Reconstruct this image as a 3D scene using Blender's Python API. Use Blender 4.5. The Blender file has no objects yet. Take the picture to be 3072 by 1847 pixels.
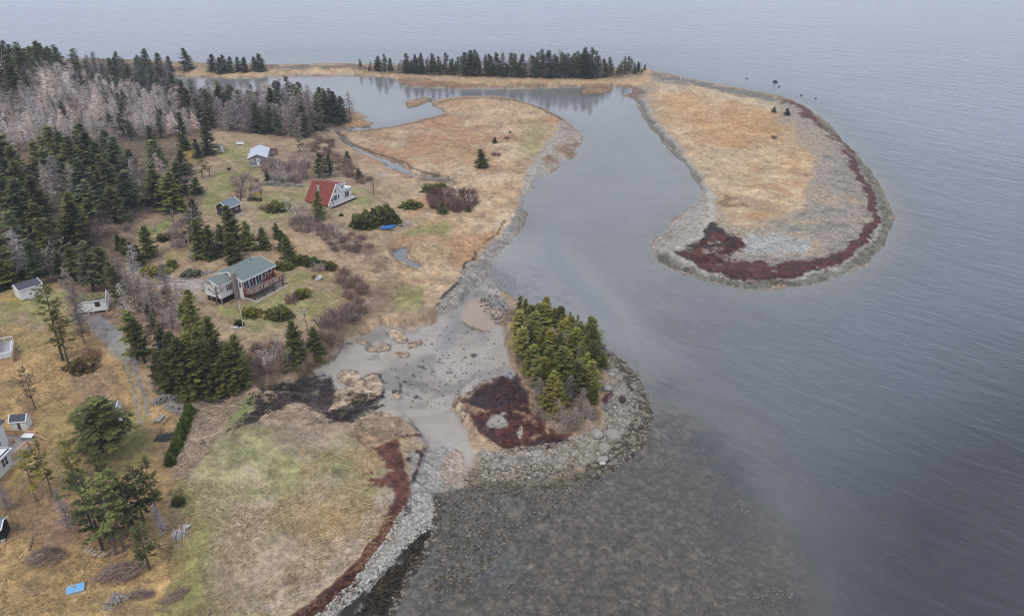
import bpy, math, random
import numpy as np
R = math.radians
scene = bpy.context.scene
COL = scene.collection

# ------------------------------------------------------------------ camera
F = 2350.0; PITCH = R(27.0); CAMH = 75.0; W0, H0 = 3072, 1847
S = 3072 / 2468.0            # traced coordinates are in a 2468 px wide copy of the photograph
cam = bpy.data.cameras.new('camera'); camo = bpy.data.objects.new('camera', cam); COL.objects.link(camo)
cam.sensor_width = 36.0; cam.lens = F / W0 * 36.0; cam.clip_start = 1.0; cam.clip_end = 40000.0
camo.location = (0, 0, CAMH); camo.rotation_euler = (math.pi / 2 - PITCH, 0, 0)
scene.camera = camo

# ------------------------------------------------------------------ sky, sun, exposure
SUN_EL, SUN_AZ = R(52), R(200)          # soft overcast light from behind the viewer
world = bpy.data.worlds.new('World'); scene.world = world; world.use_nodes = True
wn = world.node_tree.nodes; wl = world.node_tree.links
bg = wn['Background']; bg.inputs['Strength'].default_value = 0.10
sky = wn.new('ShaderNodeTexSky'); sky.sky_type = 'NISHITA'; sky.sun_disc = False
sky.sun_elevation = SUN_EL; sky.sun_rotation = SUN_AZ
sky.air_density = 1.0; sky.dust_density = 2.0; sky.ozone_density = 1.0
tc = wn.new('ShaderNodeTexCoord')
cn = wn.new('ShaderNodeTexNoise'); cn.inputs['Scale'].default_value = 2.2; cn.inputs['Detail'].default_value = 5
mp = wn.new('ShaderNodeMapping'); mp.inputs['Scale'].default_value = (1, 1, 2.5)
wl.new(tc.outputs['Generated'], mp.inputs['Vector']); wl.new(mp.outputs[0], cn.inputs['Vector'])
cr = wn.new('ShaderNodeValToRGB')
cr.color_ramp.elements[0].position = 0.3; cr.color_ramp.elements[0].color = (6.0, 6.6, 8.2, 1)
cr.color_ramp.elements[1].position = 0.7; cr.color_ramp.elements[1].color = (8.6, 9.2, 10.6, 1)
wl.new(cn.outputs['Fac'], cr.inputs['Fac'])
mx = wn.new('ShaderNodeMix'); mx.data_type = 'RGBA'; mx.inputs[0].default_value = 0.88
wl.new(sky.outputs[0], mx.inputs[6]); wl.new(cr.outputs[0], mx.inputs[7]); sz = wn.new('ShaderNodeSeparateXYZ'); wl.new(tc.outputs['Generated'], sz.inputs[0])
zr = wn.new('ShaderNodeMapRange'); wl.new(sz.outputs[2], zr.inputs[0])        # an overcast sky is dimmer towards the horizon
zr.inputs[1].default_value = 0.0; zr.inputs[2].default_value = 0.6; zr.inputs[3].default_value = 0.66; zr.inputs[4].default_value = 1.08
sm = wn.new('ShaderNodeVectorMath'); sm.operation = 'SCALE'; wl.new(mx.outputs[2], sm.inputs[0]); wl.new(zr.outputs[0], sm.inputs['Scale']); wl.new(sm.outputs[0], bg.inputs['Color'])
sund = bpy.data.lights.new('sun', 'SUN'); suno = bpy.data.objects.new('sun', sund); COL.objects.link(suno)
sund.energy = 1.3; sund.angle = R(14); sund.color = (1.0, 0.96, 0.90)
suno.rotation_euler = (R(90) - SUN_EL, 0, math.pi - SUN_AZ)
suno.location = (0, 0, 300)
vs = scene.view_settings
vs.view_transform = 'Standard'; vs.look = 'None'; vs.gamma = 1.0; vs.exposure = 0.42; vs.use_curve_mapping = False
scene.cycles.max_bounces = 6; scene.cycles.diffuse_bounces = 3; scene.cycles.glossy_bounces = 3
scene.cycles.transmission_bounces = 4; scene.cycles.transparent_max_bounces = 8; scene.cycles.use_denoising = True; scene.cycles.filter_width = 1.1
scene.cycles.volume_bounces = 0; scene.cycles.volume_step_rate = 10

# ------------------------------------------------------------------ maths helpers
CP, SP = math.cos(PITCH), math.sin(PITCH)
def unproj(u, v, z=0.0):                      # full-size pixel -> world point at height z
    x = (np.asarray(u, float) - W0 / 2) / F; y = -(np.asarray(v, float) - H0 / 2) / F
    dy = CP + y * SP; dz = -SP + y * CP
    t = (z - CAMH) / dz
    return x * t, dy * t
def proj(x, y, z):
    d = y * CP - (z - CAMH) * SP; h = y * SP + (z - CAMH) * CP
    return W0 / 2 + F * x / d, H0 / 2 - F * h / d, d
def _h(ix, iy, seed):
    n = (ix * 374761393 + iy * 668265263 + seed * 974711) & 0xFFFFFFFF
    n = ((n ^ (n >> 13)) * 1274126177) & 0xFFFFFFFF
    return ((n ^ (n >> 16)) & 0xFFFF) / 65535.0
def vnoise(x, y, seed):
    fx, fy = np.floor(x), np.floor(y); ix, iy = fx.astype(np.int64), fy.astype(np.int64)
    tx, ty = x - fx, y - fy; tx = tx * tx * (3 - 2 * tx); ty = ty * ty * (3 - 2 * ty)
    a = _h(ix, iy, seed); b = _h(ix + 1, iy, seed); c = _h(ix, iy + 1, seed); d = _h(ix + 1, iy + 1, seed)
    return (a + (b - a) * tx) * (1 - ty) + (c + (d - c) * tx) * ty
def fbm(x, y, scale, seed, octv=4):           # about -1..1
    s = np.zeros_like(x); a = 1.0; t = 0.0; f = 1.0 / scale
    for o in range(octv):
        s += a * (vnoise(x * f + 13.7 * o, y * f - 7.1 * o, seed + o) - 0.5) * 2; t += a; a *= 0.55; f *= 2.1
    return s / t * 1.6
def sstep(a, b, x):
    t = np.clip((x - a) / (b - a), 0, 1); return t * t * (3 - 2 * t)
def lin(c):
    c = np.asarray(c, float) / 255.0
    return np.where(c <= 0.04045, c / 12.92, ((c + 0.055) / 1.055) ** 2.4)
KALB = 0.70                                   # display colour under this light -> surface albedo
def alb(c): return lin(c) * KALB

# ------------------------------------------------------------------ the shore line
LAND = [(-900,160),(-300,160),(200,152),(330,155),(620,158),(860,158),(1200,164),(1550,166),(1580,172),(1650,188),(1720,203),(1800,218),(1850,226),(1900,238),(1940,255),(1975,278),(2003,305),(2040,345),(2075,385),(2102,415),(2127,455),(2143,490),(2152,515),(2151,545),(2140,575),(2120,605),(2090,635),(2050,658),(2000,675),(1940,690),(1880,697),(1800,696),(1730,686),(1680,672),(1630,655),(1590,632),(1570,605),(1568,590),(1580,575),(1600,560),(1612,543),(1620,525),(1650,508),(1680,488),(1690,468),(1684,445),(1670,425),(1650,398),(1620,368),(1590,332),(1565,307),(1547,280),(1532,252),(1531,236),(1512,238),(1505,232),(1530,222),(1520,213),(1480,208),(1400,209),(1300,213),(1200,215),(1100,213),(1050,212),(1000,210),(968,207),(962,196),(940,187),(870,182),(800,181),(740,182),(650,186),(600,190),(560,189),(500,188),(450,185),(420,184),(404,189),(404,202),(425,211),(442,213),(428,224),(425,238),(470,250),(560,248),(640,244),(740,248),(800,258),(845,268),(875,273),(885,279),(882,286),(868,290),(898,295),(905,302),(885,307),(838,309),(826,314),(838,319),(880,314),(930,308),(990,295),(1040,283),(1076,275),(1070,266),(1052,260),(1033,252),(1040,246),(1070,240),(1110,236),(1180,234),(1230,238),(1280,250),(1310,262),(1345,275),(1358,285),(1362,291),(1380,305),(1405,328),(1398,345),(1402,352),(1385,360),(1396,370),(1376,384),(1360,380),(1352,395),(1347,408),(1312,420),(1287,430),(1281,445),(1287,457),(1268,475),(1260,500),(1267,520),(1263,540),(1246,565),(1226,590),(1203,612),(1184,640),(1176,662),(1196,690),(1225,712),(1245,728),(1300,745),(1380,785),(1430,818),(1470,850),(1500,872),(1530,897),(1552,930),(1570,980),(1570,1010),(1552,1050),(1528,1090),(1480,1120),(1420,1160),(1330,1180),(1230,1190),(1150,1188),(1100,1184),(1068,1200),(1056,1235),(1046,1280),(1012,1330),(962,1400),(922,1484),(880,1580),(800,1800),(700,2300),(-1500,2300),(-1500,400)]
ISLETS = [[(980,247),(1005,241),(1030,238),(1040,240),(1022,247),(1005,254),(985,258)],
          [(1400,222),(1420,213),(1450,210),(1475,213),(1472,219),(1440,225),(1410,226)],
          [(866,251),(876,249),(878,252),(868,253)],
          [(1452,268),(1462,265),(1470,268),(1460,271)],[(1484,260),(1494,257),(1502,259),(1494,262)]]
def ribbon(pts):                              # (x, y, width) centre line -> polygon
    p = np.array([q[:2] for q in pts], float); w = np.array([q[2] for q in pts], float) / 2
    t = np.gradient(p, axis=0); t /= np.maximum(np.hypot(t[:, 0], t[:, 1]), 1e-6)[:, None]
    n = np.stack([-t[:, 1], t[:, 0]], 1) * w[:, None]
    return [tuple(q) for q in np.vstack([p + n, (p - n)[::-1]])]
def ell(x, y, a, b, ph=0.0, n=18):
    c, s = math.cos(R(ph)), math.sin(R(ph)); o = []
    for i in range(n):
        t = 2 * math.pi * i / n; o.append((x + a * math.cos(t) * c - b * math.sin(t) * s, y + a * math.cos(t) * s + b * math.sin(t) * c))
    return o
CREEK = ribbon([(813,317,6),(818,324,9),(824,334,10),(836,346,8),(848,352,7),(860,361,8),(878,368,7),(892,376,8),(912,381,8),(930,391,9),(945,394,10),(957,402,13),(970,407,12),(985,416,8),(1003,422,7),(1020,428,6),(1040,430,5),(1075,433,4)])
CREEK = ribbon([(x, y, max(w * .9, 6.0)) for x, y, w in [(813,317,8),(818,324,9),(826,331,9),(830,340,9),(841,347,8),(848,354,7),(862,359,8),(874,369,8),(892,374,8),(908,383,8),(930,389,9),(943,396,10),(957,401,14),(968,409,14),(984,415,8),(1000,424,7),(1020,427,7),(1040,431,7),(1075,432,7),(1100,437,6)]])
POND = [(947,604),(955,599),(970,597),(985,596),(982,603),(981,615),(985,625),(1000,632),(1015,637),(1020,645),(1012,649),(995,646),(975,637),(955,628),(948,615)]
POOLS = [ribbon([(1000,424,4.5),(990,434,4.5),(975,441,4.5)]), ribbon([(957,402,4.5),(940,406,4.5),(928,404,4.5)]), ribbon([(1010,449,5),(1040,452,8),(1070,452,6)]), ell(1102,449,9,4), ribbon([(915,400,4),(935,404,5),(952,401,4)])]

def seg_sdf(px, py, polys):                   # signed distance (+ inside) in world metres
    best = np.full(px.shape, 1e9); ins = np.zeros(px.shape, bool)
    for poly in polys:
        q = np.array(poly, float) * S; wx, wy = unproj(q[:, 0], q[:, 1])
        for i in range(len(wx)):
            x1, y1 = wx[i], wy[i]; x2, y2 = wx[(i + 1) % len(wx)], wy[(i + 1) % len(wx)]
            dx, dy = x2 - x1, y2 - y1; L = dx * dx + dy * dy + 1e-9
            t = np.clip(((px - x1) * dx + (py - y1) * dy) / L, 0, 1)
            best = np.minimum(best, (px - x1 - t * dx) ** 2 + (py - y1 - t * dy) ** 2)
            if y1 != y2: ins ^= ((y1 > py) != (y2 > py)) & (px < (x2 - x1) * (py - y1) / (y2 - y1) + x1)
    d = np.sqrt(best); return np.where(ins, d, -d)

# ------------------------------------------------------------------ terrain grid
def axis(lo, a, b, hi, step, n):
    core = np.arange(a, b + step, step); e = np.linspace(0, 1, n + 1)[1:] ** 2
    return np.concatenate([(a - (a - lo) * e)[::-1], core, core[-1] + (hi - core[-1]) * e])
GU = axis(-2600, -60, 3132, 5600, 2.7, 30)
GV = np.concatenate([np.array([-250, -230, -200, -160, -110, -60, -10, 40, 80, 115.]), np.arange(140, 1900, 2.55), 1900 + 1900 * np.linspace(0, 1, 31)[1:] ** 1.6])
NU, NV = len(GU), len(GV)
gu, gv = np.meshgrid(GU, GV)
GX, GY = unproj(gu, gv)
cu = np.unique(np.concatenate([np.arange(0, NU, 4), [NU - 1]])); cv = np.unique(np.concatenate([np.arange(0, NV, 4), [NV - 1]]))
def upsample(c):
    t = np.empty((len(cv), NU))
    for i in range(len(cv)): t[i] = np.interp(np.arange(NU), cu, c[i])
    j = np.clip(np.searchsorted(cv, np.arange(NV), side='right') - 1, 0, len(cv) - 2)
    w = ((np.arange(NV) - cv[j]) / (cv[j + 1] - cv[j]))[:, None]
    return t[j] * (1 - w) + t[j + 1] * w
cx, cy = GX[np.ix_(cv, cu)], GY[np.ix_(cv, cu)]
csd = seg_sdf(cx, cy, [LAND]); cis = seg_sdf(cx, cy, ISLETS); csd = np.maximum(csd, cis)
SD = upsample(csd); SD = SD + fbm(GX, GY, 7.0, 3, 4) * np.clip(0.45 + 0.004 * GY, .45, 2.5) * .6
LANDZ = [(1700,300,.9),(1850,400,1.1),(1800,500,1.1),(1950,350,1.5),(2040,450,1.6),(1980,580,1.5),(1700,590,1.1),(1620,230,1.0),
 (1100,300,.5),(1000,350,.5),(1200,400,.7),(1300,300,.6),(1150,500,1.3),(1080,650,1.6),(960,480,1.2),(900,400,1.0),(860,330,.6),
 (600,170,1.2),(1000,175,1.2),(1300,180,1.4),(1500,185,1.2),(800,480,4.0),(850,470,3.6),(740,500,4.4),(630,390,5.0),(560,400,5.6),(540,510,6.0),(640,500,5.0),(600,700,5.0),(660,720,5.0),(560,715,5.0),(470,700,6.0),
 (680,770,4.0),(760,700,4.0),(700,610,5.0),(560,620,6.0),(1000,560,1.6),(900,550,2.6),(880,640,2.4),(840,740,2.5),(1000,720,1.3),
 (60,720,9.0),(220,755,8.0),(330,800,7.4),(0,860,9.5),(20,940,8.0),(100,950,7.0),(300,900,6.8),(330,1000,5.2),(300,1120,5.0),(420,1100,3.8),(450,950,4.6),(540,970,3.0),(620,880,3.0),
 (500,1200,3.0),(700,1200,1.8),(850,1300,1.5),(60,1040,6.8),(60,1120,6.3),(100,1300,5.4),(400,1400,2.6),(600,1400,2.0),(-100,1480,6),(180,1430,4.0),
 (100,500,13),(300,400,9),(0,400,16),(200,330,11),(100,220,19),(0,160,26),(250,250,11),(180,175,13),(400,260,4),(350,195,4),(470,330,6),(-500,300,28),(-600,800,16),(-500,1400,12),
 (600,285,2.4),(780,275,1.6),(540,300,4.0),(700,310,3.0),(1340,850,3.6),(1300,950,3.2),(1280,780,2.4),(1400,880,3.0),(1380,1010,2.4),(1500,990,.8),(1300,1120,.25),(1150,1120,.2),(1200,1150,.15)]
BEDZ = [(700,220,.5),(1000,225,.5),(1200,222,.6),(1300,230,.6),(1420,300,.7),(1420,450,.8),(1330,560,1.1),(1300,640,1.2),(1400,720,1.1),(1500,620,.35),(1550,700,.5),(1600,800,.8),(1750,760,1.1),(1700,900,1.1),
 (1900,900,1.8),(2200,800,2.6),(2250,600,2.2),(2200,400,2.5),(1900,180,3),(1200,60,9),(300,60,9),(2400,300,7),(2400,700,5.5),(2400,1000,5),(2200,1150,3.0),(2000,1300,2.0),(2400,1450,3.6),(1200,1400,.28),(1100,1330,.22),(1500,1300,.22),(1450,1450,.25),(1700,1400,.42),(1850,1450,.7),(1900,1300,1.0),(1700,1150,.6),(1640,1020,.5),(1150,1250,.14),(1300,1230,.16),(1020,1480,.35),(2000,1600,2.5),(1200,1700,.8),(3300,800,9)]
def idw(pts, x, y, p=3.0, sgn=1):
    num = np.zeros_like(x); den = np.zeros_like(x)
    for (u, v, z) in pts:
        wx, wy = unproj(u * S, v * S, z * sgn); w = 1.0 / (((x - wx) ** 2 + (y - wy) ** 2) + 9.0) ** (p / 2)
        num += w * z; den += w
    return num / den
HL = upsample(idw(LANDZ, cx, cy)); DB = upsample(idw(BEDZ, cx, cy, 3.0, 0))
RISE = np.clip(HL * 4.0, 5.0, 45.0)
Z = np.where(SD > 0, np.maximum(HL, .1) * (1 - (1 - np.clip(SD / RISE, 0, 1)) ** 1.8), -DB * (1 - (1 - np.clip(-SD / np.clip(DB * 9, 4, 60), 0, 1)) ** 1.7))

# ------------------------------------------------------------------ masks traced from the photograph
class Mask:
    def __init__(self, polys, feather):
        a = np.vstack([np.array(p, float) for p in polys]); m = feather * 2 + 3
        self.x0, self.y0 = a[:, 0].min() - m, a[:, 1].min() - m
        big = max(a[:, 0].max() - self.x0, a[:, 1].max() - self.y0)
        self.s = 1.0 if big < 800 else 0.5
        w = int((a[:, 0].max() + m - self.x0) * self.s) + 2; h = int((a[:, 1].max() + m - self.y0) * self.s) + 2
        X, Y = np.meshgrid(self.x0 + (np.arange(w) + .5) / self.s, self.y0 + (np.arange(h) + .5) / self.s)
        M = np.zeros((h, w), bool)
        for p in polys:
            I = np.zeros((h, w), bool)
            for (x1, y1), (x2, y2) in zip(p, p[1:] + p[:1]):
                if y1 != y2: I ^= ((y1 > Y) != (y2 > Y)) & (X < (x2 - x1) * (Y - y1) / (y2 - y1) + x1)
            M |= I
        M = M.astype(float); r = max(int(feather * self.s), 0)
        if r:
            for _ in range(2):
                for ax in (0, 1):
                    c = np.cumsum(np.pad(M, [(r + 1, r) if k == ax else (0, 0) for k in (0, 1)]), axis=ax)
                    n = M.shape[ax]
                    M = (np.take(c, np.arange(2 * r + 1, 2 * r + 1 + n), ax) - np.take(c, np.arange(0, n), ax)) / (2 * r + 1)
        self.M = M; self.h, self.w = h, w
    def __call__(self, u, v):
        x = (u - self.x0) * self.s - .5; y = (v - self.y0) * self.s - .5
        ok = (x >= 0) & (y >= 0) & (x < self.w - 1.001) & (y < self.h - 1.001)
        x = np.where(ok, x, 0); y = np.where(ok, y, 0); ix = x.astype(int); iy = y.astype(int); fx = x - ix; fy = y - iy
        M = self.M
        r = (M[iy, ix] * (1 - fx) + M[iy, ix + 1] * fx) * (1 - fy) + (M[iy + 1, ix] * (1 - fx) + M[iy + 1, ix + 1] * fx) * fy
        return np.where(ok, r, 0)
DU, DV = gu / S, gv / S                        # z = 0 pixel of each vertex, for low-lying shapes
MUD = [(1060,760),(1040,780),(1000,787),(940,791),(880,797),(850,802),(830,820),(800,845),(780,872),(740,902),(715,918),(680,928),(650,942),(612,950),(640,975),(700,975),(760,985),(790,1008),(850,1012),(900,1000),(945,1002),(990,1022),(1003,1052),(1030,1072),(1022,1120),(1000,1165),(1060,1200),(1110,1180),(1150,1100),(1135,1065),(1100,1000),(1108,962),(1160,925),(1222,908),(1237,890),(1226,850),(1216,800),(1220,770),(1232,738),(1205,708),(1175,670),(1140,690),(1110,735)]
mud = Mask([MUD], 5)(DU, DV)
mudz = 0.05 + 0.07 * fbm(GX, GY, 9, 21, 3) + 0.02 * fbm(GX, GY, 1.5, 22, 2)
Z = Z * (1 - mud) + mudz * mud
for poly in (ISLETS[0], ISLETS[1]):
    m = Mask([poly], 2)(DU, DV); Z = np.where(m > .02, np.maximum(Z, m * .45), Z)
for poly, dep in [(CREEK, .35), (POND, .35)] + [(p, .25) for p in POOLS]:
    m = Mask([poly], 1)(DU, DV); sm = sstep(.35, .65, m); Z = Z * (1 - sm) + (-dep) * sm
    m2 = Mask([poly], 12)(DU, DV); Z = np.where(Z > 0, Z * (1 - .9 * sstep(.0, .3, m2)), Z)
landm = sstep(.3, 1.5, Z)
Z = Z + landm * (fbm(GX, GY, 6, 31, 4) * .16 + fbm(GX, GY, 30, 37, 3) * .25)
PADS = [((-51.5,147.),9.,5.0),((-48.5,203.),8.,4.0),((-76.,236.),9.,5.0),((-71.5,188.5),5.,6.0),((-92.5,135.5),4.5,9.0),((-78.5,130.5),4.5,8.0),((-57.5,143.),6.,5.0),((-71.5,89.),6.,6.6),((-72,95),2.5,7.0),((-60.8,100.),3,5.0),((-86.5,115.5),6,8.3)]
for (px_, py_), r_, z_ in PADS:
    k = 1 - sstep(r_ * .75, r_ * 1.9, np.hypot(GX - px_, GY - py_)); Z = Z * (1 - k) + z_ * k
PU, PV, PD_ = proj(GX, GY, Z)                  # where every terrain vertex lies in the photograph
AU, AV = PU / S, PV / S
PXM = F / PD_ / S                              # traced pixels per metre at the vertex

def zat_grid(x, y):                            # terrain height at a world point
    u, v, _ = proj(np.asarray(x, float), np.asarray(y, float), np.zeros_like(np.asarray(x, float)))
    i = np.clip(np.interp(u, GU, np.arange(NU)), 0, NU - 1.001); j = np.clip(np.interp(v, GV, np.arange(NV)), 0, NV - 1.001)
    a = i.astype(int); b = j.astype(int); fx = i - a; fy = j - b
    return (Z[b, a] * (1 - fx) + Z[b, a + 1] * fx) * (1 - fy) + (Z[b + 1, a] * (1 - fx) + Z[b + 1, a + 1] * fx) * fy
def at(u, v):                                  # traced pixel(s) -> world point(s) on the terrain
    u = np.asarray(u, float) * S; v = np.asarray(v, float) * S
    z = np.zeros_like(u) + 2.0
    for _ in range(14):
        x, y = unproj(u, v, z); z = z * .4 + np.maximum(zat_grid(x, y), -.05) * .6
    x, y = unproj(u, v, z); return x, y, z
# ------------------------------------------------------------------ ground cover painted from traced outlines (surface colours only)
shape = AU.shape
n1 = fbm(GX, GY, 14, 41, 4); n2 = fbm(GX, GY, 3.2, 47, 4); n3 = fbm(GX, GY, 40, 53, 3); n4 = fbm(GX, GY, 1.1, 59, 3)
WU = fbm(GX, GY, 5, 61, 4); WV = fbm(GX + 400, GY, 5, 67, 4)
def mixc(a, b, t): return a + (np.asarray(b) - a) * t[..., None]
ALB = np.zeros(shape + (3,)) + alb((178, 150, 120))
ALB = mixc(ALB, alb((152, 128, 104)), sstep(-.1, .6, n1) * .7); ALB = mixc(ALB, alb((164, 150, 108)), sstep(0, .7, n3) * .5)
WET = np.zeros(shape)
CLS = np.zeros(shape, int)                     # 0 ground 1 beach 2 mudflat 3 seabed 4 track 5.. seaweed
bed = Z < 0.0
bc = np.zeros(shape + (3,)) + alb((158, 155, 146))
bc = mixc(bc, alb((132, 127, 118)), sstep(-.1, .7, n1 + .25 * n2) * .5)
ALB = np.where(bed[..., None], bc, ALB); CLS[bed] = 3
def paint(polys, c, feather=4, a=1.0, warp=1.0, patch=None, cls=None, wet=None, bedtoo=False, landonly=True, lift=0):
    if isinstance(polys[0], tuple): polys = [polys]
    m = Mask(polys, feather); g = 16
    I = np.nonzero((AU > m.x0 - g) & (AU < m.x0 + m.w / m.s + g) & (AV > m.y0 - g) & (AV < m.y0 + m.h / m.s + g))
    wp = np.clip(warp * 1.1 * PXM[I], 0, 14)
    k = m(AU[I] + WU[I] * wp, AV[I] + WV[I] * wp)
    if patch:
        sc, th, so, sd = patch; J = k > 0; f = fbm(GX[I][J], GY[I][J], sc, sd, 4); k[J] *= sstep(th - so, th + so, f)
    if landonly: k = np.where(bed[I], 0, k)
    k = k * a
    ALB[I] = mixc(ALB[I], alb(c), k)
    if wet is not None: WET[I] = WET[I] * (1 - k) + wet * k
    if cls is not None: J = k > .5; CLS[I[0][J], I[1][J]] = cls
    if lift: Z[I] = Z[I] + lift * sstep(.2, .9, k) * (0.6 + 0.5 * n4[I])
# --- spit
SPIT = [(1520,225),(1580,180),(1650,192),(1720,207),(1800,222),(1900,242),(1975,282),(2040,350),(2125,460),(2152,530),(2140,580),(2090,640),(2000,680),(1880,700),(1730,690),(1630,660),(1565,600),(1610,540),(1690,470),(1670,425),(1590,335),(1530,250)]
paint(SPIT, (170, 156, 138), 3, cls=1)
OCH = [(1562,240),(1578,212),(1640,205),(1720,215),(1800,230),(1862,262),(1905,305),(1940,350),(1958,400),(1955,450),(1925,500),(1850,548),(1800,560),(1745,532),(1722,480),(1690,424),(1640,352),(1590,292)]
paint(OCH, (200, 168, 126), 18, warp=4, cls=0)
paint(OCH, (188, 138, 88), 10, .6, 3, (16, .05, .35, 101)); paint(OCH, (216, 190, 152), 8, .65, 3, (9, .1, .3, 103)); paint(OCH, (168, 140, 108), 8, .6, 3, (5, .45, .25, 105)); paint(OCH, (192, 170, 132), 10, .5, 3, (20, .3, .3, 104))
paint([(1590,230),(1680,222),(1720,260),(1700,300),(1640,300),(1600,270)], (196, 148, 96), 10, .6, 3)
paint([(1680,290),(1760,235),(1850,265),(1900,300),(1870,330),(1760,350),(1680,340)], (198, 150, 98), 14, .6, 3)
paint([(1590,205),(1700,200),(1850,240),(1890,262),(1850,262),(1700,222),(1600,216)], (204, 182, 146), 4, .8, 2)
GREYS = [(1880,258),(1925,285),(1985,340),(2040,410),(2070,470),(2075,520),(2050,570),(1990,610),(1900,630),(1800,620),(1760,590),(1850,560),(1945,510),(1975,450),(1970,390),(1935,330),(1890,285)]
paint(GREYS, (160, 150, 134), 18, .72, 4, cls=1); paint(GREYS, (132, 128, 120), 6, .75, 2, (3, .15, .3, 107)); paint(GREYS, (190, 164, 132), 10, .7, 4, (12, .0, .3, 109)); paint(GREYS, (178, 158, 150), 6, .5, 2, (8, .3, .3, 111))
paint([(1770,595),(1800,576),(1860,568),(1930,570),(1965,582),(1940,603),(1880,612),(1805,608)], (184, 184, 176), 4, 1, 2); paint([(1770,595),(1800,576),(1860,568),(1930,570),(1965,582),(1940,603),(1880,612),(1805,608)], (146, 148, 144), 4, .6, 1, (1.6, .1, .3, 113))
paint(ribbon([(1575,182,8),(1650,195,14),(1720,210,14),(1800,226,14),(1870,240,8)]), (120, 120, 112), 2, .9, 1, cls=1)
RIM = [(1870,234,6),(1935,258,10),(1985,296,14),(2030,344,20),(2085,405,24),(2118,465,28),(2133,520,28),(2128,565,28),(2100,605,26),(2050,640,24),(1990,665,22),(1900,683,22),(1800,684,22),(1720,673,22),(1650,652,24),(1600,620,28),(1590,600,28)]
paint(ribbon(RIM), (132, 130, 114), 3, .95, 1, cls=1); paint(ribbon([(x, y, w * .9) for x, y, w in RIM]), (98, 96, 78), 2, .7, 1, (2.2, .05, .3, 115))
paint(ribbon([(x, y, 5) for x, y, w in [(2148,520,0),(2136,570,0),(2085,632,0),(1990,674,0),(1880,693,0),(1740,683,0),(1640,655,0),(1580,615,0)]]), (72, 70, 56), 2, .7, 1, (3, .0, .3, 116))
LR = [(1980,306,6),(2024,350,10),(2075,410,10),(2105,470,12),(2116,520,12),(2106,565,14),(2070,605,14),(2010,640,14),(1900,665,16),(1800,668,14),(1720,656,14),(1650,632,12),(1622,610,10),(1640,588,8),(1690,572,8)]
paint(ribbon(LR), (186, 180, 168), 3, .9, 1, cls=1)
SAND = [(1572,580),(1612,543),(1650,510),(1690,478),(1702,500),(1704,540),(1690,562),(1640,580),(1612,600),(1590,612)]
paint(SAND, (174, 166, 154), 4, .9, 1, cls=1, wet=.35); paint(ribbon([(1580,600,18),(1600,575,20),(1630,560,8)]), (130, 124, 104), 3, .7, 1, (2, 0, .3, 117))
paint(ribbon([(1690,440,10),(1708,470,16),(1716,500,18),(1712,540,16),(1690,570,12),(1650,585,10),(1625,605,10)]), (196, 186, 172), 3, .9, 1, cls=1)
INB = [(1528,234,10),(1545,245,18),(1556,275,18),(1580,305,20),(1605,335,22),(1635,370,22),(1660,400,22),(1682,430,18),(1692,462,16)]
paint(ribbon(INB), (158, 150, 138), 3, .95, 1, cls=1, wet=.2); paint(ribbon([(x - 5, y, w * .45) for x, y, w in INB]), (112, 108, 100), 2, .85, 1, wet=.4)
paint(ribbon([(x + 11, y - 3, 5) for x, y, w in INB]), (190, 176, 158), 2, .8, 1)
paint([(1732,470),(1765,480),(1790,505),(1770,515),(1740,500)], (112, 92, 66), 4, .7, 2, (4, 0, .3, 119))
for x, y, a, b in [(1730,335,12,4),(1880,292,8,3),(1785,495,14,5),(1815,350,10,4),(1760,430,8,3)]: paint(ell(x, y, a, b), (128, 98, 70), 4, .6, 2)
# --- barrier and peninsula
paint([(360,172),(620,158),(860,160),(1560,166),(1580,205),(1500,214),(1400,210),(1000,210),(940,188),(800,182),(560,190),(420,185)], (196, 164, 124), 2, .9, 1)
paint([(620,158),(870,158),(870,166),(620,167)], (112, 104, 92), 1, .9, 1)
paint([(960,188),(1050,196),(1150,204),(1300,203),(1400,205),(1500,200),(1530,212),(1480,210),(1400,211),(1300,215),(1100,215),(1000,212),(968,208)], (132, 104, 82), 2, .85, 1)
paint([(1040,196),(1120,206),(1150,212),(1050,212),(990,208)], (150, 112, 76), 3, .7, 1)
paint([(1440,205),(1540,212),(1560,222),(1530,240),(1500,232),(1510,218)], (128, 102, 86), 2, .85, 1)
paint([(860,160),(1550,168),(1550,184),(1440,190),(1200,188),(1000,178),(870,170)], (96, 84, 66), 3, .8, 1)
paint(ribbon([(420,186,3),(500,190,3),(560,191,3),(650,188,3),(740,184,3),(870,184,3),(945,189,3)]), (92, 74, 58), 1, .8, .5)
for p in ISLETS[:2]: paint(p, (158, 122, 86), 1, .95, .4); paint(ribbon([(x, y + 2, 3) for x, y in p[2:7]]), (86, 70, 56), 1, .8, .3)
# --- marsh
MARSH = [(838,318),(930,308),(1040,284),(1078,275),(1045,248),(1110,236),(1180,234),(1280,250),(1358,285),(1345,320),(1320,360),(1290,395),(1270,420),(1250,470),(1240,540),(1190,610),(1130,690),(1060,730),(1000,720),(920,600),(950,520),(1000,470),(900,420),(830,350)]
paint(MARSH, (198, 166, 126), 8, 1, 2); paint(MARSH, (180, 134, 94), 8, .7, 3, (14, .08, .3, 121)); paint(MARSH, (206, 184, 150), 8, .6, 3, (10, .15, .3, 123)); paint(MARSH, (150, 120, 96), 6, .55, 2, (4.5, .4, .25, 125))
paint([(960,300),(1100,285),(1190,300),(1180,340),(1080,360),(960,340)], (184, 136, 98), 16, .55, 3, (8, -.2, .4, 127))
paint([(1010,360),(1120,340),(1200,360),(1180,395),(1060,400),(1000,385)], (176, 136, 92), 14, .5, 3)
paint([(1262,280),(1310,280),(1325,320),(1300,370),(1262,400),(1250,350)], (166, 154, 104), 12, .75, 2)
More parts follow.
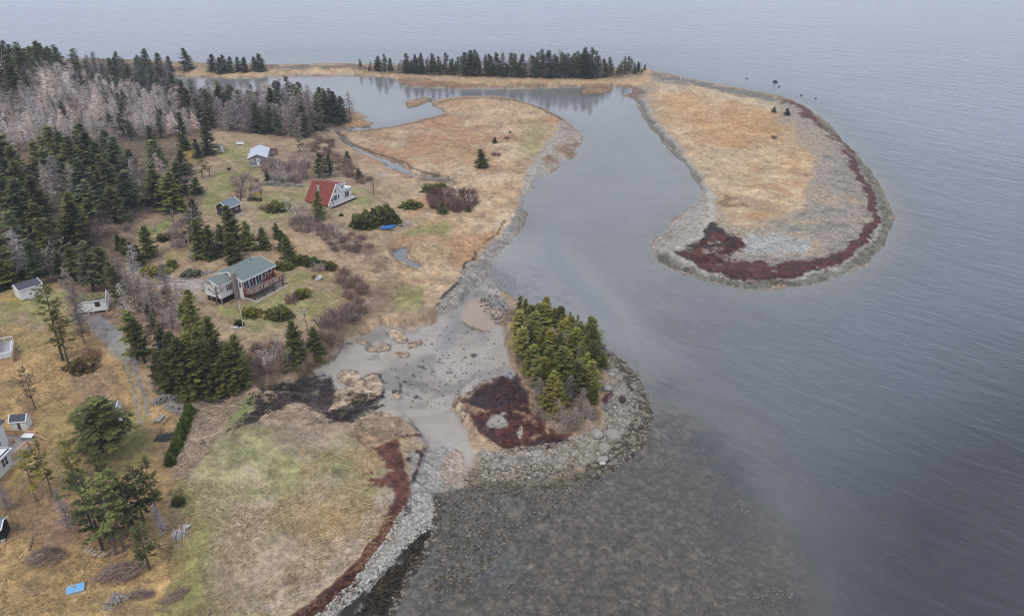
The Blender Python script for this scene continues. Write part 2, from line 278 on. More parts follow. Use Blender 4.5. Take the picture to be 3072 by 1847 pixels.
paint([(830,330),(900,395),(1000,440),(1090,450),(1000,470),(920,440),(860,410)], (176, 150, 122), 6, .7, 2); paint([(880,400),(950,400),(1000,440),(930,440)], (188, 170, 148), 5, .5, 2, (5, .1, .3, 129))
paint(ribbon([(x, y - 6, 4) for x, y, w in [(838,347,0),(860,358,0),(885,369,0),(910,379,0),(940,388,0),(970,398,0),(990,410,0),(1020,422,0),(1060,430,0)]]), (58, 54, 44), 1, .95, .4)
paint([(1000,428),(1060,424),(1100,434),(1080,438),(1010,440)], (84, 80, 66), 2, .8, 1); paint(ribbon([(1010,447,2),(1060,449,3),(1100,446,2)]), (72, 66, 52), 1, .8, .5)
paint([(785,298),(860,290),(905,303),(880,309),(800,310)], (174, 144, 106), 2, .8, 1); paint([(848,272),(885,276),(882,287),(905,303),(870,303),(840,296)], (176, 142, 100), 2, .9, .5)
paint(ribbon([(770,305,8),(800,306,6),(850,308,4),(900,305,3)]), (78, 72, 62), 1, .9, .6); paint([(755,292),(800,296),(800,308),(770,310)], (120, 120, 122), 3, .9, 1, wet=.8)
paint(ribbon([(838,320,3),(930,309,3),(1000,295,4),(1076,277,4),(1060,262,3),(1040,252,3),(1110,238,3),(1180,236,4),(1240,241,4),(1310,264,4),(1360,290,5)]), (104, 84, 66), 1, .85, .5)
BAR = [(1340,300),(1362,290),(1405,328),(1400,350),(1396,370),(1376,384),(1350,396),(1347,410),(1287,432),(1282,450),(1262,480),(1250,470),(1270,410),(1310,360),(1335,325)]
paint(BAR, (176, 162, 148), 3, .95, 1, cls=1, wet=.25)
for p in ([(1358,345),(1395,335),(1398,352),(1380,372),(1372,384),(1360,378),(1350,362),(1335,360)], [(1345,292),(1370,300),(1398,325),(1375,318),(1352,305)], [(1280,385),(1330,375),(1345,385),(1320,400),(1290,405)]): paint(p, (144, 112, 84), 3, .85, 1.5, (5, -.1, .3, 131))
CB = [(1330,345,14),(1300,385,20),(1275,430,26),(1262,470,26),(1252,510,28),(1242,545,32),(1215,585,36),(1180,620,42),(1150,655,48),(1118,690,54),(1092,720,54),(1072,755,50)]
paint(ribbon(CB), (168, 160, 148), 4, 1, 1, cls=1, wet=.1); paint(ribbon([(x, y, w * .8) for x, y, w in CB[4:]]), (128, 122, 112), 4, .7, 1, (1.4, .1, .3, 133)); paint(ribbon([(1330,352,8),(1300,390,10),(1268,440,10),(1258,480,8)]), (192, 178, 160), 2, .8, 1)
paint(ribbon([(1262,470,16),(1260,515,22),(1240,560,20)]), (138, 132, 122), 4, .8, 1, wet=.4)
paint(ribbon([(1216,530,4),(1200,560,5),(1172,585,6),(1140,618,7),(1118,650,7),(1090,690,8),(1066,715,7),(1048,740,5)]), (58, 48, 42), 1, .95, .8, (2.5, -.35, .3, 135))
# --- mudflat
paint(MUD, (174, 163, 151), 4, 1, 1, cls=2, wet=.6, landonly=False)
paint(MUD, (134, 128, 120), 8, .85, 3, (9, .0, .3, 137), landonly=False); paint(MUD, (176, 166, 150), 8, .6, 3, (7, .15, .3, 139), landonly=False)
paint(ribbon([(1160,690,20),(1130,720,30),(1110,760,34),(1090,800,40),(1060,840,40)]), (132, 132, 126), 6, .75, 2, landonly=False, wet=.85)
paint([(1118,740),(1150,725),(1210,735),(1228,760),(1222,790),(1160,806),(1120,785),(1110,765)], (178, 156, 136), 5, .9, 1.5, wet=.2)
paint([(1130,715),(1190,705),(1225,735),(1225,790),(1190,780),(1150,735)], (92, 78, 78), 3, .85, 1, (1.5, .12, .2, 141)); paint(ribbon([(1115,780,4),(1140,798,7),(1180,806,6)]), (104, 88, 66), 1, .9, 1)
TURF = [ell(833,906,29,21), [(790,985),(815,955),(840,930),(868,914),(905,909),(926,922),(930,940),(915,958),(880,972),(845,975),(810,990)], ell(992,818,17,9), ell(905,838,26,10,-20), ell(872,828,16,8), ell(962,848,20,11), ell(952,806,18,9), ell(1108,985,10,24), ell(965,955,9,8),
        [(870,1010),(900,1000),(945,1003),(990,1022),(1000,1045),(970,1045),(930,1030),(880,1025)], [(640,985),(720,978),(780,990),(760,1010),(690,1010),(620,1030)], [(620,955),(650,948),(665,965),(640,972)]]
def wrack(polys, c, idx, feather=2, warp=1.0, patch=None, a=1.0, lift=.14): return paint(polys, c, feather, a, warp, patch, cls=idx, landonly=False, lift=lift, wet=.15)
BLK = [(618,950),(680,928),(745,905),(790,915),(805,940),(850,950),(895,950),(925,935),(932,960),(915,975),(885,990),(862,1005),(840,1015),(790,1008),(752,985),(690,985),(640,1002),(600,1030),(570,1042),(568,1030),(598,1005)]
wrack(BLK, (62, 52, 54), 5); paint(BLK, (98, 74, 66), 3, .6, 1, (2.5, .1, .3, 143), landonly=False); paint(BLK, (150, 128, 106), 2, .7, 1, (2.0, .5, .2, 145), landonly=False)
paint([(735,900),(800,905),(830,935),(790,935),(745,925)], (136, 138, 140), 4, .75, 1.5, (2, .0, .3, 147), cls=2, wet=.7, landonly=False)
for t in TURF:
    cx_, cy_ = np.mean(np.array(t), 0); big = [(cx_ + (x - cx_) * 1.14 + 1, cy_ + (y - cy_) * 1.18 + 1) for x, y in t]
    paint(big, (66, 54, 50), 1, .95, 2.2, (2.0, -.4, .25, 147), landonly=False, wet=.2); paint(t, (190, 166, 138), 1, .97, 2.2, (1.8, -.75, .25, 148), cls=0, landonly=False, lift=.14, wet=0); paint(t, (110, 86, 72), 2, .75, 1.5, (1.0, .15, .25, 149), landonly=False); paint(t, (212, 190, 160), 1, .5, 1.5, (.7, .25, .25, 150), landonly=False)
for x, y, a, b in [(965,935,10,22),(985,915,12,6),(1000,952,7,16),(1002,900,5,4),(1080,893,10,9),(1137,847,7,5),(1022,885,9,5),(1040,892,6,6),(1010,930,5,4),(880,845,8,4),(740,905,10,4),(955,960,5,5),(1100,965,3,2),(1002,985,3,8),(985,830,6,3),(835,833,14,3),(1060,870,3,2),(1015,895,3,2)]:
    paint(ell(x, y, a, b), (62, 54, 50), 1, .95, 1.6, (1.2, -.15, .2, 151), landonly=False, lift=.06)
paint(ribbon([(795,870,3),(815,845,6),(835,800,7),(858,793,8),(880,800,4)]), (60, 50, 46), 1, .9, 1, landonly=False)
paint([(705,905),(735,885),(790,855),(800,862),(760,890),(735,910)], (92, 78, 48), 3, .85, 1, wet=.9, landonly=False)
paint([(1205,905),(1235,890),(1240,905),(1222,920)], (150, 160, 176), 3, .7, 1, landonly=False, wet=.9)
# --- south meadow
MEAD = [(430,1000),(600,960),(570,1045),(700,1000),(790,1015),(860,1030),(900,1060),(920,1110),(950,1160),(970,1200),(930,1290),(850,1370),(760,1460),(700,1500),(600,1700),(300,1700),(300,1484),(420,1300),(420,1100)]
paint(MEAD, (188, 166, 138), 8, 1, 2); paint(MEAD, (160, 138, 116), 8, .6, 2, (7, .1, .3, 153)); paint(MEAD, (158, 150, 92), 8, .5, 2, (12, .2, .3, 154))
GRN = [(555,975),(600,965),(580,1040),(680,1030),(720,1060),(800,1085),(880,1110),(900,1150),(880,1180),(820,1175),(700,1190),(600,1215),(540,1180),(470,1150),(470,1110),(540,1050)]
paint(GRN, (142, 143, 92), 12, .85, 3, (8, -.4, .4, 155)); paint(GRN, (172, 160, 112), 8, .6, 2, (3.5, .2, .3, 157)); paint([(560,965),(620,950),(600,1000),(560,1010)], (128, 140, 84), 6, .7, 2)
paint([(660,1010),(780,1020),(800,1060),(780,1100),(720,1110),(650,1060)], (152, 132, 112), 12, .8, 3)
paint(ell(795,1240,115,55,5), (194, 168, 126), 24, .75, 6, (6, -.4, .4, 284)); paint(ell(780,1250,70,36), (166, 128, 76), 14, .6, 3, (5, -.1, .4, 159)); paint(ell(880,1180,50,60), (178, 166, 112), 14, .7, 3)
paint([(840,1085),(900,1090),(920,1120),(880,1140),(850,1120)], (198, 172, 124), 8, .8, 2); paint([(560,1210),(660,1190),(640,1280),(700,1380),(600,1484),(530,1484),(540,1300)], (184, 160, 136), 14, .75, 3)
paint([(900,1170),(950,1180),(930,1260),(860,1340),(760,1420),(650,1484),(600,1484),(740,1400),(860,1290)], (180, 162, 144), 8, .85, 2)
for x, y, a, b in [(700,1395,22,16),(690,1340,12,8),(830,1350,12,8),(790,1300,20,8),(650,1440,18,8)]: paint(ell(x, y, a, b), (112, 90, 66), 6, .6, 2)
TANW = [(460,960),(520,950),(590,960),(560,990),(520,1040),(480,1110),(430,1150),(415,1130),(450,1060),(470,1000)]
paint(TANW, (176, 154, 132), 4, .85, 2); paint(TANW, (132, 110, 92), 3, .7, 1.5, (1.3, .05, .25, 161))
for p in ([(850,1045),(900,1040),(960,1060),(970,1085),(940,1110),(880,1085)],): paint(p, (112, 72, 58), 3, .7, 1, (1.6, -.05, .3, 163)); paint(p, (186, 152, 124), 3, .7, 1, (1.2, .25, .2, 164))
RW = [(935,1068,56),(950,1092,46),(960,1112,38),(948,1138,46),(955,1168,46),(968,1198,34),(957,1230,36),(945,1255,32),(930,1288,32),(910,1315,32),(886,1345,34),(862,1372,36),(835,1402,40),(808,1432,46),(778,1462,46),(735,1484,34),(690,1520,30),(600,1620,30)]
paint(ribbon([(x + w * .32 + 4, y + 6, w * .8) for x, y, w in RW[4:]]), (46, 38, 34), 1, .95, 1, landonly=False)
paint([(985,1075),(1015,1072),(1030,1090),(1022,1125),(1005,1165),(985,1195),(975,1180),(985,1130)], (168, 160, 148), 3, .8, 1, cls=1)
wrack([ribbon([(1000,1078,10),(1020,1078,12),(1022,1110,14),(1005,1150,26),(985,1188,18)]), ribbon([(985,1080,14),(990,1110,16)])], (66, 46, 42), 7, 2, 1, (1.1, -.02, .18, 169), lift=.06)
# stony south shore
SH = [(1030,1075),(1060,1070),(1100,1080),(1110,1120),(1060,1190),(1055,1240),(1046,1285),(1015,1330),(960,1402),(920,1484),(860,1620),(650,1620),(760,1484),(800,1450),(850,1390),(900,1330),(950,1260),(975,1210),(1000,1160),(1022,1120)]
paint(SH, (166, 162, 154), 4, 1, 1, cls=1); paint([(1090,1080),(1120,1085),(1138,1120),(1120,1160),(1080,1170),(1060,1150)], (178, 156, 136), 6, .8, 1, cls=1)
GRV = [(975,1215),(1040,1200),(1050,1240),(1045,1270),(1010,1290),(960,1340),(910,1390),(850,1450),(780,1500),(760,1484),(850,1400),(920,1310)]
paint(GRV, (182, 180, 170), 4, .95, 1, cls=1); paint(GRV, (112, 106, 98), 3, .7, 1, (.8, .2, .2, 171))
wrack([(1050,1268),(1056,1290),(1024,1340),(974,1410),(934,1490),(884,1604),(720,1600),(800,1500),(850,1440),(900,1380),(940,1350),(990,1310),(1025,1280)], (56, 52, 47), 8, 3, 1.2, (2.2, -.42, .25, 173), lift=.07)
wrack([ribbon(RW[3:]), ribbon(RW[:4]), ribbon([(892,1128,10),(882,1140,16),(888,1158,20),(918,1158,20),(942,1150,20)])], (112, 64, 48), 6, 2, 1.6, (1.6, -.95, .2, 278)); paint(ribbon(RW), (72, 48, 40), 2, .75, 1, (1.2, .1, .3, 165), landonly=False); paint(ribbon(RW), (140, 88, 68), 2, .5, .6, (.7, .35, .2, 167), landonly=False)
# island
ISL = [(1212,775),(1230,735),(1290,755),(1380,798),(1440,835),(1452,900),(1445,985),(1425,1035),(1380,1050),(1312,1045),(1300,995),(1268,962),(1245,905),(1228,850)]
paint(ISL, (152, 130, 104), 3, 1, 1, cls=0); paint(ISL, (110, 92, 74), 4, .7, 1.5, (3, .0, .3, 175))
IB = [(1420,812,10),(1450,845,24),(1480,890,44),(1500,940,70),(1505,990,90),(1490,1040,90),(1440,1078,70),(1380,1092,60),(1310,1108,74),(1230,1120,80),(1160,1130,60)]
paint(ribbon(IB), (172, 166, 156), 3, 1, 1, cls=1, bedtoo=True, landonly=False); paint(ribbon(IB), (96, 88, 80), 3, .75, 1, (.9, .1, .25, 177), landonly=False)
paint(ribbon([(1470,850,14),(1510,890,18),(1540,940,24),(1555,1000,28),(1535,1060,36),(1480,1110,36),(1420,1140,36)]), (86, 80, 66), 4, .7, 1.5, (1.4, -.1, .3, 179), landonly=False)
paint([(1120,1185),(1150,1130),(1250,1130),(1380,1120),(1440,1130),(1400,1175),(1300,1200),(1200,1230),(1100,1260),(1060,1240)], (120, 108, 94), 8, .75, 2, (1.8, -.05, .3, 181), landonly=False)
paint(ribbon([(1050,1215,40),(1150,1185,44),(1230,1186,44),(1330,1176,50),(1420,1155,50),(1490,1112,50),(1535,1075,40)]), (112, 102, 88), 4, .95, 1, cls=1, landonly=False); paint(ribbon([(1050,1215,40),(1150,1185,44),(1230,1186,44),(1330,1176,50),(1420,1155,50),(1490,1112,50)]), (78, 70, 58), 4, .7, 1, (1.2, 0, .3, 286), landonly=False)
IW = [(1115,975),(1150,935),(1185,920),(1225,912),(1246,905),(1266,942),(1288,975),(1308,1008),(1312,1040),(1340,1050),(1385,1045),(1372,1062),(1300,1077),(1225,1080),(1172,1060),(1140,1025),(1128,1000)]
wrack(IW, (98, 54, 46), 9, 2, 1.6, (1.8, -.75, .2, 282)); paint([(1115,975),(1150,935),(1185,920),(1225,910),(1246,905),(1266,945),(1280,970),(1220,985),(1150,985)], (58, 46, 52), 4, .95, 1.5, landonly=False); paint(IW, (60, 42, 42), 3, .7, 1, (1.6, .0, .3, 183), landonly=False)
paint(ribbon([(1175,1062,6),(1225,1082,7),(1300,1078,6),(1370,1062,6)]), (46, 34, 34), 1, .9, .8, landonly=False)
for p in (ell(1195,1020,24,15), ell(1250,1040,7,18), ell(1215,1003,8,5)): paint(p, (168, 158, 146), 1, .95, 1.2, cls=2, landonly=False, wet=.5)
for p in ([(1110,970),(1140,975),(1175,992),(1160,1000),(1130,992),(1150,1030),(1130,1010)], [(1230,998),(1290,1000),(1300,1025),(1265,1015)], ell(1285,1060,16,5)): paint(p, (168, 136, 110), 2, .8, 1.2, (1.2, -.1, .2, 185), cls=0, landonly=False)
wrack(ell(1470,960,8,14), (86, 44, 40), 9, 1, 1.2)
paint(ribbon([(1225,740,6),(1218,770,10),(1232,850,14),(1252,910,16),(1280,960,14),(1302,1000,10)]), (176, 148, 112), 3, .8, 1.2)
# --- shallow sea bed
SB = [(1060,1190),(1420,1130),(1560,1000),(1640,980),(1700,1060),(1820,1200),(1930,1320),(1950,1484),(1950,1700),(880,1700),(960,1410),(1046,1290)]
kk = lambda *a, **k: paint(*a, landonly=False, **k)
WETBED = np.where(Z < .04, 1.0, 0.0)
for c, a, pt in [((120, 106, 88), .9, None), ((88, 78, 66), .45, (2.0, .05, .3, 187)), ((150, 140, 124), .6, (.8, .28, .2, 189)), ((84, 74, 66), .6, (.9, .15, .25, 190))]:
    m = Mask([SB], 30)(AU, AV) * WETBED * a
    if pt: f = fbm(GX, GY, pt[0], pt[3], 4); m = m * sstep(pt[1] - pt[2], pt[1] + pt[2], f)
    ALB[:] = mixc(ALB, alb(c), m)
for p, sd in (([(1090,1300),(1200,1250),(1290,1240),(1270,1300),(1200,1420),(1130,1484),(1000,1484),(1030,1400)], 191), ([(1060,1240),(1300,1170),(1330,1200),(1180,1290),(1060,1300)], 193)):
    m = Mask([p], 14)(AU, AV) * WETBED * .85 * sstep(.05, .4, fbm(GX, GY, 1.6, sd, 4)); ALB[:] = mixc(ALB, alb((84, 74, 46)), m)
for p, c in (([(1100,1330),(1200,1300),(1260,1330),(1250,1400),(1150,1420)], (120, 124, 124)), ([(1130,1200),(1280,1190),(1250,1240),(1130,1250)], (124, 120, 112))):
    m = Mask([p], 20)(AU, AV) * WETBED * .6; ALB[:] = mixc(ALB, alb(c), m)
DEEP = [(1690,1010),(1800,1120),(1830,1240),(1790,1330),(1730,1300),(1700,1180),(1640,1080)]
for p in (DEEP, [(1870,1330),(1950,1280),(1960,1484),(1800,1484)], [(2180,1180),(2320,1240),(2440,1400),(2300,1420),(2200,1330)], [(1560,900),(1640,920),(1620,960),(1560,950)]):
    m = Mask([p], 24)(AU, AV) * WETBED * .85 * sstep(-.5, .3, fbm(GX, GY, 6, 195, 4)); ALB[:] = mixc(ALB, alb((66, 66, 74)), m)
m = Mask([[(1180,600),(1330,560),(1480,700),(1560,800),(1700,900),(1600,880),(1440,800),(1250,720)]], 20)(AU, AV) * WETBED * .8; ALB[:] = mixc(ALB, alb((198, 196, 190)), m)
m = Mask([ribbon([(1320,520,14),(1325,600,22),(1360,660,30),(1430,730,30),(1500,790,26)])], 14)(AU, AV) * WETBED * .85; ALB[:] = mixc(ALB, alb((148, 152, 160)), m)
m = Mask([[(1180,660),(1300,640),(1420,740),(1330,745),(1230,700)]], 14)(AU, AV) * WETBED * .6 * sstep(0, .5, fbm(GX, GY, 2, 197, 4)); ALB[:] = mixc(ALB, alb((112, 110, 108)), m)
# --- homesteads
UP = [(330,560),(480,500),(520,330),(640,320),(720,330),(800,350),(840,380),(1000,470),(980,560),(900,620),(940,700),(1040,740),(860,800),(800,850),(720,880),(600,900),(480,800),(330,700)]
paint(UP, (178, 154, 118), 10, .85, 2); paint(UP, (158, 132, 104), 10, .55, 2, (8, .1, .3, 201))
LAWN = [[(540,350),(600,345),(625,400),(600,440),(575,480),(520,500),(485,480),(500,430),(530,400)], [(600,470),(660,455),(745,455),(760,480),(700,500),(620,510)], [(830,450),(900,465),(905,490),(850,500)], [(560,730),(650,720),(700,650),(790,660),(822,700),(790,750),(700,770),(640,800),(560,780),(520,750)], [(330,570),(390,530),(430,520),(400,560),(350,590)], [(0,728),(90,706),(160,690),(165,745),(100,790),(0,798)], [(500,470),(530,460),(560,500),(520,520),(490,510)], [(880,710),(960,690),(1040,700),(1020,740),(900,750)], [(980,540),(1090,540),(1090,575),(980,580)], [(620,495),(700,500),(760,520),(720,540),(640,530)]]
for i, p in enumerate(LAWN): paint(p, (158, 150, 92), 9, .85, 2, (6, -.35, .4, 203 + i)); paint(p, (134, 138, 78), 8, .6, 2, (4, .1, .35, 223 + i))
paint([(620,380),(640,410),(600,408),(580,440),(570,420)], (128, 134, 76), 6, .6, 2); paint(ribbon([(335,585,8),(370,555,10),(420,525,10)]), (122, 138, 72), 4, .8, 1)
paint([(655,555),(690,560),(730,600),(800,640),(830,680),(880,700),(850,720),(800,670),(720,640),(680,640),(690,660),(660,640)], (190, 158, 116), 8, .85, 2); paint([(730,560),(800,590),(900,640),(930,680),(880,690),(800,640),(740,600)], (196, 166, 126), 8, .8, 2)
BR = [[(780,570),(900,590),(950,640),(930,680),(860,640),(800,610)], [(820,670),(900,690),(960,690),(950,740),(860,780),(820,760),(850,710)], [(860,540),(800,560),(740,540),(700,520),(740,490),(800,530)], [(600,850),(700,830),(740,800),(800,780),(790,840),(700,890),(640,930),(600,920)], [(800,340),(850,400),(900,450),(850,440),(780,390)], [(760,395),(860,420),(900,440),(830,440),(740,430)], [(690,370),(740,340),(800,380),(790,400),(700,400)]]
for i, p in enumerate(BR): paint(p, (150, 122, 106), 10, .85, 2, (4, -.3, .4, 243 + i)); paint(p, (120, 96, 84), 8, .6, 2, (2, .1, .3, 253 + i))
paint([(960,600),(1010,590),(1090,600),(1080,640),(1020,670),(960,660),(900,680),(950,640)], (204, 178, 140), 8, .85, 2)
paint(ribbon([(942,608,4),(945,620,4),(960,636,4),(985,646,4),(1010,652,4)]), (110, 96, 74), 1, .7, .6); paint(ribbon([(987,597,3),(985,617,3),(1004,630,3),(1022,642,3)]), (98, 80, 58), 1, .8, .6)
LEFT = [(0,800),(100,795),(160,750),(230,770),(310,800),(350,900),(370,980),(440,960),(400,1060),(420,1150),(440,1250),(470,1350),(420,1484),(-300,1700),(-300,900)]
paint(LEFT, (186, 150, 98), 8, .9, 2); paint(LEFT, (200, 164, 108), 8, .6, 2, (7, .05, .3, 261)); paint(LEFT, (142, 116, 88), 8, .6, 2, (5, .2, .3, 263)); paint(LEFT, (152, 142, 84), 8, .5, 2, (9, .25, .3, 265))
paint([(60,1180),(240,1220),(250,1300),(100,1330),(60,1250)], (152, 118, 94), 12, .75, 2, (4, -.3, .4, 267)); paint([(160,900),(240,860),(300,920),(250,960),(180,950)], (160, 128, 104), 12, .6, 2)
paint([(250,1010),(330,1000),(370,1060),(330,1130),(270,1120),(240,1060)], (152, 146, 86), 10, .8, 2); paint(ribbon([(420,1170,40),(455,1220,50),(475,1300,60),(470,1380,70),(440,1440,90),(400,1520,110)]), (148, 142, 84), 10, .9, 2); paint(ribbon([(420,1180,24),(450,1225,24),(462,1270,20)]), (118, 124, 72), 6, .65, 2)
paint([(380,1040),(440,1030),(420,1110),(380,1120)], (144, 124, 100), 8, .8, 2); paint([(240,1010),(260,1040),(290,1050),(280,1075),(225,1070)], (134, 112, 92), 8, .7, 2)
paint([(420,1230),(470,1250),(450,1310),(400,1310)], (176, 148, 118), 8, .7, 2)
paint([(0,560),(200,540),(330,560),(330,640),(230,700),(130,680),(0,700),(-400,700),(-400,300),(0,150),(200,120),(430,170),(430,260),(520,300),(500,340),(420,500)], (112, 92, 76), 8, .8, 2)
paint([(0,170),(200,140),(420,200),(430,300),(330,310),(0,320),(-400,320)], (176, 160, 158), 10, .85, 2, (6, -.5, .4, 269)); paint([(150,680),(230,640),(330,660),(420,700),(320,800),(230,780)], (156, 122, 100), 10, .7, 2)
paint([(420,600),(480,570),(500,640),(470,700),(400,700),(380,640)], (172, 146, 112), 8, .8, 2); paint([(390,620),(420,590),(470,580),(450,620)], (164, 146, 82), 6, .6, 2)
paint(ribbon([(0,716,18),(40,716,18),(80,712,14),(140,690,14)]), (190, 158, 74), 5, .7, 1); paint([(440,355),(490,370),(470,390),(430,390)], (180, 150, 62), 5, .7, 1)
paint(ribbon([(380,688,14),(430,690,26),(475,690,40),(505,705,24)]), (184, 174, 162), 5, .85, 1, cls=4)
TR = [(160,772,10),(200,772,30),(240,784,44),(272,812,40),(292,845,34)]
paint(ribbon(TR), (160, 152, 146), 4, 1.0, 1, cls=4)
for r in ([(275,825,16),(296,860,13),(313,900,11),(325,940,10),(333,985,10),(336,1020,10)], [(300,835,16),(322,870,13),(338,910,11),(349,950,10),(357,1000,10)]): paint(ribbon([(x, y, w * 1.25) for x, y, w in r]), (158, 148, 138), 1, 1.0, .4, cls=4)
paint(ribbon([(288,850,8),(308,885,12),(322,920,12),(336,970,14),(346,1020,18)]), (168, 148, 92), 3, .7, 1)
paint([(555,690),(690,650),(690,690),(600,725),(590,740),(560,735)], (150, 128, 104), 4, .7, 1)
# --- split into the sheets of the setting
F_I = np.arange((NU - 1) * (NV - 1)).reshape(NV - 1, NU - 1)
VI = np.arange(NU * NV).reshape(NV, NU)
fcls = CLS[:-1, :-1]
quads = np.stack([VI[:-1, :-1], VI[1:, :-1], VI[1:, 1:], VI[:-1, 1:]], -1)
POS = np.stack([GX, GY, Z], -1).reshape(-1, 3)
ALBF = np.clip(ALB, .004, .9).reshape(-1, 3); WETF = WET.reshape(-1)
edge = sstep(.30, .08, Z) * ~bed * (CLS == 0) * (Mask([MUD], 14)(AU, AV) < .3); ALB[:] = mixc(ALB, alb((118, 106, 92)), np.clip(edge, 0, 1) * .85)
lum = ALB @ np.array([.3, .55, .15]); sat = np.where(CLS == 0, .06, .1)[..., None]; ALB[:] = ALB * (1 - sat) + lum[..., None] * np.array([1.0, .97, .93]) * sat
blot = np.where(CLS == 0, 1 + .20 * fbm(GX, GY, 2.2, 73, 4) + .10 * fbm(GX, GY, 11, 79, 3), 1.0)
mott = np.where((CLS == 0) & ~bed, sstep(.42, .62, fbm(GX, GY, 1.6, 83, 3)) * .28, 0)[..., None]; ALB[:] = ALB * (1 - mott) + alb((112, 90, 70)) * mott
fine = ((1 + .18 * n4 + .14 * fbm(GX, GY, .5, 71, 2)) * blot).reshape(-1, 1)
sbm = Mask([SB], 20)(AU, AV).reshape(-1, 1) * bed.reshape(-1, 1); fine = fine * (1 + sbm * (.5 * fbm(GX, GY, .5, 87, 2) + .16 * fbm(GX, GY, 2.4, 88, 3)).reshape(-1, 1))
fine = np.where(bed.reshape(-1, 1) & (Mask([SB], 10)(AU, AV).reshape(-1, 1) < .3), 1 + (fine - 1) * .25, fine)
ALBF = np.clip(ALBF * np.where((CLS.reshape(-1, 1) == 2), 1 + (fine - 1) * .25, fine), .004, .9)
def np_mesh(name, verts, faces, smooth=True):
    me = bpy.data.meshes.new(name); k = faces.shape[1]
    me.vertices.add(len(verts)); me.vertices.foreach_set('co', np.ascontiguousarray(verts, np.float32).ravel())
    me.loops.add(faces.size); me.loops.foreach_set('vertex_index', np.ascontiguousarray(faces, np.int32).ravel())
    me.polygons.add(len(faces)); me.polygons.foreach_set('loop_start', np.arange(0, faces.size, k, dtype=np.int32))
    me.polygons.foreach_set('use_smooth', np.full(len(faces), smooth)); me.update(calc_edges=True); return me
def add_col(me, name, rgb):
    a = me.color_attributes.new(name, 'FLOAT_COLOR', 'POINT'); c = np.ones((len(rgb), 4), np.float32); c[:, :3] = rgb; a.data.foreach_set('color', c.ravel())
def add_val(me, name, v):
    a = me.attributes.new(name, 'FLOAT', 'POINT'); a.data.foreach_set('value', np.ascontiguousarray(v, np.float32))
# ------------------------------------------------------------------ node helpers
def new_mat(name):
    m = bpy.data.materials.new(name); m.use_nodes = True; return m, m.node_tree.nodes, m.node_tree.links, m.node_tree.nodes['Principled BSDF']
def noise(n, l, scale, detail=3, vec=None, rough=.6):
    t = n.new('ShaderNodeTexNoise'); t.inputs['Scale'].default_value = scale; t.inputs['Detail'].default_value = detail; t.inputs['Roughness'].default_value = rough
    if vec is not None: l.new(vec, t.inputs['Vector'])
    return t
def mrange(n, l, src, a, b, c, d):
    t = n.new('ShaderNodeMapRange'); t.inputs[1].default_value = a; t.inputs[2].default_value = b; t.inputs[3].default_value = c; t.inputs[4].default_value = d
    l.new(src, t.inputs[0]); return t.outputs[0]
def mulc(n, l, col, fac):                       # colour times value
    t = n.new('ShaderNodeVectorMath'); t.operation = 'SCALE'; l.new(col, t.inputs[0]); l.new(fac, t.inputs['Scale']); return t.outputs[0]
def geo_pos(n): return n.new('ShaderNodeNewGeometry').outputs['Position']
def terrain_mat(name, s1, amp1, s2, amp2, bump, dist, rough=.95, wet=False, stones=0):
    m, n, l, p = new_mat(name); a = n.new('ShaderNodeAttribute'); a.attribute_name = 'albedo'; pos = geo_pos(n)
    t1 = noise(n, l, s1, 4, pos, .7); t2 = noise(n, l, s2, 3, pos, .7)
    c = mulc(n, l, a.outputs['Color'], mrange(n, l, t1.outputs['Fac'], .3, .7, 1 - amp1, 1 + amp1)); c = mulc(n, l, c, mrange(n, l, t2.outputs['Fac'], .3, .7, 1 - amp2, 1 + amp2))
    h = t1.outputs['Fac']
    if stones:
        v = n.new('ShaderNodeTexVoronoi'); v.inputs['Scale'].default_value = stones; l.new(pos, v.inputs['Vector'])
        sv = n.new('ShaderNodeSeparateColor'); l.new(v.outputs['Color'], sv.inputs[0])
        c = mulc(n, l, c, mrange(n, l, sv.outputs[0], 0, 1, .72, 1.3)); c = mulc(n, l, c, mrange(n, l, v.outputs['Distance'], .25, .8, 1.08, .72)); h = v.outputs['Distance']
    l.new(c, p.inputs['Base Color'])
    b = n.new('ShaderNodeBump'); b.inputs['Strength'].default_value = bump; b.inputs['Distance'].default_value = dist; b.invert = bool(stones); l.new(h, b.inputs['Height']); l.new(b.outputs[0], p.inputs['Normal'])
    p.inputs['Specular IOR Level'].default_value = .25
    if wet:
        w = n.new('ShaderNodeAttribute'); w.attribute_name = 'wet'
        wn_ = mrange(n, l, noise(n, l, .25, 4, pos).outputs['Fac'], .35, .65, .55, 1.25); ml = n.new('ShaderNodeMath'); ml.operation = 'MULTIPLY'; l.new(w.outputs['Fac'], ml.inputs[0]); l.new(wn_, ml.inputs[1])
        l.new(mrange(n, l, ml.outputs[0], 0, 1, .9, .18), p.inputs['Roughness']); l.new(mrange(n, l, ml.outputs[0], 0, 1, .2, .55), p.inputs['Specular IOR Level'])
    else: p.inputs['Roughness'].default_value = rough
    return m
MT = {0: terrain_mat('grassland', 1.1, .24, 4.5, .3, 1.0, .3), 1: terrain_mat('shingle', .7, .12, 3.0, .14, .7, .2, stones=2.6), 2: terrain_mat('wet_mud', .35, .05, 2.2, .05, .25, .05, wet=True), 3: terrain_mat('sea_bed', .5, .08, 1.6, .10, .4, .15), 4: terrain_mat('track_gravel', 1.5, .1, 6, .12, .5, .08), 5: terrain_mat('wrack', 1.4, .3, 5.0, .4, 1.0, .35, rough=.75)}
def setting(o, kind='structure', label=None, cat=None):
    o['kind'] = kind
    if label: o['label'] = label
    if cat: o['category'] = cat
    return o
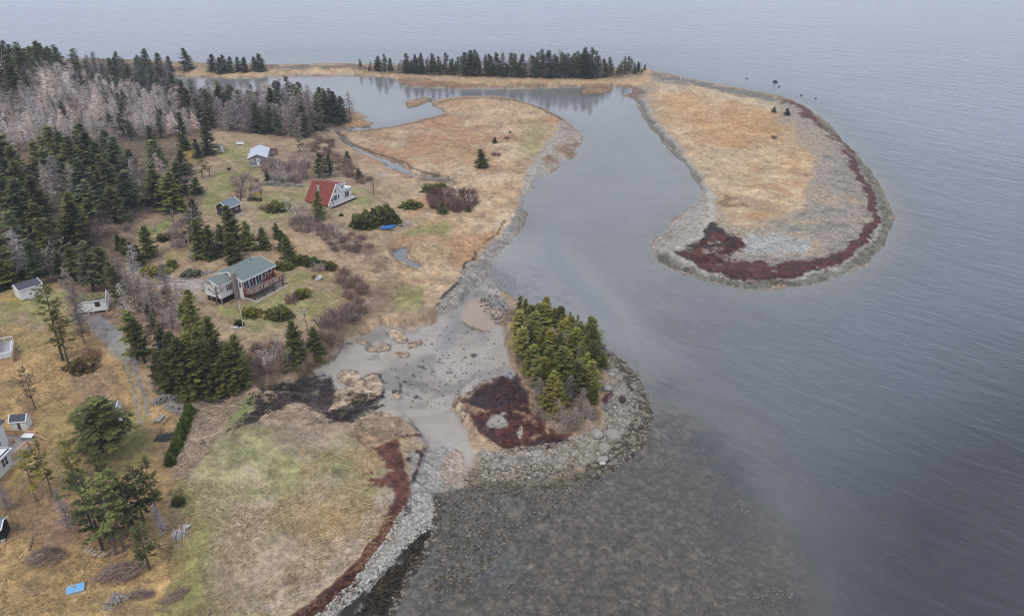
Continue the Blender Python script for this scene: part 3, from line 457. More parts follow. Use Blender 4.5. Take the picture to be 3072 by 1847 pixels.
NAMES = {0: ('ground', 0, 0), 1: ('beach', 0, 0), 2: ('mudflat', 0, 0), 3: ('sea_bed', 0, 0), 4: ('gravel_track', 0, 0),
 5: ('seaweed_wrack', 'black seaweed spread round the tan turf patches of the mudflat', 'seaweed'), 6: ('seaweed_wrack', 'rust red seaweed band along the edge of the south meadow', 'seaweed'), 7: ('seaweed_wrack', 'dark broken seaweed clumps on pale sand beside the rust red band', 'seaweed'),
 8: ('seaweed_wrack', 'black seaweed covering pale stones at the water edge of the south meadow', 'seaweed'), 9: ('seaweed_wrack', 'dark red and black seaweed around the foot of the wooded islet', 'seaweed'), 10: ('seaweed_wrack', 'dark red seaweed line along the curved shingle spit', 'seaweed')}
# spit seaweed
SW = [(1866,229,2),(1888,238,4),(1910,247,5),(1930,258,9),(1950,275,12),(1966,292,11),(1990,312,6),(2006,326,9),(2030,352,13),(2054,385,14),(2070,411,14),(2085,440,16),(2097,470,17),(2103,500,18),(2108,518,18),(2098,545,18),(2085,570,19),(2066,590,19),(2045,607,19),(2010,624,22),(1980,632,24),(1930,641,28),(1880,650,32),(1830,655,32),(1780,650,30),(1730,641,26),(1690,628,22),(1650,614,16),(1625,604,8)]; SW = [(x, y, w * (1.3 if i > 5 else 1.5)) for i, (x, y, w) in enumerate(SW)]
paint(ribbon([(x - 10, y - 8, w + 16) for x, y, w in SW[8:22]]), (122, 112, 102), 3, .7, 1.5, (1.8, .05, .25, 271))
wrack([ribbon(SW[:15]), ribbon(SW[14:])], (100, 56, 46), 10, 1, 2.2, (2.2, -.85, .2, 276)); paint(ribbon(SW), (66, 46, 44), 2, .7, 1, (2, .1, .3, 273))
SWR = [(1718,540),(1735,547),(1760,562),(1795,572),(1802,588),(1770,597),(1760,620),(1800,645),(1720,640),(1660,622),(1630,610),(1660,600),(1690,582),(1702,568)]
wrack(SWR, (98, 52, 42), 10, 2, 2.5, (3.0, -.3, .2, 275)); wrack([(1718,540),(1735,545),(1762,562),(1790,572),(1770,590),(1720,600),(1660,604),(1640,602),(1690,582),(1702,568)], (58, 44, 46), 10, 2, 2, (4, -.3, .3, 277))
paint(ell(1760,628,30,10), (170, 156, 142), 4, .8, 2, (2, -.1, .3, 279)); paint(ribbon([(1640,590,3),(1660,585,3),(1700,575,3)]), (80, 66, 60), 1, .7, 1.5)
paint(ribbon([(x + 2, y + w * .42, 4) for x, y, w in SW[20:]]), (48, 36, 36), 1, .9, .8)
fcls = CLS[:-1, :-1]; POS = np.stack([GX, GY, Z], -1).reshape(-1, 3); WETF = WET.reshape(-1)
ALBF = np.clip(np.clip(ALB, .004, .9).reshape(-1, 3) * np.where((CLS.reshape(-1, 1) == 2), 1 + (fine - 1) * .25, fine), .004, .9)
for c, (nm, lab, cat) in NAMES.items():
    q = quads[fcls == c]
    if not len(q): continue
    used, inv = np.unique(q, return_inverse=True)
    me = np_mesh(nm, POS[used], inv.reshape(q.shape)); add_col(me, 'albedo', ALBF[used]); add_val(me, 'wet', WETF[used])
    me.materials.append(MT[min(c, 5)]); o = bpy.data.objects.new(nm, me); COL.objects.link(o)
    setting(o, 'stuff' if lab else 'structure', lab, cat) if lab else setting(o)
# ------------------------------------------------------------------ the water sheet
iu = np.unique(np.concatenate([np.arange(0, NU, 3), [NU - 1]])); iv = np.unique(np.concatenate([np.arange(0, NV, 3), [NV - 1]]))
wx, wy = GX[np.ix_(iv, iu)], GY[np.ix_(iv, iu)]; wz = np.zeros_like(wx)
wi = np.arange(wx.size).reshape(wx.shape); wq = np.stack([wi[:-1, :-1], wi[1:, :-1], wi[1:, 1:], wi[:-1, 1:]], -1).reshape(-1, 4)
me = np_mesh('water', np.stack([wx, wy, wz], -1).reshape(-1, 3), wq)
wd = np.maximum(-Z[np.ix_(iv, iu)], 0); add_val(me, 'depth', wd.ravel())
OPEN = [(1560,170),(1700,195),(1900,235),(2000,300),(2130,450),(2160,540),(2120,640),(2000,690),(1880,710),(1700,700),(1600,720),(1560,800),(1560,900),(1640,1000),(1760,1150),(1950,1300),(1990,1484),(2100,1900),(4200,1900),(4200,-200),(-1500,-200),(-1500,140),(200,148),(900,155)]
chop = Mask([OPEN], 60)(DU, DV)[np.ix_(iv, iu)]; add_val(me, 'chop', np.clip(chop, 0, 1).ravel())
bu, bv = DU[np.ix_(iv, iu)], DV[np.ix_(iv, iu)]
deep = Mask([[(1830,1500),(1960,1230),(2180,950),(2500,780),(3200,700),(4200,800),(4200,2300),(1800,2300)]], 230)(bu, bv)
body = np.zeros(wx.shape + (3,)) + [.21, .22, .235]
body = mixc(body, [.118, .132, .16], np.clip(chop, 0, 1)); body = mixc(body, [.026, .030, .036], np.clip(deep * 1.15, 0, 1))
body = mixc(body, [.092, .080, .060], Mask([SB], 90)(bu, bv) * .95)
body = mixc(body, [.33, .345, .375], Mask([[(400,178),(960,185),(1530,205),(1535,260),(1400,300),(1230,236),(1050,245),(900,310),(430,240)]], 26)(bu, bv) * .9)
add_col(me, 'body', body.reshape(-1, 3))
m, n, l, p = new_mat('sea_water'); out = n['Material Output']; n.remove(p); pos = geo_pos(n)
ad = n.new('ShaderNodeAttribute'); ad.attribute_name = 'depth'; ac = n.new('ShaderNodeAttribute'); ac.attribute_name = 'chop'
def wave(ang, sx, sy, sc, det, dist=0):
    vr = n.new('ShaderNodeVectorRotate'); vr.rotation_type = 'Z_AXIS'; vr.inputs['Angle'].default_value = ang; l.new(pos, vr.inputs['Vector']); mp_ = n.new('ShaderNodeMapping'); mp_.inputs['Scale'].default_value = (sx, sy, 1); l.new(vr.outputs[0], mp_.inputs['Vector'])
    t = noise(n, l, sc, det, mp_.outputs[0], .55); t.inputs['Distortion'].default_value = dist; return t.outputs['Fac']
w1 = wave(R(41), .32, 1.0, .48, 3, .3); w2 = wave(R(33), .5, 1.0, 1.5, 2); w3 = wave(R(50), .3, 1.0, .15, 2, .5)
def mth(op, a, b):
    t = n.new('ShaderNodeMath'); t.operation = op
    for i, v in enumerate((a, b)):
        if isinstance(v, (int, float)): t.inputs[i].default_value = v
        else: l.new(v, t.inputs[i])
    return t.outputs[0]
gust = mrange(n, l, noise(n, l, .018, 3, pos).outputs['Fac'], .35, .65, .8, 1.12)
hh = mth('ADD', mth('ADD', mth('MULTIPLY', w1, 1.0), mth('MULTIPLY', w2, .3)), mth('MULTIPLY', w3, 1.4))
amp = mth('ADD', mth('MULTIPLY', mth('MULTIPLY', ac.outputs['Fac'], gust), .34), .012)
bp = n.new('ShaderNodeBump'); bp.inputs['Strength'].default_value = 1.0; bp.inputs['Distance'].default_value = 1.0; l.new(mth('MULTIPLY', hh, amp), bp.inputs['Height'])
fr = n.new('ShaderNodeFresnel'); fr.inputs['IOR'].default_value = 1.42; l.new(bp.outputs[0], fr.inputs['Normal'])
gl = n.new('ShaderNodeBsdfGlossy'); l.new(mth('ADD', mth('MULTIPLY', ac.outputs['Fac'], .17), .085), gl.inputs['Roughness']); l.new(bp.outputs[0], gl.inputs['Normal'])
gl.inputs['Color'].default_value = (1, 1, 1, 1)
tr = n.new('ShaderNodeBsdfTransparent'); tr.inputs['Color'].default_value = (.95, .965, .96, 1)
df = n.new('ShaderNodeBsdfDiffuse'); ab = n.new('ShaderNodeAttribute'); ab.attribute_name = 'body'; l.new(ab.outputs['Color'], df.inputs['Color'])
ex = mth('SUBTRACT', 1.0, mth('POWER', 2.718, mth('MULTIPLY', ad.outputs['Fac'], -.55)))
mxa = n.new('ShaderNodeMixShader'); l.new(ex, mxa.inputs[0]); l.new(tr.outputs[0], mxa.inputs[1]); l.new(df.outputs[0], mxa.inputs[2])
mxb = n.new('ShaderNodeMixShader'); l.new(fr.outputs[0], mxb.inputs[0]); l.new(mxa.outputs[0], mxb.inputs[1]); l.new(gl.outputs[0], mxb.inputs[2]); l.new(mxb.outputs[0], out.inputs['Surface'])
me.materials.append(m); o = bpy.data.objects.new('water', me); COL.objects.link(o); setting(o)
# ------------------------------------------------------------------ vegetation meshes
class TB:                                     # triangle / ribbon collector with a tint per vertex
    def __init__(s): s.v, s.f, s.t, s.n = [], [], [], 0
    def add(s, v, f, t):
        v = np.asarray(v, float).reshape(-1, 3); f = np.asarray(f, int).reshape(-1, 3)
        s.v.append(v); s.f.append(f + s.n); s.t.append(np.broadcast_to(np.asarray(t, float), (len(v),)).copy()); s.n += len(v)
    def tube(s, p, r, k=5, t=.5):             # tapering tube through points p with radii r
        p = np.asarray(p, float); r = np.broadcast_to(np.asarray(r, float), (len(p),)); d = np.gradient(p, axis=0); d /= np.linalg.norm(d, axis=1)[:, None] + 1e-9
        ref = np.where(np.abs(d[:, 2:3]) > .9, [[1., 0, 0]], [[0, 0, 1.]]); a = np.cross(d, ref); a /= np.linalg.norm(a, axis=1)[:, None] + 1e-9; b = np.cross(d, a)
        th = np.arange(k) * 2 * np.pi / k
        v = p[:, None] + r[:, None, None] * (a[:, None] * np.cos(th)[None, :, None] + b[:, None] * np.sin(th)[None, :, None])
        f = []
        for i in range(len(p) - 1):
            for j in range(k):
                q = (i * k + j, i * k + (j + 1) % k, (i + 1) * k + (j + 1) % k, (i + 1) * k + j); f += [(q[0], q[1], q[2]), (q[0], q[2], q[3])]
        s.add(v, f, t)
    def rib(s, a, b, wa, wb, rng, t=.5):      # thin twigs: arrays of start / end points
        a = np.asarray(a, float).reshape(-1, 3); b = np.asarray(b, float).reshape(-1, 3); d = b - a; r = rng.normal(size=a.shape); w = np.cross(d, r); w /= np.linalg.norm(w, axis=1)[:, None] + 1e-9
        wa = np.broadcast_to(np.asarray(wa, float), (len(a),))[:, None]; wb = np.broadcast_to(np.asarray(wb, float), (len(a),))[:, None]
        v = np.stack([a - w * wa, a + w * wa, b + w * wb, b - w * wb], 1); i = np.arange(len(a))[:, None] * 4
        s.add(v, np.stack([i + [[0, 1, 2]], i + [[0, 2, 3]]], 1), np.repeat(np.broadcast_to(np.asarray(t, float), (len(a),)), 4))
    def kite(s, c, d, up, L, W, t, fold=.25): # flat needle sprays: centre, direction, up
        c, d, up = (np.asarray(q, float).reshape(-1, 3) for q in (c, d, up))
        d = d / (np.linalg.norm(d, axis=1)[:, None] + 1e-9); sd = np.cross(d, up); sd /= np.linalg.norm(sd, axis=1)[:, None] + 1e-9; nn = np.cross(sd, d)
        L = np.broadcast_to(np.asarray(L, float), (len(c),))[:, None]; W = np.broadcast_to(np.asarray(W, float), (len(c),))[:, None]
        v = np.stack([c - d * L * .45, c + sd * W - nn * W * fold, c + d * L * .55, c - sd * W - nn * W * fold], 1); i = np.arange(len(c))[:, None] * 4
        s.add(v, np.stack([i + [[0, 1, 2]], i + [[0, 2, 3]]], 1), np.repeat(np.broadcast_to(np.asarray(t, float), (len(c),)), 4))
    def arr(s): return np.vstack(s.v), np.vstack(s.f), np.concatenate(s.t)
    def mesh(s, name, mat, smooth=False):
        v, f, t = s.arr(); me = np_mesh(name, v, f, smooth); add_val(me, 'tint', t); me.materials.append(mat); return me
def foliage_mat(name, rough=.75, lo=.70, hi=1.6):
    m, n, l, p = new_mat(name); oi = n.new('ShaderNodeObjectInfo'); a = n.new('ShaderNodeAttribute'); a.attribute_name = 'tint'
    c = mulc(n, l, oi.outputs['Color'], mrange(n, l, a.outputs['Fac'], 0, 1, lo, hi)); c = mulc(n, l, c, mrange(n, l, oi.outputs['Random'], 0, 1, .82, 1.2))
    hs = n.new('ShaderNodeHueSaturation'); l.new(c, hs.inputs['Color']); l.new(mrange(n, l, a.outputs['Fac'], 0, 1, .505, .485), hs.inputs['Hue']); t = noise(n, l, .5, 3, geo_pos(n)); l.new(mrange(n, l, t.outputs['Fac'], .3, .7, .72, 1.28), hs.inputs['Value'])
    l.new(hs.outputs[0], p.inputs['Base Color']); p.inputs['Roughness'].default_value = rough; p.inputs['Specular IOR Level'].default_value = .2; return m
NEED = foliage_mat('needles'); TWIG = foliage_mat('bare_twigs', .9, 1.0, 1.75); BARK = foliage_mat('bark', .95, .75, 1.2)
def conifer(seed, h=12., Rr=2.6, cb=.08, dens=1., taper=.85, gap=.0, ragged=.3, tuft=0., lean=0., sp=.42, wide=1.):
    rng = np.random.default_rng(seed); cr_, tk = TB(), TB(); bend = rng.normal(0, .25, 2) + [lean, 0]
    ax = lambda z: np.array([bend[0] * (z / h) ** 2 * 1.2, bend[1] * (z / h) ** 2, z])
    zs = np.linspace(-.6, h, 9); tk.tube([ax(max(z, 0)) + [0, 0, min(z, 0)] for z in zs], np.interp(zs, [-.6, h], [.026 * h ** .8 + .05, .02]), 6, rng.random())
    z = cb * h
    side = rng.random() * 6.28
    while z < h * .985:
        t = (z - cb * h) / (h * (1 - cb)); r = Rr * ((1 - t) ** taper) * (1 - ragged / 2 + ragged * rng.random()) + .12
        if t < .12: r *= .55 + 3.7 * t
        nb = max(3, int(round((4.5 + 4 * (1 - t)) * dens)))
        for k in range(nb):
            if rng.random() < gap: continue
            az = rng.random() * 6.28; ln = r * (.72 + .45 * rng.random()) * (1 + .25 * ragged * math.cos(az - side))
            sl = -.32 * (1 - t) + .5 * t + rng.normal(0, .17); o = ax(max(z + rng.uniform(-.3, .3), .1)); dh = np.array([math.cos(az), math.sin(az), 0])
            s0 = .25 + tuft * .35; ns = max(2, int(ln * (1 - s0) / .34) + 1); ss = np.linspace(s0, 1, ns) + rng.normal(0, .03, ns)
            P = o + dh * (ss * ln)[:, None] + np.array([0, 0, 1]) * (sl * ss * ln - .12 * (ss * ln) ** 2 / max(r, .6) + .18 * ss ** 4 * ln)[:, None]
            if ln > .9 and (tuft > .2 or rng.random() < .25): tk.rib([o], [P[-1]], .035, .012, rng, .5)
            br = rng.random() * .45
            for sg in (-1, 0, 1):
                dd = dh + np.array([-dh[1], dh[0], 0]) * sg * (.75 + .3 * rng.random()) + np.array([0, 0, sl * .5 - .12])
                L = np.clip(.62 * (1.15 - .35 * ss) * (.8 + .4 * rng.random(ns)), .2, 1) * wide; off = np.array([-dh[1], dh[0], 0]) * sg * .22
                up = np.array([[0, 0, 1.]]) + rng.normal(0, .35, (ns, 3))
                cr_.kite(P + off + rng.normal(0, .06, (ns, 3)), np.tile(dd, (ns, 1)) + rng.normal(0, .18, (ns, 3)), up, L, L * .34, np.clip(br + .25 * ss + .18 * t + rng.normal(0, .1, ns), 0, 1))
        z += sp * (.75 + .5 * rng.random()) * (1 - .35 * t)
    nl = int(26 + 30 * cb); zl = rng.uniform(.03, max(cb, .3) + .1, nl) * h; al = rng.random(nl) * 6.28; ll = rng.uniform(.4, 1.0, nl) * Rr * .75
    A = np.stack([ax(q) for q in zl]); tk.rib(A, A + np.stack([np.cos(al) * ll, np.sin(al) * ll, rng.normal(-.1, .2, nl) * ll], 1), .03, .012, rng, .9)
    top = ax(h); cr_.kite([top - [0, 0, .1]] * 3, [[.1, 0, 1], [-.1, .1, 1], [0, -.1, 1]], [[1, 0, 0], [0, 1, 0], [1, 1, 0]], .7, .14, .7)
    return cr_, tk
def bare_conifer(seed, h=10., Rr=1.9, dens=1.6, w=.05):
    rng = np.random.default_rng(seed); cr_, tk = TB(), TB(); bend = rng.normal(0, .5, 2)
    ax = lambda z: np.array([bend[0] * (z / h) ** 2, bend[1] * (z / h) ** 2, z])
    zs = np.linspace(-.6, h, 8); tk.tube([ax(max(z, 0)) + [0, 0, min(z, 0)] for z in zs], np.interp(zs, [-.6, h], [.14, .02]), 5, .5)
    z = .12 * h
    while z < h * .98:
        t = z / h; r = Rr * (1 - t) ** .7 + .15
        for k in range(int(4 + 3 * rng.random() * dens)):
            az = rng.random() * 6.28; ln = r * (.4 + .75 * rng.random()); dh = np.array([math.cos(az), math.sin(az), rng.normal(.05, .25)]); o = ax(z); e = o + dh * ln
            tn = .3 + .5 * rng.random(); cr_.rib([o], [e], w * 1.1, w * .5, rng, tn)
            m = max(2, int(ln / .3)); f = rng.uniform(.25, 1, m)[:, None]; a = o + dh * ln * f
            cr_.rib(a, a + rng.normal(0, .27, (m, 3)) + dh * .18, w * .6, w * .3, rng, tn + .15)
        z += .26 * (.7 + .6 * rng.random())
    return cr_, tk
def bare_tree(seed, h=7., stems=1, spread=.45, w=.036, twigs=1., tone=.5):
    rng = np.random.default_rng(seed); cr_, tk = TB(), TB()
    def grow(o, d, ln, r, lev):
        n = 4; p = [np.array(o)]; dd = np.array(d, float)
        for i in range(n): dd = dd + rng.normal(0, .13, 3) + [0, 0, .05]; dd /= np.linalg.norm(dd); p.append(p[-1] + dd * ln / n)
        if lev < 2: tk.tube(p, np.linspace(r, r * .45, n + 1), 4, tone + rng.normal(0, .1))
        else: cr_.rib(p[:-1], p[1:], np.linspace(max(r, w), w * .6, n), np.linspace(max(r, w) * .8, w * .4, n), rng, tone)
        if lev < 3:
            for i in range(int({0: 6, 1: 5, 2: 5}[lev] * twigs + rng.random())):
                f = rng.uniform(.3, 1); q = p[int(f * n - 1e-6)] * (1 - (f * n % 1)) + p[min(int(f * n - 1e-6) + 1, n)] * (f * n % 1)
                nd = dd + rng.normal(0, spread + .2, 3); nd[2] += .12; nd /= np.linalg.norm(nd); grow(q, nd, ln * rng.uniform(.38, .62), r * .5, lev + 1)
    for s_ in range(stems):
        d = np.array([0, 0, 1.]) + (rng.normal(0, .28, 3) if stems > 1 else rng.normal(0, .06, 3)); d[2] = abs(d[2]) + .3; d /= np.linalg.norm(d)
        b = np.array([*rng.normal(0, .25 if stems > 1 else 0, 2), -.3]); grow(b, d, h * rng.uniform(.6, .75), .018 * h * (1 if stems == 1 else .6), 0)
    return cr_, tk
def bare_bush(seed, h=1.6, rad=1.4, n=75, w=.034):
    rng = np.random.default_rng(seed); b = TB()
    az = rng.random(n) * 6.28; rr = np.sqrt(rng.random(n)) * rad; base = np.stack([np.cos(az) * rr * .55, np.sin(az) * rr * .55, -.1 + 0 * az], 1)
    hh = h * (.5 + .55 * rng.random(n)) * (1 - .35 * (rr / rad) ** 2); tip = np.stack([np.cos(az) * rr, np.sin(az) * rr, hh], 1) + rng.normal(0, .15, (n, 3)); tn = rng.random(n)
    b.rib(base, tip, w, w * .5, rng, tn)
    for k in range(5):
        f = rng.uniform(.35, 1, n)[:, None]; a = base * (1 - f) + tip * f; b.rib(a, a + rng.normal(0, .28, (n, 3)) + [0, 0, .15], w * .7, w * .35, rng, tn)
    return b
def leafy_mound(seed, rx=1.6, ry=1.3, h=1.2, n=900, L=.42, flat=.3):
    rng = np.random.default_rng(seed); b = TB(); d = rng.normal(size=(n, 3)); d[:, 2] = np.abs(d[:, 2]); d /= np.linalg.norm(d, axis=1)[:, None]
    lump = 1 + .22 * np.sin(d[:, 0] * 5 + seed) * np.cos(d[:, 1] * 6 + seed * 2) + .12 * np.sin(d[:, 2] * 9 + d[:, 0] * 8)
    q = (.72 + .3 * rng.random(n) ** .6) * lump; P = d * [rx, ry, h] * q[:, None]; dr = d * [1, 1, flat] + rng.normal(0, .35, (n, 3)); dr[:, 2] += .15
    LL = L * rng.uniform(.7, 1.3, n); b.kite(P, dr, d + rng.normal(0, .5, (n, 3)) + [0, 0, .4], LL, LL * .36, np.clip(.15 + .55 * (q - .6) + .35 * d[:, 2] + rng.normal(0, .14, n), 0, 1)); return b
VAR = {}
def reg(kind, n, fn, h):
    VAR[kind] = []
    for i in range(n):
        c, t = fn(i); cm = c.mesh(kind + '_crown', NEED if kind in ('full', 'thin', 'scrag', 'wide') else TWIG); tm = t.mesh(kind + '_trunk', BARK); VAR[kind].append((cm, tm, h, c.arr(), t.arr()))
reg('full', 8, lambda i: conifer(100 + i, 12, 2.5 + .3 * (i % 3), .04, .95, .72, .06, .75, .1, 0, .46, 1.2), 12)
reg('thin', 7, lambda i: conifer(200 + i, 13, 1.8 + .25 * (i % 3), .2, .8, .62, .2, .95, .25, (i % 3 - 1) * .25, .5, 1.15), 13)
reg('scrag', 6, lambda i: conifer(300 + i, 12, 2.5, .34, .72, .55, .34, .8, .75, .5, .62, 1.15), 12)
reg('wide', 3, lambda i: conifer(400 + i, 6, 2.6, .02, 1.3, .75, 0, .3, sp=.36), 6)
reg('grey', 8, lambda i: bare_conifer(500 + i, 10, 1.8 + .2 * (i % 3)), 10)
reg('bare', 5, lambda i: bare_tree(600 + i, 7), 7)
reg('birch', 4, lambda i: bare_tree(700 + i, 7, 2 + i % 3, .35, .034, .8), 7)
BUSH = [bare_bush(800 + i, 1.5, 1.4).mesh('bush', TWIG) for i in range(5)]
MOUND = [leafy_mound(900 + i).mesh('shrub', NEED) for i in range(4)]
SPIKY = [leafy_mound(950 + i, 1.5, 1.5, 1.3, 800, .6, .9).mesh('shrub', NEED) for i in range(3)]
def C3(c, k=1.0): return tuple(np.clip(lin(c) * KALB * k, .003, .9))
DARK, MIDG, OLIVE, HAZYG, YEL = (84, 86, 44), (98, 99, 49), (118, 114, 50), (86, 90, 70), (126, 124, 56)  # the far green has the grey of distance haze mixed into its colour
GREY, PINK, WHITE, BROWN, TAN = (158, 146, 140), (164, 142, 138), (196, 186, 176), (118, 96, 84), (150, 128, 104)
BK = (104, 92, 82)
rnd = random.Random(7)
def tag(o, label, cat, group=None):
    o['label'] = label; o['category'] = cat
    if group: o['group'] = group
    return o
KINDN = {'full': ('spruce_tree', 'spruce tree'), 'thin': ('spruce_tree', 'spruce tree'), 'scrag': ('pine_tree', 'conifer'), 'wide': ('spruce_tree', 'spruce tree'), 'grey': ('bare_tree', 'bare tree'), 'bare': ('bare_tree', 'bare tree'), 'birch': ('birch_tree', 'birch tree')}
WF = {'full': 1.32, 'thin': 1.45, 'scrag': 1.12, 'wide': 1.2, 'grey': 1.3, 'bare': 1.15, 'birch': 1.1}
def plant(kind, x, y, z, h, label, group=None, col=None, wid=1.0, var=None, trunk=None, lean=(0, 0)):
    v = VAR[kind][rnd.randrange(len(VAR[kind])) if var is None else var % len(VAR[kind])]; nm, cat = KINDN[kind]
    r = bpy.data.objects.new(nm, None); r.empty_display_size = .3; COL.objects.link(r); k = h / v[2]; wid = wid * WF[kind]
    r.location = (x, y, z); r.rotation_euler = (lean[0], lean[1], rnd.random() * 6.28 if lean == (0, 0) else rnd.uniform(-.3, .3)); r.scale = (k * wid, k * wid, k); tag(r, label, cat, group)
    jb, jw = rnd.uniform(.8, 1.16), rnd.uniform(-.03, .03); j = lambda c: tuple(min(255, q * jb * (1 + jw * w_)) for q, w_ in zip(c, (1, .2, -1)))
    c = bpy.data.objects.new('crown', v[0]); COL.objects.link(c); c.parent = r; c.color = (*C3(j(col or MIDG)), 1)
    t = bpy.data.objects.new('trunk', v[1]); COL.objects.link(t); t.parent = r; t.color = (*C3(j(trunk or (GREY if kind == 'grey' else WHITE if kind == 'birch' else BK))), 1)
    return r
def top_z(y, v):                                # height whose projection lies at traced row v
    vc = (H0 / 2 - v * S) / F; return CAMH + (vc * y * CP - y * SP) / (CP + vc * SP)
def tree(kind, u, vb, vt, label, group=None, col=None, wid=1.0, **k):
    x, y, z = (float(q) for q in at(u, vb)); h = max(top_z(y, vt) - z, .8); return plant(kind, x, y, z, h, label, group, col, wid, **k)
def inside(poly, u, v):
    I = False
    for (x1, y1), (x2, y2) in zip(poly, poly[1:] + poly[:1]):
        if (y1 > v) != (y2 > v) and u < (x2 - x1) * (v - y1) / (y2 - y1) + x1: I = not I
    return I
def scatter(poly, dist, nmax, seed, tries=6000):
    rr = random.Random(seed); xs = [p[0] for p in poly]; ys = [p[1] for p in poly]; U = []
    for _ in range(tries):
        u, v = rr.uniform(min(xs), max(xs)), rr.uniform(min(ys), max(ys))
        if inside(poly, u, v): U.append((u, v))
    U = np.array(U); X, Y, Zz = at(U[:, 0], U[:, 1]); keep = np.zeros((0, 2)); out = []
    for i in range(len(U)):
        if len(keep) and np.min((keep[:, 0] - X[i]) ** 2 + (keep[:, 1] - Y[i]) ** 2) < dist * dist: continue
        keep = np.vstack([keep, [X[i], Y[i]]]); out.append((float(X[i]), float(Y[i]), float(Zz[i]), U[i][0], U[i][1]))
        if len(out) >= nmax: break
    return out
def mass(name, items, label, cat, mat=NEED):    # a far wood that reads as one mass: one mesh of many merged trees
    Vs, Fs, Ts, Cs, n = [], [], [], [], 0
    for kind, x, y, z, h, col, wid in items:
        v = VAR[kind][rnd.randrange(len(VAR[kind]))]; wid = wid * WF[kind]; a = rnd.random() * 6.28; k = h / v[2]; c, s = math.cos(a), math.sin(a)
        for (V, Fc, T), cc in ((v[3], C3(col)), (v[4], C3(BK))):
            P = V * [k * wid, k * wid, k]; P = np.stack([P[:, 0] * c - P[:, 1] * s + x, P[:, 0] * s + P[:, 1] * c + y, P[:, 2] + z], 1)
            Vs.append(P); Fs.append(Fc + n); Ts.append(T); Cs.append(np.tile(np.array(cc) * rnd.uniform(.85, 1.15), (len(P), 1))); n += len(P)
    me = np_mesh(name, np.vstack(Vs), np.vstack(Fs), False); add_val(me, 'tint', np.concatenate(Ts)); add_col(me, 'hue', np.vstack(Cs)); me.materials.append(MASSM)
    o = bpy.data.objects.new(name, me); COL.objects.link(o); o['kind'] = 'stuff'; tag(o, label, cat); return o
MASSM, n, l, p = new_mat('far_wood'); a1 = n.new('ShaderNodeAttribute'); a1.attribute_name = 'hue'; a2 = n.new('ShaderNodeAttribute'); a2.attribute_name = 'tint'
l.new(mulc(n, l, a1.outputs['Color'], mrange(n, l, a2.outputs['Fac'], 0, 1, .85, 1.6)), p.inputs['Base Color']); p.inputs['Roughness'].default_value = .9; p.inputs['Specular IOR Level'].default_value = .15
def rc(*c): return rnd.choice(c)
# ---- the dense wood on the left
WOOD = [(-160,425),(60,405),(190,395),(270,392),(330,420),(390,440),(455,478),(425,512),(335,490),(300,548),(205,585),(128,640),(105,690),(0,705),(-160,760)]
def nearest(x, y): return math.hypot(x, y)
for x, y, z, u, v in scatter(WOOD, 5.5, 190, 11, 9000):
    g = rnd.random()
    if g < .82: plant(rc('full', 'full', 'thin'), x, y, z, rnd.uniform(8.5, 12.5), 'dark green spruce in the dense wood on the left hillside', 'spruces of the dense left wood', rc(DARK, MIDG, MIDG, (84, 92, 62), (98, 102, 66)), 1.2)
    else: plant('grey', x, y, z, rnd.uniform(8, 12), 'grey bare tree standing among the dark spruces of the left wood', 'bare trees in the dense left wood', GREY, 1.1)
HILL = [(-160,205),(0,196),(110,188),(200,215),(300,232),(415,240),(428,300),(500,312),(420,336),(335,338),(290,346),(200,346),(80,362),(-160,390)]
P_ = sorted(scatter(HILL, 3.9, 820, 13, 16000), key=lambda q: math.hypot(q[0], q[1])); far = []
for i, (x, y, z, u, v) in enumerate(P_):
    dk = rnd.random() < (.06 if u < 200 else .15); c = rc((196, 186, 176), (202, 187, 179), (190, 180, 172), (180, 170, 161)); h = rnd.uniform(5.5, 9.5)
    if dk and i < 250: plant('thin', x, y, z, h, 'dull green spruce among the grey bare trees of the hillside', 'spruces among the grey hillside trees', rc(HAZYG, (84, 90, 70)), 1.1)
    elif i < 165: plant(rc('grey', 'grey', 'bare'), x, y, z, h, 'pinkish grey bare tree on the hillside above the dark wood', 'grey bare trees of the hillside', c, 1.25)
    else: far.append((rc('grey', 'grey', 'bare'), x, y, z, h, c, 1.3))
mass('bare_woods', far, 'far grey leafless woodland covering the upper hillside', 'woodland')
far = []
for x, y, z, u, v in scatter([(-160,150),(0,158),(120,165),(187,185),(120,200),(0,212),(-160,230)], 5.5, 110, 17, 9000): far.append((rc('full', 'thin'), x, y, z, rnd.uniform(9, 13), rc(HAZYG, DARK), 1.15))
for x, y, z, u, v in scatter([(190,185),(330,180),(420,200),(425,238),(300,228),(200,212)], 5.0, 90, 19, 7000): far.append((rc('thin', 'grey', 'grey', 'full'), x, y, z, rnd.uniform(7, 11), rc(HAZYG, (86, 90, 76), (120, 112, 106)), 1.15))
mass('spruce_woods', far, 'far dark spruce woods along the crest of the left hillside', 'woodland')
for x, y, z, u, v in scatter([(330,170),(465,166),(468,173),(400,177),(335,178)], 5, 15, 23): plant('full', x, y, z, rnd.uniform(6, 11), 'dark spruce of the short row on the barrier beach west of the lagoon', 'spruces in a row on the barrier beach', HAZYG, 1.1)
for x, y, z, u, v in scatter([(500,170),(635,167),(638,173),(510,177)], 5, 16, 29): plant('full', x, y, z, rnd.uniform(6, 9), 'low dark spruce of the round clump on the barrier beach', 'low spruces in the barrier beach clump', HAZYG, 1.35)
PB = lambda u: np.interp(u, [862, 1000, 1200, 1440, 1470, 1555], [168, 180, 186, 190, 184, 177]); PT = lambda u: np.interp(u, [862, 900, 935, 1000, 1100, 1160, 1240, 1330, 1440, 1460, 1500, 1540, 1556], [153, 143, 134, 136, 130, 128, 132, 124, 122, 140, 137, 146, 162])
far = []
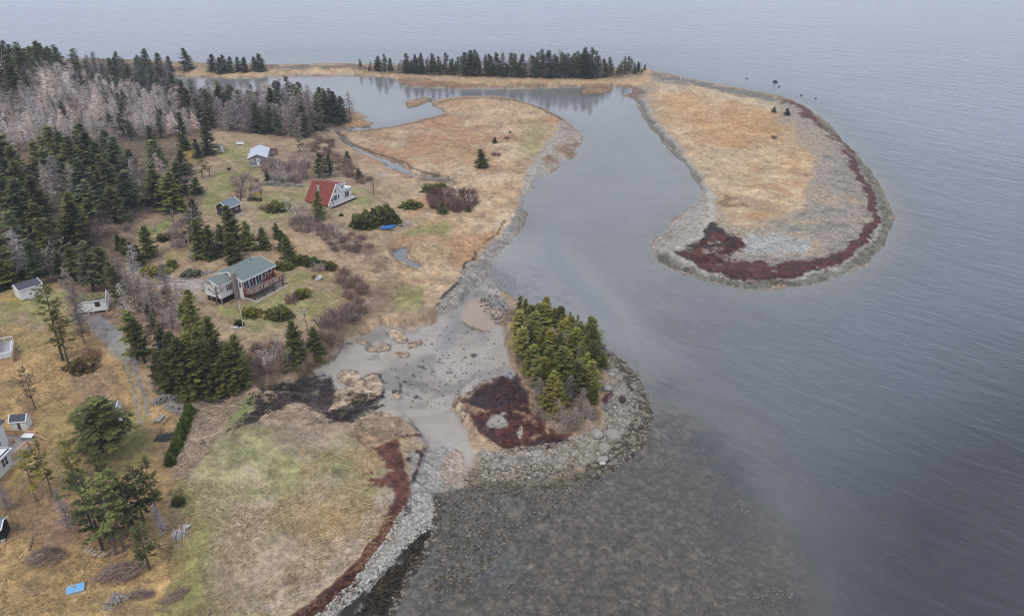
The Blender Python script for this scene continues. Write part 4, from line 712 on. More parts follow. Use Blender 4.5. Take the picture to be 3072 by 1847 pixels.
for k in range(128):
    u = 864 + 692 * (k + rnd.random()) / 128; d = rnd.random(); vb = PB(u) - 9 * d * d; vt = min(PT(u) + rnd.choice((-6, 0, 4, 9, 14, 20)) + rnd.uniform(-3, 4), vb - 10)
    kd = 'grey' if rnd.random() < (.45 if 1440 < u < 1480 else .10) else rc('full', 'thin', 'thin', 'thin'); c = (140, 134, 128) if kd == 'grey' else rc(HAZYG, DARK, (92, 98, 82))
    if d > .62 and kd != 'grey': x, y, z = (float(q) for q in at(u, vb)); far.append((kd, x, y, z, max(top_z(y, vt) - z, 3), c, 1.0)); continue
    tree(kd, u, vb, vt, {'grey': 'grey dead tree standing in the spruce stand on the far peninsula'}.get(kd, 'dark spruce at the front of the narrow stand on the far peninsula'), {'grey': 'dead trees of the far peninsula'}.get(kd, 'spruces on the far peninsula'), c, 1.0)
mass('spruce_woods', far, 'back rows of the dark spruce stand on the far peninsula', 'woodland')
STRIP = [(432,262),(520,262),(640,264),(740,268),(800,280),(850,291),(815,298),(765,312),(735,335),(560,318),(480,303)]
for x, y, z, u, v in scatter(STRIP, 3.3, 190, 31, 9000):
    if rnd.random() < (.8 if u > 760 else .30): plant(rc('thin', 'thin', 'full'), x, y, z, rnd.uniform(8, 13.5), 'ragged green spruce in the mixed strip of trees before the lagoon', 'spruces of the lagoon strip', rc(HAZYG, DARK, (84, 90, 62)), 1.0)
    else: plant('grey', x, y, z, rnd.uniform(8, 13), 'grey leafless tree in the mixed strip of trees before the lagoon', 'grey trees of the lagoon strip', rc(GREY, (150, 140, 136), (166, 150, 146)), 1.25)
# ---- trees one can point at
T = tree
G1 = 'spruces round the grey cottage lawn'
for kd, u, vb, vt, lb, c, w in [('full',447,362,270,'tallest dense spruce at the left edge of the grey cottage lawn',DARK,.75),('full',505,372,280,'tall dark spruce beside the white outhouse',DARK,.75),('full',478,380,335,'short dense spruce between two tall ones behind the grey cottage lawn',DARK,1),('thin',398,432,352,'tall ragged spruce at the corner of the dense wood',MIDG,1),('thin',372,378,303,'isolated dark spruce standing before the grey hillside trees',DARK,1.2),('full',440,418,360,'broad spruce below the mossy yellow clearing',DARK,1.1),('scrag',489,430,383,'spruce with bare lower trunk on the cottage lawn, further from the cottage',DARK,1.2),('scrag',506,425,390,'spruce with bare lower trunk on the cottage lawn, nearer the cottage',DARK,1.2),('full',425,470,415,'low dense spruce on the wood edge beside the lawn path',MIDG,1.1),('full',474,466,428,'rounded low spruce bordering the lawn above the brown shed',MIDG,1.2),('thin',342,455,390,'ragged spruce leaning at the lower corner of the dense wood',MIDG,1),('full',645,440,411,'narrow young spruce among bare birches between two cottages',DARK,.9),
 ('thin',770,428,368,'ragged spruce directly behind the red roofed cottage',MIDG,1.2),('thin',795,424,372,'thin spruce behind the chimney of the red roofed cottage',MIDG,1.2),('full',866,430,405,'small bushy spruce beyond the deck of the red roofed cottage',DARK,1.2),('full',768,527,461,'conical spruce in front of the red roof',MIDG,.9),('scrag',722,366,325,'leaning pale spruce at the edge of the brush beside the lagoon trees',MIDG,1.2),
 ('wide',1160,404,361,'largest lone spruce on the open marsh',MIDG,.9),('wide',1193,345,331,'small lone spruce behind the largest one on the marsh',DARK,1),('wide',1229,321,315,'tiny spruce seedling in the middle of the marsh',DARK,1.1),('wide',1865,271,259,'ragged little spruce on the spit, the one further from the seaweed line',MIDG,1.3),('wide',1896,278,262,'little dense spruce on the spit nearest the seaweed line',DARK,1.1),
 ('full',477,575,480,'tall dark spruce at the back of the cluster behind the green roofed house',DARK,.85),('full',483,622,528,'ragged spruce beside the tall bare pole behind the green roofed house',MIDG,.9),('full',508,622,545,'dark spruce in the middle of the cluster behind the green roofed house',DARK,1),('full',541,612,540,'spruce left of the gap in the cluster behind the green roofed house',MIDG,.9),('full',565,598,494,'tallest spruce in front of the brown shed',MIDG,.9),('full',600,602,533,'bright green spruce at the lower right of the brown shed',MIDG,1.1),('full',635,600,550,'wide low spruce at the foot of the sandy path',MIDG,1.2),('full',562,634,560,'dense spruce touching the back of the green roof',MIDG,1.1),
 ('full',362,618,545,'lone spruce on the grass left of the cluster behind the house',DARK,1),('full',338,640,592,'dark spruce at the lower end of the slanting hedge of young spruces',DARK,1.2),('full',322,628,582,'third young spruce of the slanting hedge',DARK,1.2),('full',306,614,572,'second young spruce of the slanting hedge',DARK,1.2),('full',289,602,566,'topmost young spruce of the slanting hedge',DARK,1.2),
 ('full',670,576,537,'topmost young spruce of the row beside the sandy path',DARK,1.1),('full',681,604,556,'middle young spruce of the row beside the sandy path',DARK,1.2),('full',698,626,572,'largest young spruce of the row beside the sandy path',MIDG,1.2),('wide',881,699,688,'tiny green spruce seedling in the brown brush above the mudflat',MIDG,1),
 ('full',714,866,773,'taller dark spruce of the trio on the mudflat bank',DARK,.9),('full',706,890,816,'lower dark spruce overhanging the mudflat bank',MIDG,1),('full',762,858,790,'broad dark spruce at the water side of the mudflat bank trio',DARK,1.1),('wide',1066,514,487,'bright green bushy spruce at the front of the birch thicket',DARK,.9),('wide',1128,510,494,'small green spruce at the corner of the birch thicket',DARK,1),('wide',838,385,365,'dark little spruce on the brushy slope above the creek',DARK,1)]:
    T(kd, u, vb, vt, lb, None, c, w)
G2 = 'spruces of the dense clump beside the gravel track'
for kd, u, vb, vt, c, w in [('thin',332,868,749,MIDG,.95),('thin',349,874,764,MIDG,1),('thin',398,872,785,(86,84,58),.9),('thin',409,880,788,(84,84,58),.9),('full',529,926,766,MIDG,.8),('full',566,940,832,MIDG,1),('full',453,950,812,DARK,.85),('full',479,948,806,MIDG,.8),('full',507,953,820,DARK,.9),('full',393,926,846,DARK,1.1),('full',419,946,842,DARK,1.05),('full',579,924,812,MIDG,.85),('full',540,952,868,MIDG,1.15),('full',435,915,800,DARK,.9),('full',497,915,790,MIDG,.85)]:
    T(kd, u, vb, vt, 'dark green spruce of the dense clump beside the gravel track', G2, c, w)
T('full',489,880,703,'tall pointed spruce rising above the clump beside the gravel track',None,MIDG,.62); T('thin',452,800,731,'thin spruce half hidden behind the tall pointed one',None,MIDG,.9); T('full',373,767,741,'tiny young spruce alone on the orange ground near the bare leaning trees',None,DARK,.8); T('thin',372,800,731,'thin grey green spruce behind the dense clump',None,(104,104,80),.8)
G3 = 'spruces and pines beside the mossy roofed shed'
for kd, u, vb, vt, c, w in [('thin',153,668,605,MIDG,1.2),('thin',183,678,590,MIDG,1.2),('thin',227,702,585,(92,94,64),1.1),('thin',205,660,592,(88,92,62),1.2),('thin',252,690,596,MIDG,1.1),('thin',300,752,640,MIDG,.7),('thin',276,716,630,(98,98,66),.8)]:
    T(kd, u, vb, vt, 'olive green tall spruce of the grove behind the mossy roofed shed', G3, c, w)
T('scrag',152,868,688,'tall flag shaped pine across the track from the mossy roofed shed',None,OLIVE,.75,var=0); T('scrag',165,876,742,'shorter pine leaning against the flag shaped one',None,OLIVE,.7,var=1); T('grey',198,800,640,'tall nearly bare trunk in front of the mossy roofed shed',None,(128,116,104),.8); T('grey',204,826,690,'slender leafless pine trunk beside the bend of the gravel track',None,(124,112,100),.7)
T('scrag',86,988,880,'thin tan leafless pine on the orange bank below the white decked cottage',None,(128,112,84),.6)
T('thin',256,1086,953,'large dark green tree hiding a small white shed',None,DARK,1.75,var=2); T('scrag',88,1207,1092,'leaning pine with a bare trunk in front of the timber decked house',None,OLIVE,.95,var=2); T('scrag',128,1196,1062,'olive pine with drooping boughs beside the timber deck steps',None,OLIVE,.62,var=3); T('scrag',190,1184,1062,'tall thin pine between the large dark tree and the brush piles',None,OLIVE,.8,var=4); T('scrag',252,1160,1078,'half bare pine below the large dark green tree',None,MIDG,.9,var=5)
G4 = 'scraggly pines in the grove above the blue platform'
for kd, u, vb, vt, w in [('scrag',250,1330,1180,.85),('scrag',281,1335,1150,.75),('scrag',300,1327,1165,.75),('scrag',306,1290,1140,.8),('scrag',225,1280,1142,.8),('scrag',330,1290,1160,.9)]:
    T(kd, u, vb, vt, 'scraggly pine with bare trunk in the grove above the blue platform', G4, (94, 98, 54), w * 1.15)
T('scrag',348,1262,1130,'dense topped pine on the track side of the grove',None,DARK,.9,var=0); T('scrag',382,1252,1105,'tallest pine of the grove next to the mown track',None,MIDG,.8,var=3); T('scrag',361,1372,1262,'low shaggy pine leaning over the long brush pile',None,(92,96,58),.95,var=4); T('grey',168,1272,1180,'grey dead tree left of the pine grove',None,GREY,1); T('grey',395,1290,1215,'grey dead snag at the edge of the pine grove',None,GREY,.9)
G5 = 'spruces on the wooded islet'
for u, vb, vt, w, c in [(1250,792,715,.7,OLIVE),(1265,802,723,.6,OLIVE),(1279,806,734,.6,OLIVE),(1319,806,724,.7,OLIVE),(1303,812,732,.7,OLIVE),(1336,815,742,.6,OLIVE),(1352,834,759,.6,OLIVE),(1374,820,752,.6,OLIVE),(1390,823,759,.6,OLIVE),(1256,830,764,.9,MIDG),(1292,880,818,1.1,MIDG),(1276,898,843,1.1,DARK),(1319,870,808,1,MIDG),(1346,926,843,1,MIDG),(1371,930,850,.9,MIDG),(1406,902,821,.6,OLIVE),(1387,946,864,.9,OLIVE),(1298,942,886,1.1,MIDG),(1320,925,865,1.1,MIDG),(1336,985,922,1,OLIVE),(1425,922,865,.7,OLIVE),(1430,973,918,.7,OLIVE),(1318,984,935,.9,OLIVE),(1300,845,775,.8,OLIVE),(1345,880,800,.8,MIDG),(1372,885,805,.7,OLIVE),(1275,850,785,.9,MIDG)]:
    T(rc('full', 'thin', 'thin'), u, vb, vt, 'olive green spruce of the crowded stand on the wooded islet', G5, c, w * 1.0)
T('thin',1420,866,780,'slim spruce apart from the stand on the seaward side of the islet',None,OLIVE,.9); T('full',1452,884,850,'low spruce leaning over the stony shore of the islet',None,MIDG,1.3)
for x, y, z, u, v in scatter([(1240,790),(1290,775),(1380,815),(1435,850),(1430,980),(1330,985),(1285,920),(1255,860)], 2.7, 30, 91, 2500): plant(rc('thin', 'thin', 'full'), x, y, z, rnd.uniform(4.5, 7.5), 'olive green spruce of the crowded stand on the wooded islet', G5, rc(OLIVE, OLIVE, MIDG, (126, 122, 60)), 1.15)
for u, vb, vt in [(1265,835,775),(1330,850,790),(1360,860,800),(1385,870,800),(1400,890,835),(1375,960,900),(1345,1000,960),(1400,990,935),(1300,960,910),(1360,1030,985),(1385,1025,980),(1415,1010,960),(1290,905,860)]:
    T('grey', u, vb, vt, 'grey bare tree among the spruces of the wooded islet', 'bare trees on the wooded islet', (156, 142, 130), 1.3)
# bare trees and birches near the houses
for kd, u, vb, vt, lb, c in [('grey',330,697,592,'pale grey dead conifer at the end of the rough driveway',(160,148,140)),('grey',292,690,620,'grey dead conifer in the grove beside the pale driveway',(156,146,140)),('grey',310,760,680,'tall grey dead conifer at the bend of the gravel track',(150,138,128)),('grey',315,720,650,'grey dead conifer between mossy roofed shed and driveway',(156,146,138)),('bare',384,735,690,'bare tree leaning away from the driveway end',(150,136,128)),('bare',438,785,712,'thin leaning grey tree above the orange ground behind the clump',(150,140,134)),
 ('birch',125,668,588,'big white leafless tree before the dark wood edge',WHITE),('bare',240,560,530,'bare pale tree beside the lamp pole',(164,146,138)),('bare',420,545,500,'spreading bare tree above the green path',(160,146,140)),('bare',400,470,432,'white flowering bare tree at the wood edge above the brown shed',(176,166,162)),('bare',455,600,520,'purple grey bare tree left of the spruce cluster',(140,122,118)),('bare',578,485,415,'bare tree behind the brown shed',(150,132,124)),('bare',600,470,415,'pale bare tree near the yellow hut',(156,138,128)),
 ('birch',493,705,655,'bare tree before the white wing of the green roofed house',(176,160,148)),('bare',520,735,660,'leafless tree on the lawn corner of the white wing',(164,146,134)),('birch',670,448,395,'white birch in front of the grey cottage deck',WHITE),('birch',690,446,400,'bare birch beside the stacked stones near the grey cottage',(180,166,158)),('bare',712,440,398,'bare tree in the brush right of the grey cottage',(156,136,128)),('birch',727,545,480,'birch with white trunk below the red roofed cottage lawn',WHITE),('birch',703,540,478,'birch at the brush edge beside the young spruces',WHITE),('birch',757,555,515,'short white birch stump with bare crown',WHITE),('birch',816,585,540,'pale birch group in the brown brush left of the blue boat',(186,172,162)),('bare',900,470,420,'bare grey tree right of the red roofed cottage',(150,136,130)),
 ('birch',660,892,830,'white multi stemmed birch on the bank above the mudflat',WHITE),('birch',645,892,850,'small leaning white birch at the foot of the clump',WHITE),('birch',700,884,818,'crooked white birch before the mudflat bank spruces',WHITE),('bare',743,800,750,'pale bare bush tree below the round hedge shrub',(178,166,156)),('birch',1075,480,455,'birch with thin white stems at the back of the thicket',WHITE),('birch',1100,490,458,'tallest white birch of the thicket',WHITE),('birch',1135,500,465,'white birch at the marsh end of the thicket',WHITE),('grey',20,1230,1165,'grey bushy bare tree behind the dark shed',(150,136,128)),('bare',305,900,870,'low grey bare sapling beside the track ruts',GREY)]:
    T(kd, u, vb, vt, lb, None, c, 1.1)
for x, y, z, u, v in scatter([(330,720),(400,700),(470,740),(440,800),(380,810),(340,780)], 4.5, 8, 37): plant('grey', x, y, z, rnd.uniform(5, 8), 'small grey bare tree in the tangle behind the dense clump', 'bare trees in the tangle behind the clump', (150, 138, 128), 1.2)
# shrubs
def shrub(meshes, u, v, wx_, hh, label, c, nm='shrub', cat='shrub', group=None, wy_=None, rot=0.0):
    x, y, z = (float(q) for q in at(u, v)); m_ = rnd.choice(meshes); o = bpy.data.objects.new(nm, m_); COL.objects.link(o); o.location = (x, y, z - .05); o.rotation_euler = (0, 0, rot or rnd.random() * 6.28)
    d = m_.vertices; o.scale = (wx_ / 1.6, (wy_ or wx_ * .85) / 1.4, hh / 1.25); o.color = (*C3(c), 1); return tag(o, label, cat, group)
for ms, u, v, w, h, lb, c in [(MOUND,673,762,2.6,1.9,'large round dark green shrub on the lawn below the deck',MIDG),(SPIKY,605,757,1.9,1.0,'yellow green spreading juniper beside the white flagpole',YEL),(SPIKY,727,712,1.8,1.1,'yellow green juniper uphill of the purple bush',YEL),(MOUND,684,646,2.2,1.5,'rounded green shrub off the end of the green roof',MIDG),(SPIKY,725,632,2.2,1.3,'spreading juniper next to the largest young spruce',MIDG),(SPIKY,748,636,2.0,1.2,'middle juniper of the hedge running down from the young spruces',(84,98,56)),(SPIKY,788,646,2.2,1.3,'last juniper of the hedge running down from the young spruces',MIDG),
 (MOUND,668,506,3.2,2.0,'wide evergreen shrub above the birches on the upper lawn',MIDG),(MOUND,878,546,3.6,3.4,'big evergreen thicket left of the blue boat, its darker western half',DARK),(MOUND,925,534,4.0,3.8,'big evergreen thicket right behind the blue boat',DARK),(SPIKY,992,500,3.0,1.5,'yellow green shrub beside the thicket track',(104,104,54)),(SPIKY,1045,458,3.6,1.4,'bright green shrub in front of the marsh pool',MIDG),(MOUND,1062,456,2.0,1.6,'dark green shrub at the east end of the marsh pool',DARK),(SPIKY,395,577,1.8,1.1,'dark shrub on the green path corner',DARK),(MOUND,447,578,2.0,1.8,'dark round shrub under the bare purple tree',DARK),(SPIKY,415,645,1.2,1.5,'bright yellow green bush above the log steps',YEL),(SPIKY,370,658,3.0,1.0,'olive low shrub along the log steps',OLIVE),(MOUND,460,665,2.2,1.2,'grey green shrub in front of the spruce cluster',(96,98,74)),
 (SPIKY,50,664,3.2,2.6,'yellow green bush behind the white shed at the wood edge',(92,104,56)),(SPIKY,2,690,3.2,3.2,'dense dark bush at the left frame edge above the grass',(80,94,54)),(SPIKY,112,652,3.0,2.6,'dark green bush beside the white leafless tree',DARK),(SPIKY,577,783,.9,.9,'small dark shrub by the flagpole stones',DARK),(SPIKY,197,886,2.4,1.2,'low olive bush on the orange slope',(104,90,56)),(SPIKY,430,1213,.9,.9,'little green bush on the verge of the mown track',MIDG),(MOUND,822,520,.6,.6,'tiny shrub right of the evergreen thicket',DARK)]:
    shrub(ms, u, v, w, h, lb, c)
HDG = [(457,990),(452,1005),(447,1020),(441,1036),(435,1052),(429,1070),(422,1086),(412,1112)]
for i, (u, v) in enumerate(HDG): shrub(SPIKY, u, v + 6, .8, 1.5, 'bright green cedar of the straight hedge row beside the driftwood', (92, 108, 44), 'cedar_shrub', 'shrub', 'cedars of the straight hedge row', .75)
BB = [(BUSH,702,728,2.0,1.6,'purple brown rounded bare bush on the lawn edge',(122,92,88)),(BUSH,640,505,2.2,1.3,'brown bare bush right of the yellow hut',(124,102,92)),(BUSH,767,652,2.0,1.4,'grey leafless bush in the juniper hedge',(140,126,118)),(BUSH,1222,335,1.5,.9,'reddish bare bush behind the lone marsh spruce',(120,92,82)),(BUSH,1196,374,2.2,1.0,'low brown bush right of the largest marsh spruce',(122,94,82)),(BUSH,1866,334,1.4,.9,'single dark bush on the open spit',(104,86,70)),(BUSH,760,672,1.0,.9,'small bush beside the white boulder on the lawn',(116,98,80)),(BUSH,225,860,2.2,1.2,'reddish dead bush beside the bend of the track',(128,98,80))]
for ms, u, v, w, h, lb, c in BB: shrub(ms, u, v, w, h, lb, c, 'bare_bush', 'bush')
def thicket(poly, dist, nmax, seed, w, h, label, group, cols):
    for x, y, z, u, v in scatter(poly, dist, nmax, seed, 2500):
        k = rnd.uniform(.75, 1.25); o = bpy.data.objects.new('bare_bush', rnd.choice(BUSH)); COL.objects.link(o); o.location = (x, y, z - .05); o.rotation_euler = (0, 0, rnd.random() * 6.28)
        o.scale = (w * k / 1.4, w * k / 1.4, h * k / 1.5); o.color = (*C3(rc(*cols)), 1); tag(o, label, 'bush', group)
BC = ((122, 100, 90), (136, 112, 102), (110, 90, 80))
thicket([(1035,478),(1090,462),(1140,470),(1145,500),(1100,512),(1050,505)], 2.2, 28, 41, 1.9, 2.3, 'dark brown bare bush of the birch thicket beside the marsh', 'bushes of the birch thicket', ((108, 84, 76), (120, 94, 86), (98, 80, 72)))
thicket([(770,800),(800,770),(850,740),(870,760),(835,795),(800,840),(785,830)], 2.2, 26, 43, 1.8, 2.1, 'brown bare bush of the thick brush on the mudflat bank', 'bushes on the mudflat bank', ((126, 108, 98), (138, 120, 110)))
thicket([(830,660),(865,680),(890,700),(870,740),(845,730),(815,680)], 2.2, 20, 47, 1.6, 1.5, 'reddish brown bare bush on the slope east of the lawn', 'bushes east of the lawn', BC)
thicket([(780,570),(860,565),(900,600),(850,610),(800,600)], 2.4, 20, 53, 1.6, 1.1, 'brown bare bush in the brush below the birches', 'bushes below the birches', BC)
thicket([(700,525),(740,530),(800,545),(820,575),(770,570),(715,555)], 2.4, 18, 59, 1.8, 1.6, 'purplish bare bush under the birches by the red roofed cottage', 'bushes under the birches', ((132, 112, 106), (142, 122, 114)))
thicket([(640,400),(735,395),(745,430),(700,446),(650,440)], 2.6, 24, 61, 2.0, 2.4, 'pinkish grey bare bush between the two upper cottages', 'bushes between the upper cottages', ((152, 132, 124), (142, 122, 114)))
thicket([(760,330),(800,345),(850,410),(900,440),(870,445),(800,400),(740,360)], 3.0, 30, 67, 1.8, 1.3, 'brown bare bush on the brushy slope above the creek', 'bushes on the slope above the creek', BC)
thicket([(590,860),(650,825),(700,835),(690,900),(640,920),(600,915)], 2.0, 26, 71, 1.5, 1.4, 'brown bare bush between the dense clump and the mudflat', 'bushes between clump and mudflat', ((138, 114, 100), (150, 128, 112)))
thicket([(400,560),(470,520),(480,570),(440,600),(420,590)], 2.8, 16, 73, 1.9, 2.0, 'pinkish bare bush left of the spruce cluster', 'bushes left of the spruce cluster', ((150, 132, 128), (160, 142, 136)))
thicket([(560,430),(640,430),(620,475),(575,480)], 3.0, 12, 79, 1.6, 1.6, 'pale bare bush around the yellow hut', 'bushes around the yellow hut', ((150, 132, 122), (160, 142, 130)))
thicket([(330,720),(420,700),(450,770),(360,800)], 2.6, 22, 83, 1.7, 1.3, 'grey bare bush in the tangle below the driveway', 'bushes below the driveway', ((150, 134, 124), (138, 122, 110)))
thicket([(1300,985),(1400,980),(1420,1030),(1330,1042)], 2.0, 18, 89, 1.3, 1.1, 'pale dead bush on the bare end of the wooded islet', 'dead bushes on the islet', ((168, 150, 134), (156, 140, 122)))
thicket([(210,545),(330,520),(330,560),(240,580)], 3.0, 16, 97, 1.8, 1.8, 'pinkish bare bush along the lower edge of the dense wood', 'bushes along the wood edge', ((150, 132, 124),))
# ------------------------------------------------------------------ buildings and objects
def flat_mat(name, c, rough=.8, var=.12, sc=2.0, c2=None, c2t=(.5, .65), stripe=None, spec=.3, bump=0.0):
    m, n, l, p = new_mat(name); tcn = n.new('ShaderNodeTexCoord'); v = tcn.outputs['Object']; t = noise(n, l, sc, 5, v, .65)
    rgb = n.new('ShaderNodeRGB'); rgb.outputs[0].default_value = (*C3(c), 1); col = rgb.outputs[0]
    if c2:
        mm = n.new('ShaderNodeMix'); mm.data_type = 'RGBA'; l.new(mrange(n, l, noise(n, l, sc * .6, 5, v, .7).outputs['Fac'], c2t[0], c2t[1], 0, 1), mm.inputs[0]); l.new(col, mm.inputs[6]); mm.inputs[7].default_value = (*C3(c2), 1); col = mm.outputs[2]
    col = mulc(n, l, col, mrange(n, l, t.outputs['Fac'], .3, .7, 1 - var, 1 + var))
    if stripe:                                   # boards or siding courses: (axis, pitch, depth)
        sx = n.new('ShaderNodeSeparateXYZ'); l.new(v, sx.inputs[0]); f = n.new('ShaderNodeMath'); f.operation = 'FRACT'; d = n.new('ShaderNodeMath'); d.operation = 'DIVIDE'; d.inputs[1].default_value = stripe[1]; l.new(sx.outputs[stripe[0]], d.inputs[0]); l.new(d.outputs[0], f.inputs[0])
        col = mulc(n, l, col, mrange(n, l, f.outputs[0], 0, .22, 1 - stripe[2], 1.0))
    l.new(col, p.inputs['Base Color']); p.inputs['Roughness'].default_value = rough; p.inputs['Specular IOR Level'].default_value = spec; return m
M = {'white': flat_mat('white_siding', (246, 246, 244), .6, .05, 1.5, stripe=(2, .2, .14)), 'trim': flat_mat('white_trim', (248, 248, 248), .5, .04), 'green': flat_mat('green_shingle', (124, 135, 130), .9, .13, 5, stripe=(1, .24, .1)), 'brown': flat_mat('rust_board', (138, 76, 52), .75, .15, 3, stripe=(0, .25, .25)),
 'glass': flat_mat('window_glass', (54, 60, 68), .08, .1, 1, spec=.8), 'deckg': flat_mat('deck_grey', (136, 132, 136), .85, .12, 3, stripe=(1, .16, .25)), 'cedar': flat_mat('cedar_rail', (184, 122, 82), .7, .12, 4), 'dkwood': flat_mat('dark_post', (98, 68, 52), .8, .15, 4), 'conc': flat_mat('concrete', (190, 178, 164), .9, .08, 2), 'dark': flat_mat('dark_paint_and_shade', (38, 38, 42), .9, .1),  # the dark colour also stands for shade under floors and decks
 'red': flat_mat('red_shingle', (146, 74, 66), .85, .1, 4, stripe=(2, .25, .12)), 'palewood': flat_mat('pale_deck', (190, 184, 186), .8, .08, 3, stripe=(1, .16, .2)), 'metal': flat_mat('pale_metal_roof', (206, 212, 222), .45, .05, 2, stripe=(1, .4, .1)), 'grey': flat_mat('grey_siding', (146, 146, 154), .75, .05, 2, stripe=(2, .18, .16)), 'maroon': flat_mat('maroon_paint', (122, 48, 50), .7, .12, 4), 'screen': flat_mat('grey_screen', (150, 134, 134), .8, .1),
 'aub': flat_mat('dark_brown_board', (78, 60, 66), .8, .12, 3, stripe=(0, .22, .2)), 'slate': flat_mat('blue_grey_shingle', (124, 138, 146), .85, .09, 4, stripe=(2, .22, .1)), 'char': flat_mat('charcoal_shingle', (86, 88, 98), .9, .14, 4, stripe=(2, .2, .12)), 'moss': flat_mat('mossy_shingle', (84, 84, 88), .95, .2, 3, (138, 128, 52), (.44, .56)), 'pine': flat_mat('fresh_pine', (214, 176, 134), .7, .1, 4), 'pinefl': flat_mat('weathered_deck', (192, 180, 166), .8, .1, 3, stripe=(0, .15, .2)),
 'yellow': flat_mat('yellow_paint', (226, 196, 44), .6, .06), 'blue': flat_mat('sky_blue_board', (126, 190, 238), .5, .06, 2), 'tarp': flat_mat('blue_tarp', (44, 112, 190), .5, .12, 2), 'alu': flat_mat('galvanised', (176, 172, 180), .4, .1), 'silver': flat_mat('silver_wood', (166, 156, 148), .85, .16, 4), 'log': flat_mat('weathered_log', (140, 120, 102), .9, .2, 3), 'stone': flat_mat('grey_stone', (160, 154, 144), .9, .16, 2), 'pstone': flat_mat('pale_stone', (200, 196, 196), .9, .1, 2), 'dstone': flat_mat('wet_stone', (58, 56, 56), .6, .2, 2), 'brush': flat_mat('brush_twigs', (122, 102, 88), .95, .25, 3), 'ash': flat_mat('ash_heap', (82, 80, 84), .95, .2, 3), 'cut': flat_mat('cut_wood', (206, 186, 158), .8, .1, 3), 'tub': flat_mat('tub_cover', (150, 152, 156), .7, .08), 'rubber': flat_mat('rubber', (30, 30, 32), .8, .1)}
class PM:                                         # polygons in the thing's own frame
    def __init__(s): s.v, s.f = [], []
    def poly(s, pts): k = len(s.v); s.v += [tuple(map(float, p)) for p in pts]; s.f.append(tuple(range(k, k + len(pts)))); return s
    def box(s, x0, x1, y0, y1, z0, z1):
        k = len(s.v); s.v += [(x, y, z) for z in (z0, z1) for x, y in ((x0, y0), (x1, y0), (x1, y1), (x0, y1))]
        s.f += [tuple(k + i for i in q) for q in ((3, 2, 1, 0), (4, 5, 6, 7), (0, 1, 5, 4), (1, 2, 6, 5), (2, 3, 7, 6), (3, 0, 4, 7))]; return s
    def slab(s, pts, t):                          # thick polygon, t downwards
        n_ = len(pts); k = len(s.v); s.v += [tuple(p) for p in pts] + [(p[0], p[1], p[2] - t) for p in pts]
        s.f.append(tuple(range(k, k + n_))); s.f.append(tuple(range(k + 2 * n_ - 1, k + n_ - 1, -1)))
        for i in range(n_): j = (i + 1) % n_; s.f.append((k + j, k + i, k + n_ + i, k + n_ + j))
        return s
    def bar(s, a, b, r=.05):
        a, b = np.array(a, float), np.array(b, float); d = (b - a) / (np.linalg.norm(b - a) + 1e-9); u = np.cross(d, [0, 0, 1.] if abs(d[2]) < .9 else [1., 0, 0]); u /= np.linalg.norm(u); w = np.cross(d, u); k = len(s.v)
        for q in (a, b): s.v += [tuple(q + r * (x * u + y * w)) for x, y in ((1, 1), (-1, 1), (-1, -1), (1, -1))]
        s.f += [tuple(k + i for i in q) for q in ((0, 1, 2, 3), (7, 6, 5, 4), (1, 0, 4, 5), (2, 1, 5, 6), (3, 2, 6, 7), (0, 3, 7, 4))]; return s
    def cyl(s, a, b, r, r2=None, n_=8):
        a, b = np.array(a, float), np.array(b, float); d = (b - a) / (np.linalg.norm(b - a) + 1e-9); u = np.cross(d, [0, 0, 1.] if abs(d[2]) < .9 else [1., 0, 0]); u /= np.linalg.norm(u); w = np.cross(d, u); k = len(s.v)
        for q, rr in ((a, r), (b, r if r2 is None else r2)): s.v += [tuple(q + rr * (math.cos(t) * u + math.sin(t) * w)) for t in np.arange(n_) * 2 * math.pi / n_]
        s.f += [(k + i, k + (i + 1) % n_, k + n_ + (i + 1) % n_, k + n_ + i) for i in range(n_)] + [tuple(range(k + n_ - 1, k - 1, -1)), tuple(range(k + n_, k + 2 * n_))]; return s
    def make(s, name, mat, parent=None, smooth=False):
        me = bpy.data.meshes.new(name); me.from_pydata(s.v, [], s.f); me.update(); me.materials.append(M[mat] if isinstance(mat, str) else mat); o = bpy.data.objects.new(name, me); COL.objects.link(o)
        if parent: o.parent = parent
        if smooth: me.polygons.foreach_set('use_smooth', [True] * len(me.polygons))
        return o
def thing(name, label, cat, x, y, z, ang=0.0, group=None):
    o = bpy.data.objects.new(name, None); COL.objects.link(o); o.location = (x, y, z); o.rotation_euler = (0, 0, R(ang)); o.empty_display_size = .5; return tag(o, label, cat, group)
def window(parent, axis, at_, u0, u1, z0, z1, out, bars=1, fr=.09, mat='trim', name='window', hbar=False, pane='glass'):
    f, g = PM(), PM()                              # axis 'x': wall at x = at_, u runs along y; axis 'y': wall at y = at_, u runs along x
    def bx(pm, a, b, c, d, t0, t1):
        lo, hi = sorted((at_ + out * t0, at_ + out * t1))
        pm.box(lo, hi, a, b, c, d) if axis == 'x' else pm.box(a, b, lo, hi, c, d)
    bx(f, u0 - fr, u1 + fr, z0 - fr, z0, -.02, .07); bx(f, u0 - fr, u1 + fr, z1, z1 + fr, -.02, .07); bx(f, u0 - fr, u0, z0, z1, -.02, .07); bx(f, u1, u1 + fr, z0, z1, -.02, .07)
    for i in range(1, bars): c = u0 + (u1 - u0) * i / bars; bx(f, c - .035, c + .035, z0, z1, -.02, .06)
    if hbar: c = (z0 + z1) / 2; bx(f, u0, u1, c - .03, c + .03, -.02, .06)
    bx(g, u0, u1, z0, z1, -.03, .025); o = f.make(name, mat, parent); g.make('pane', pane, o); return o
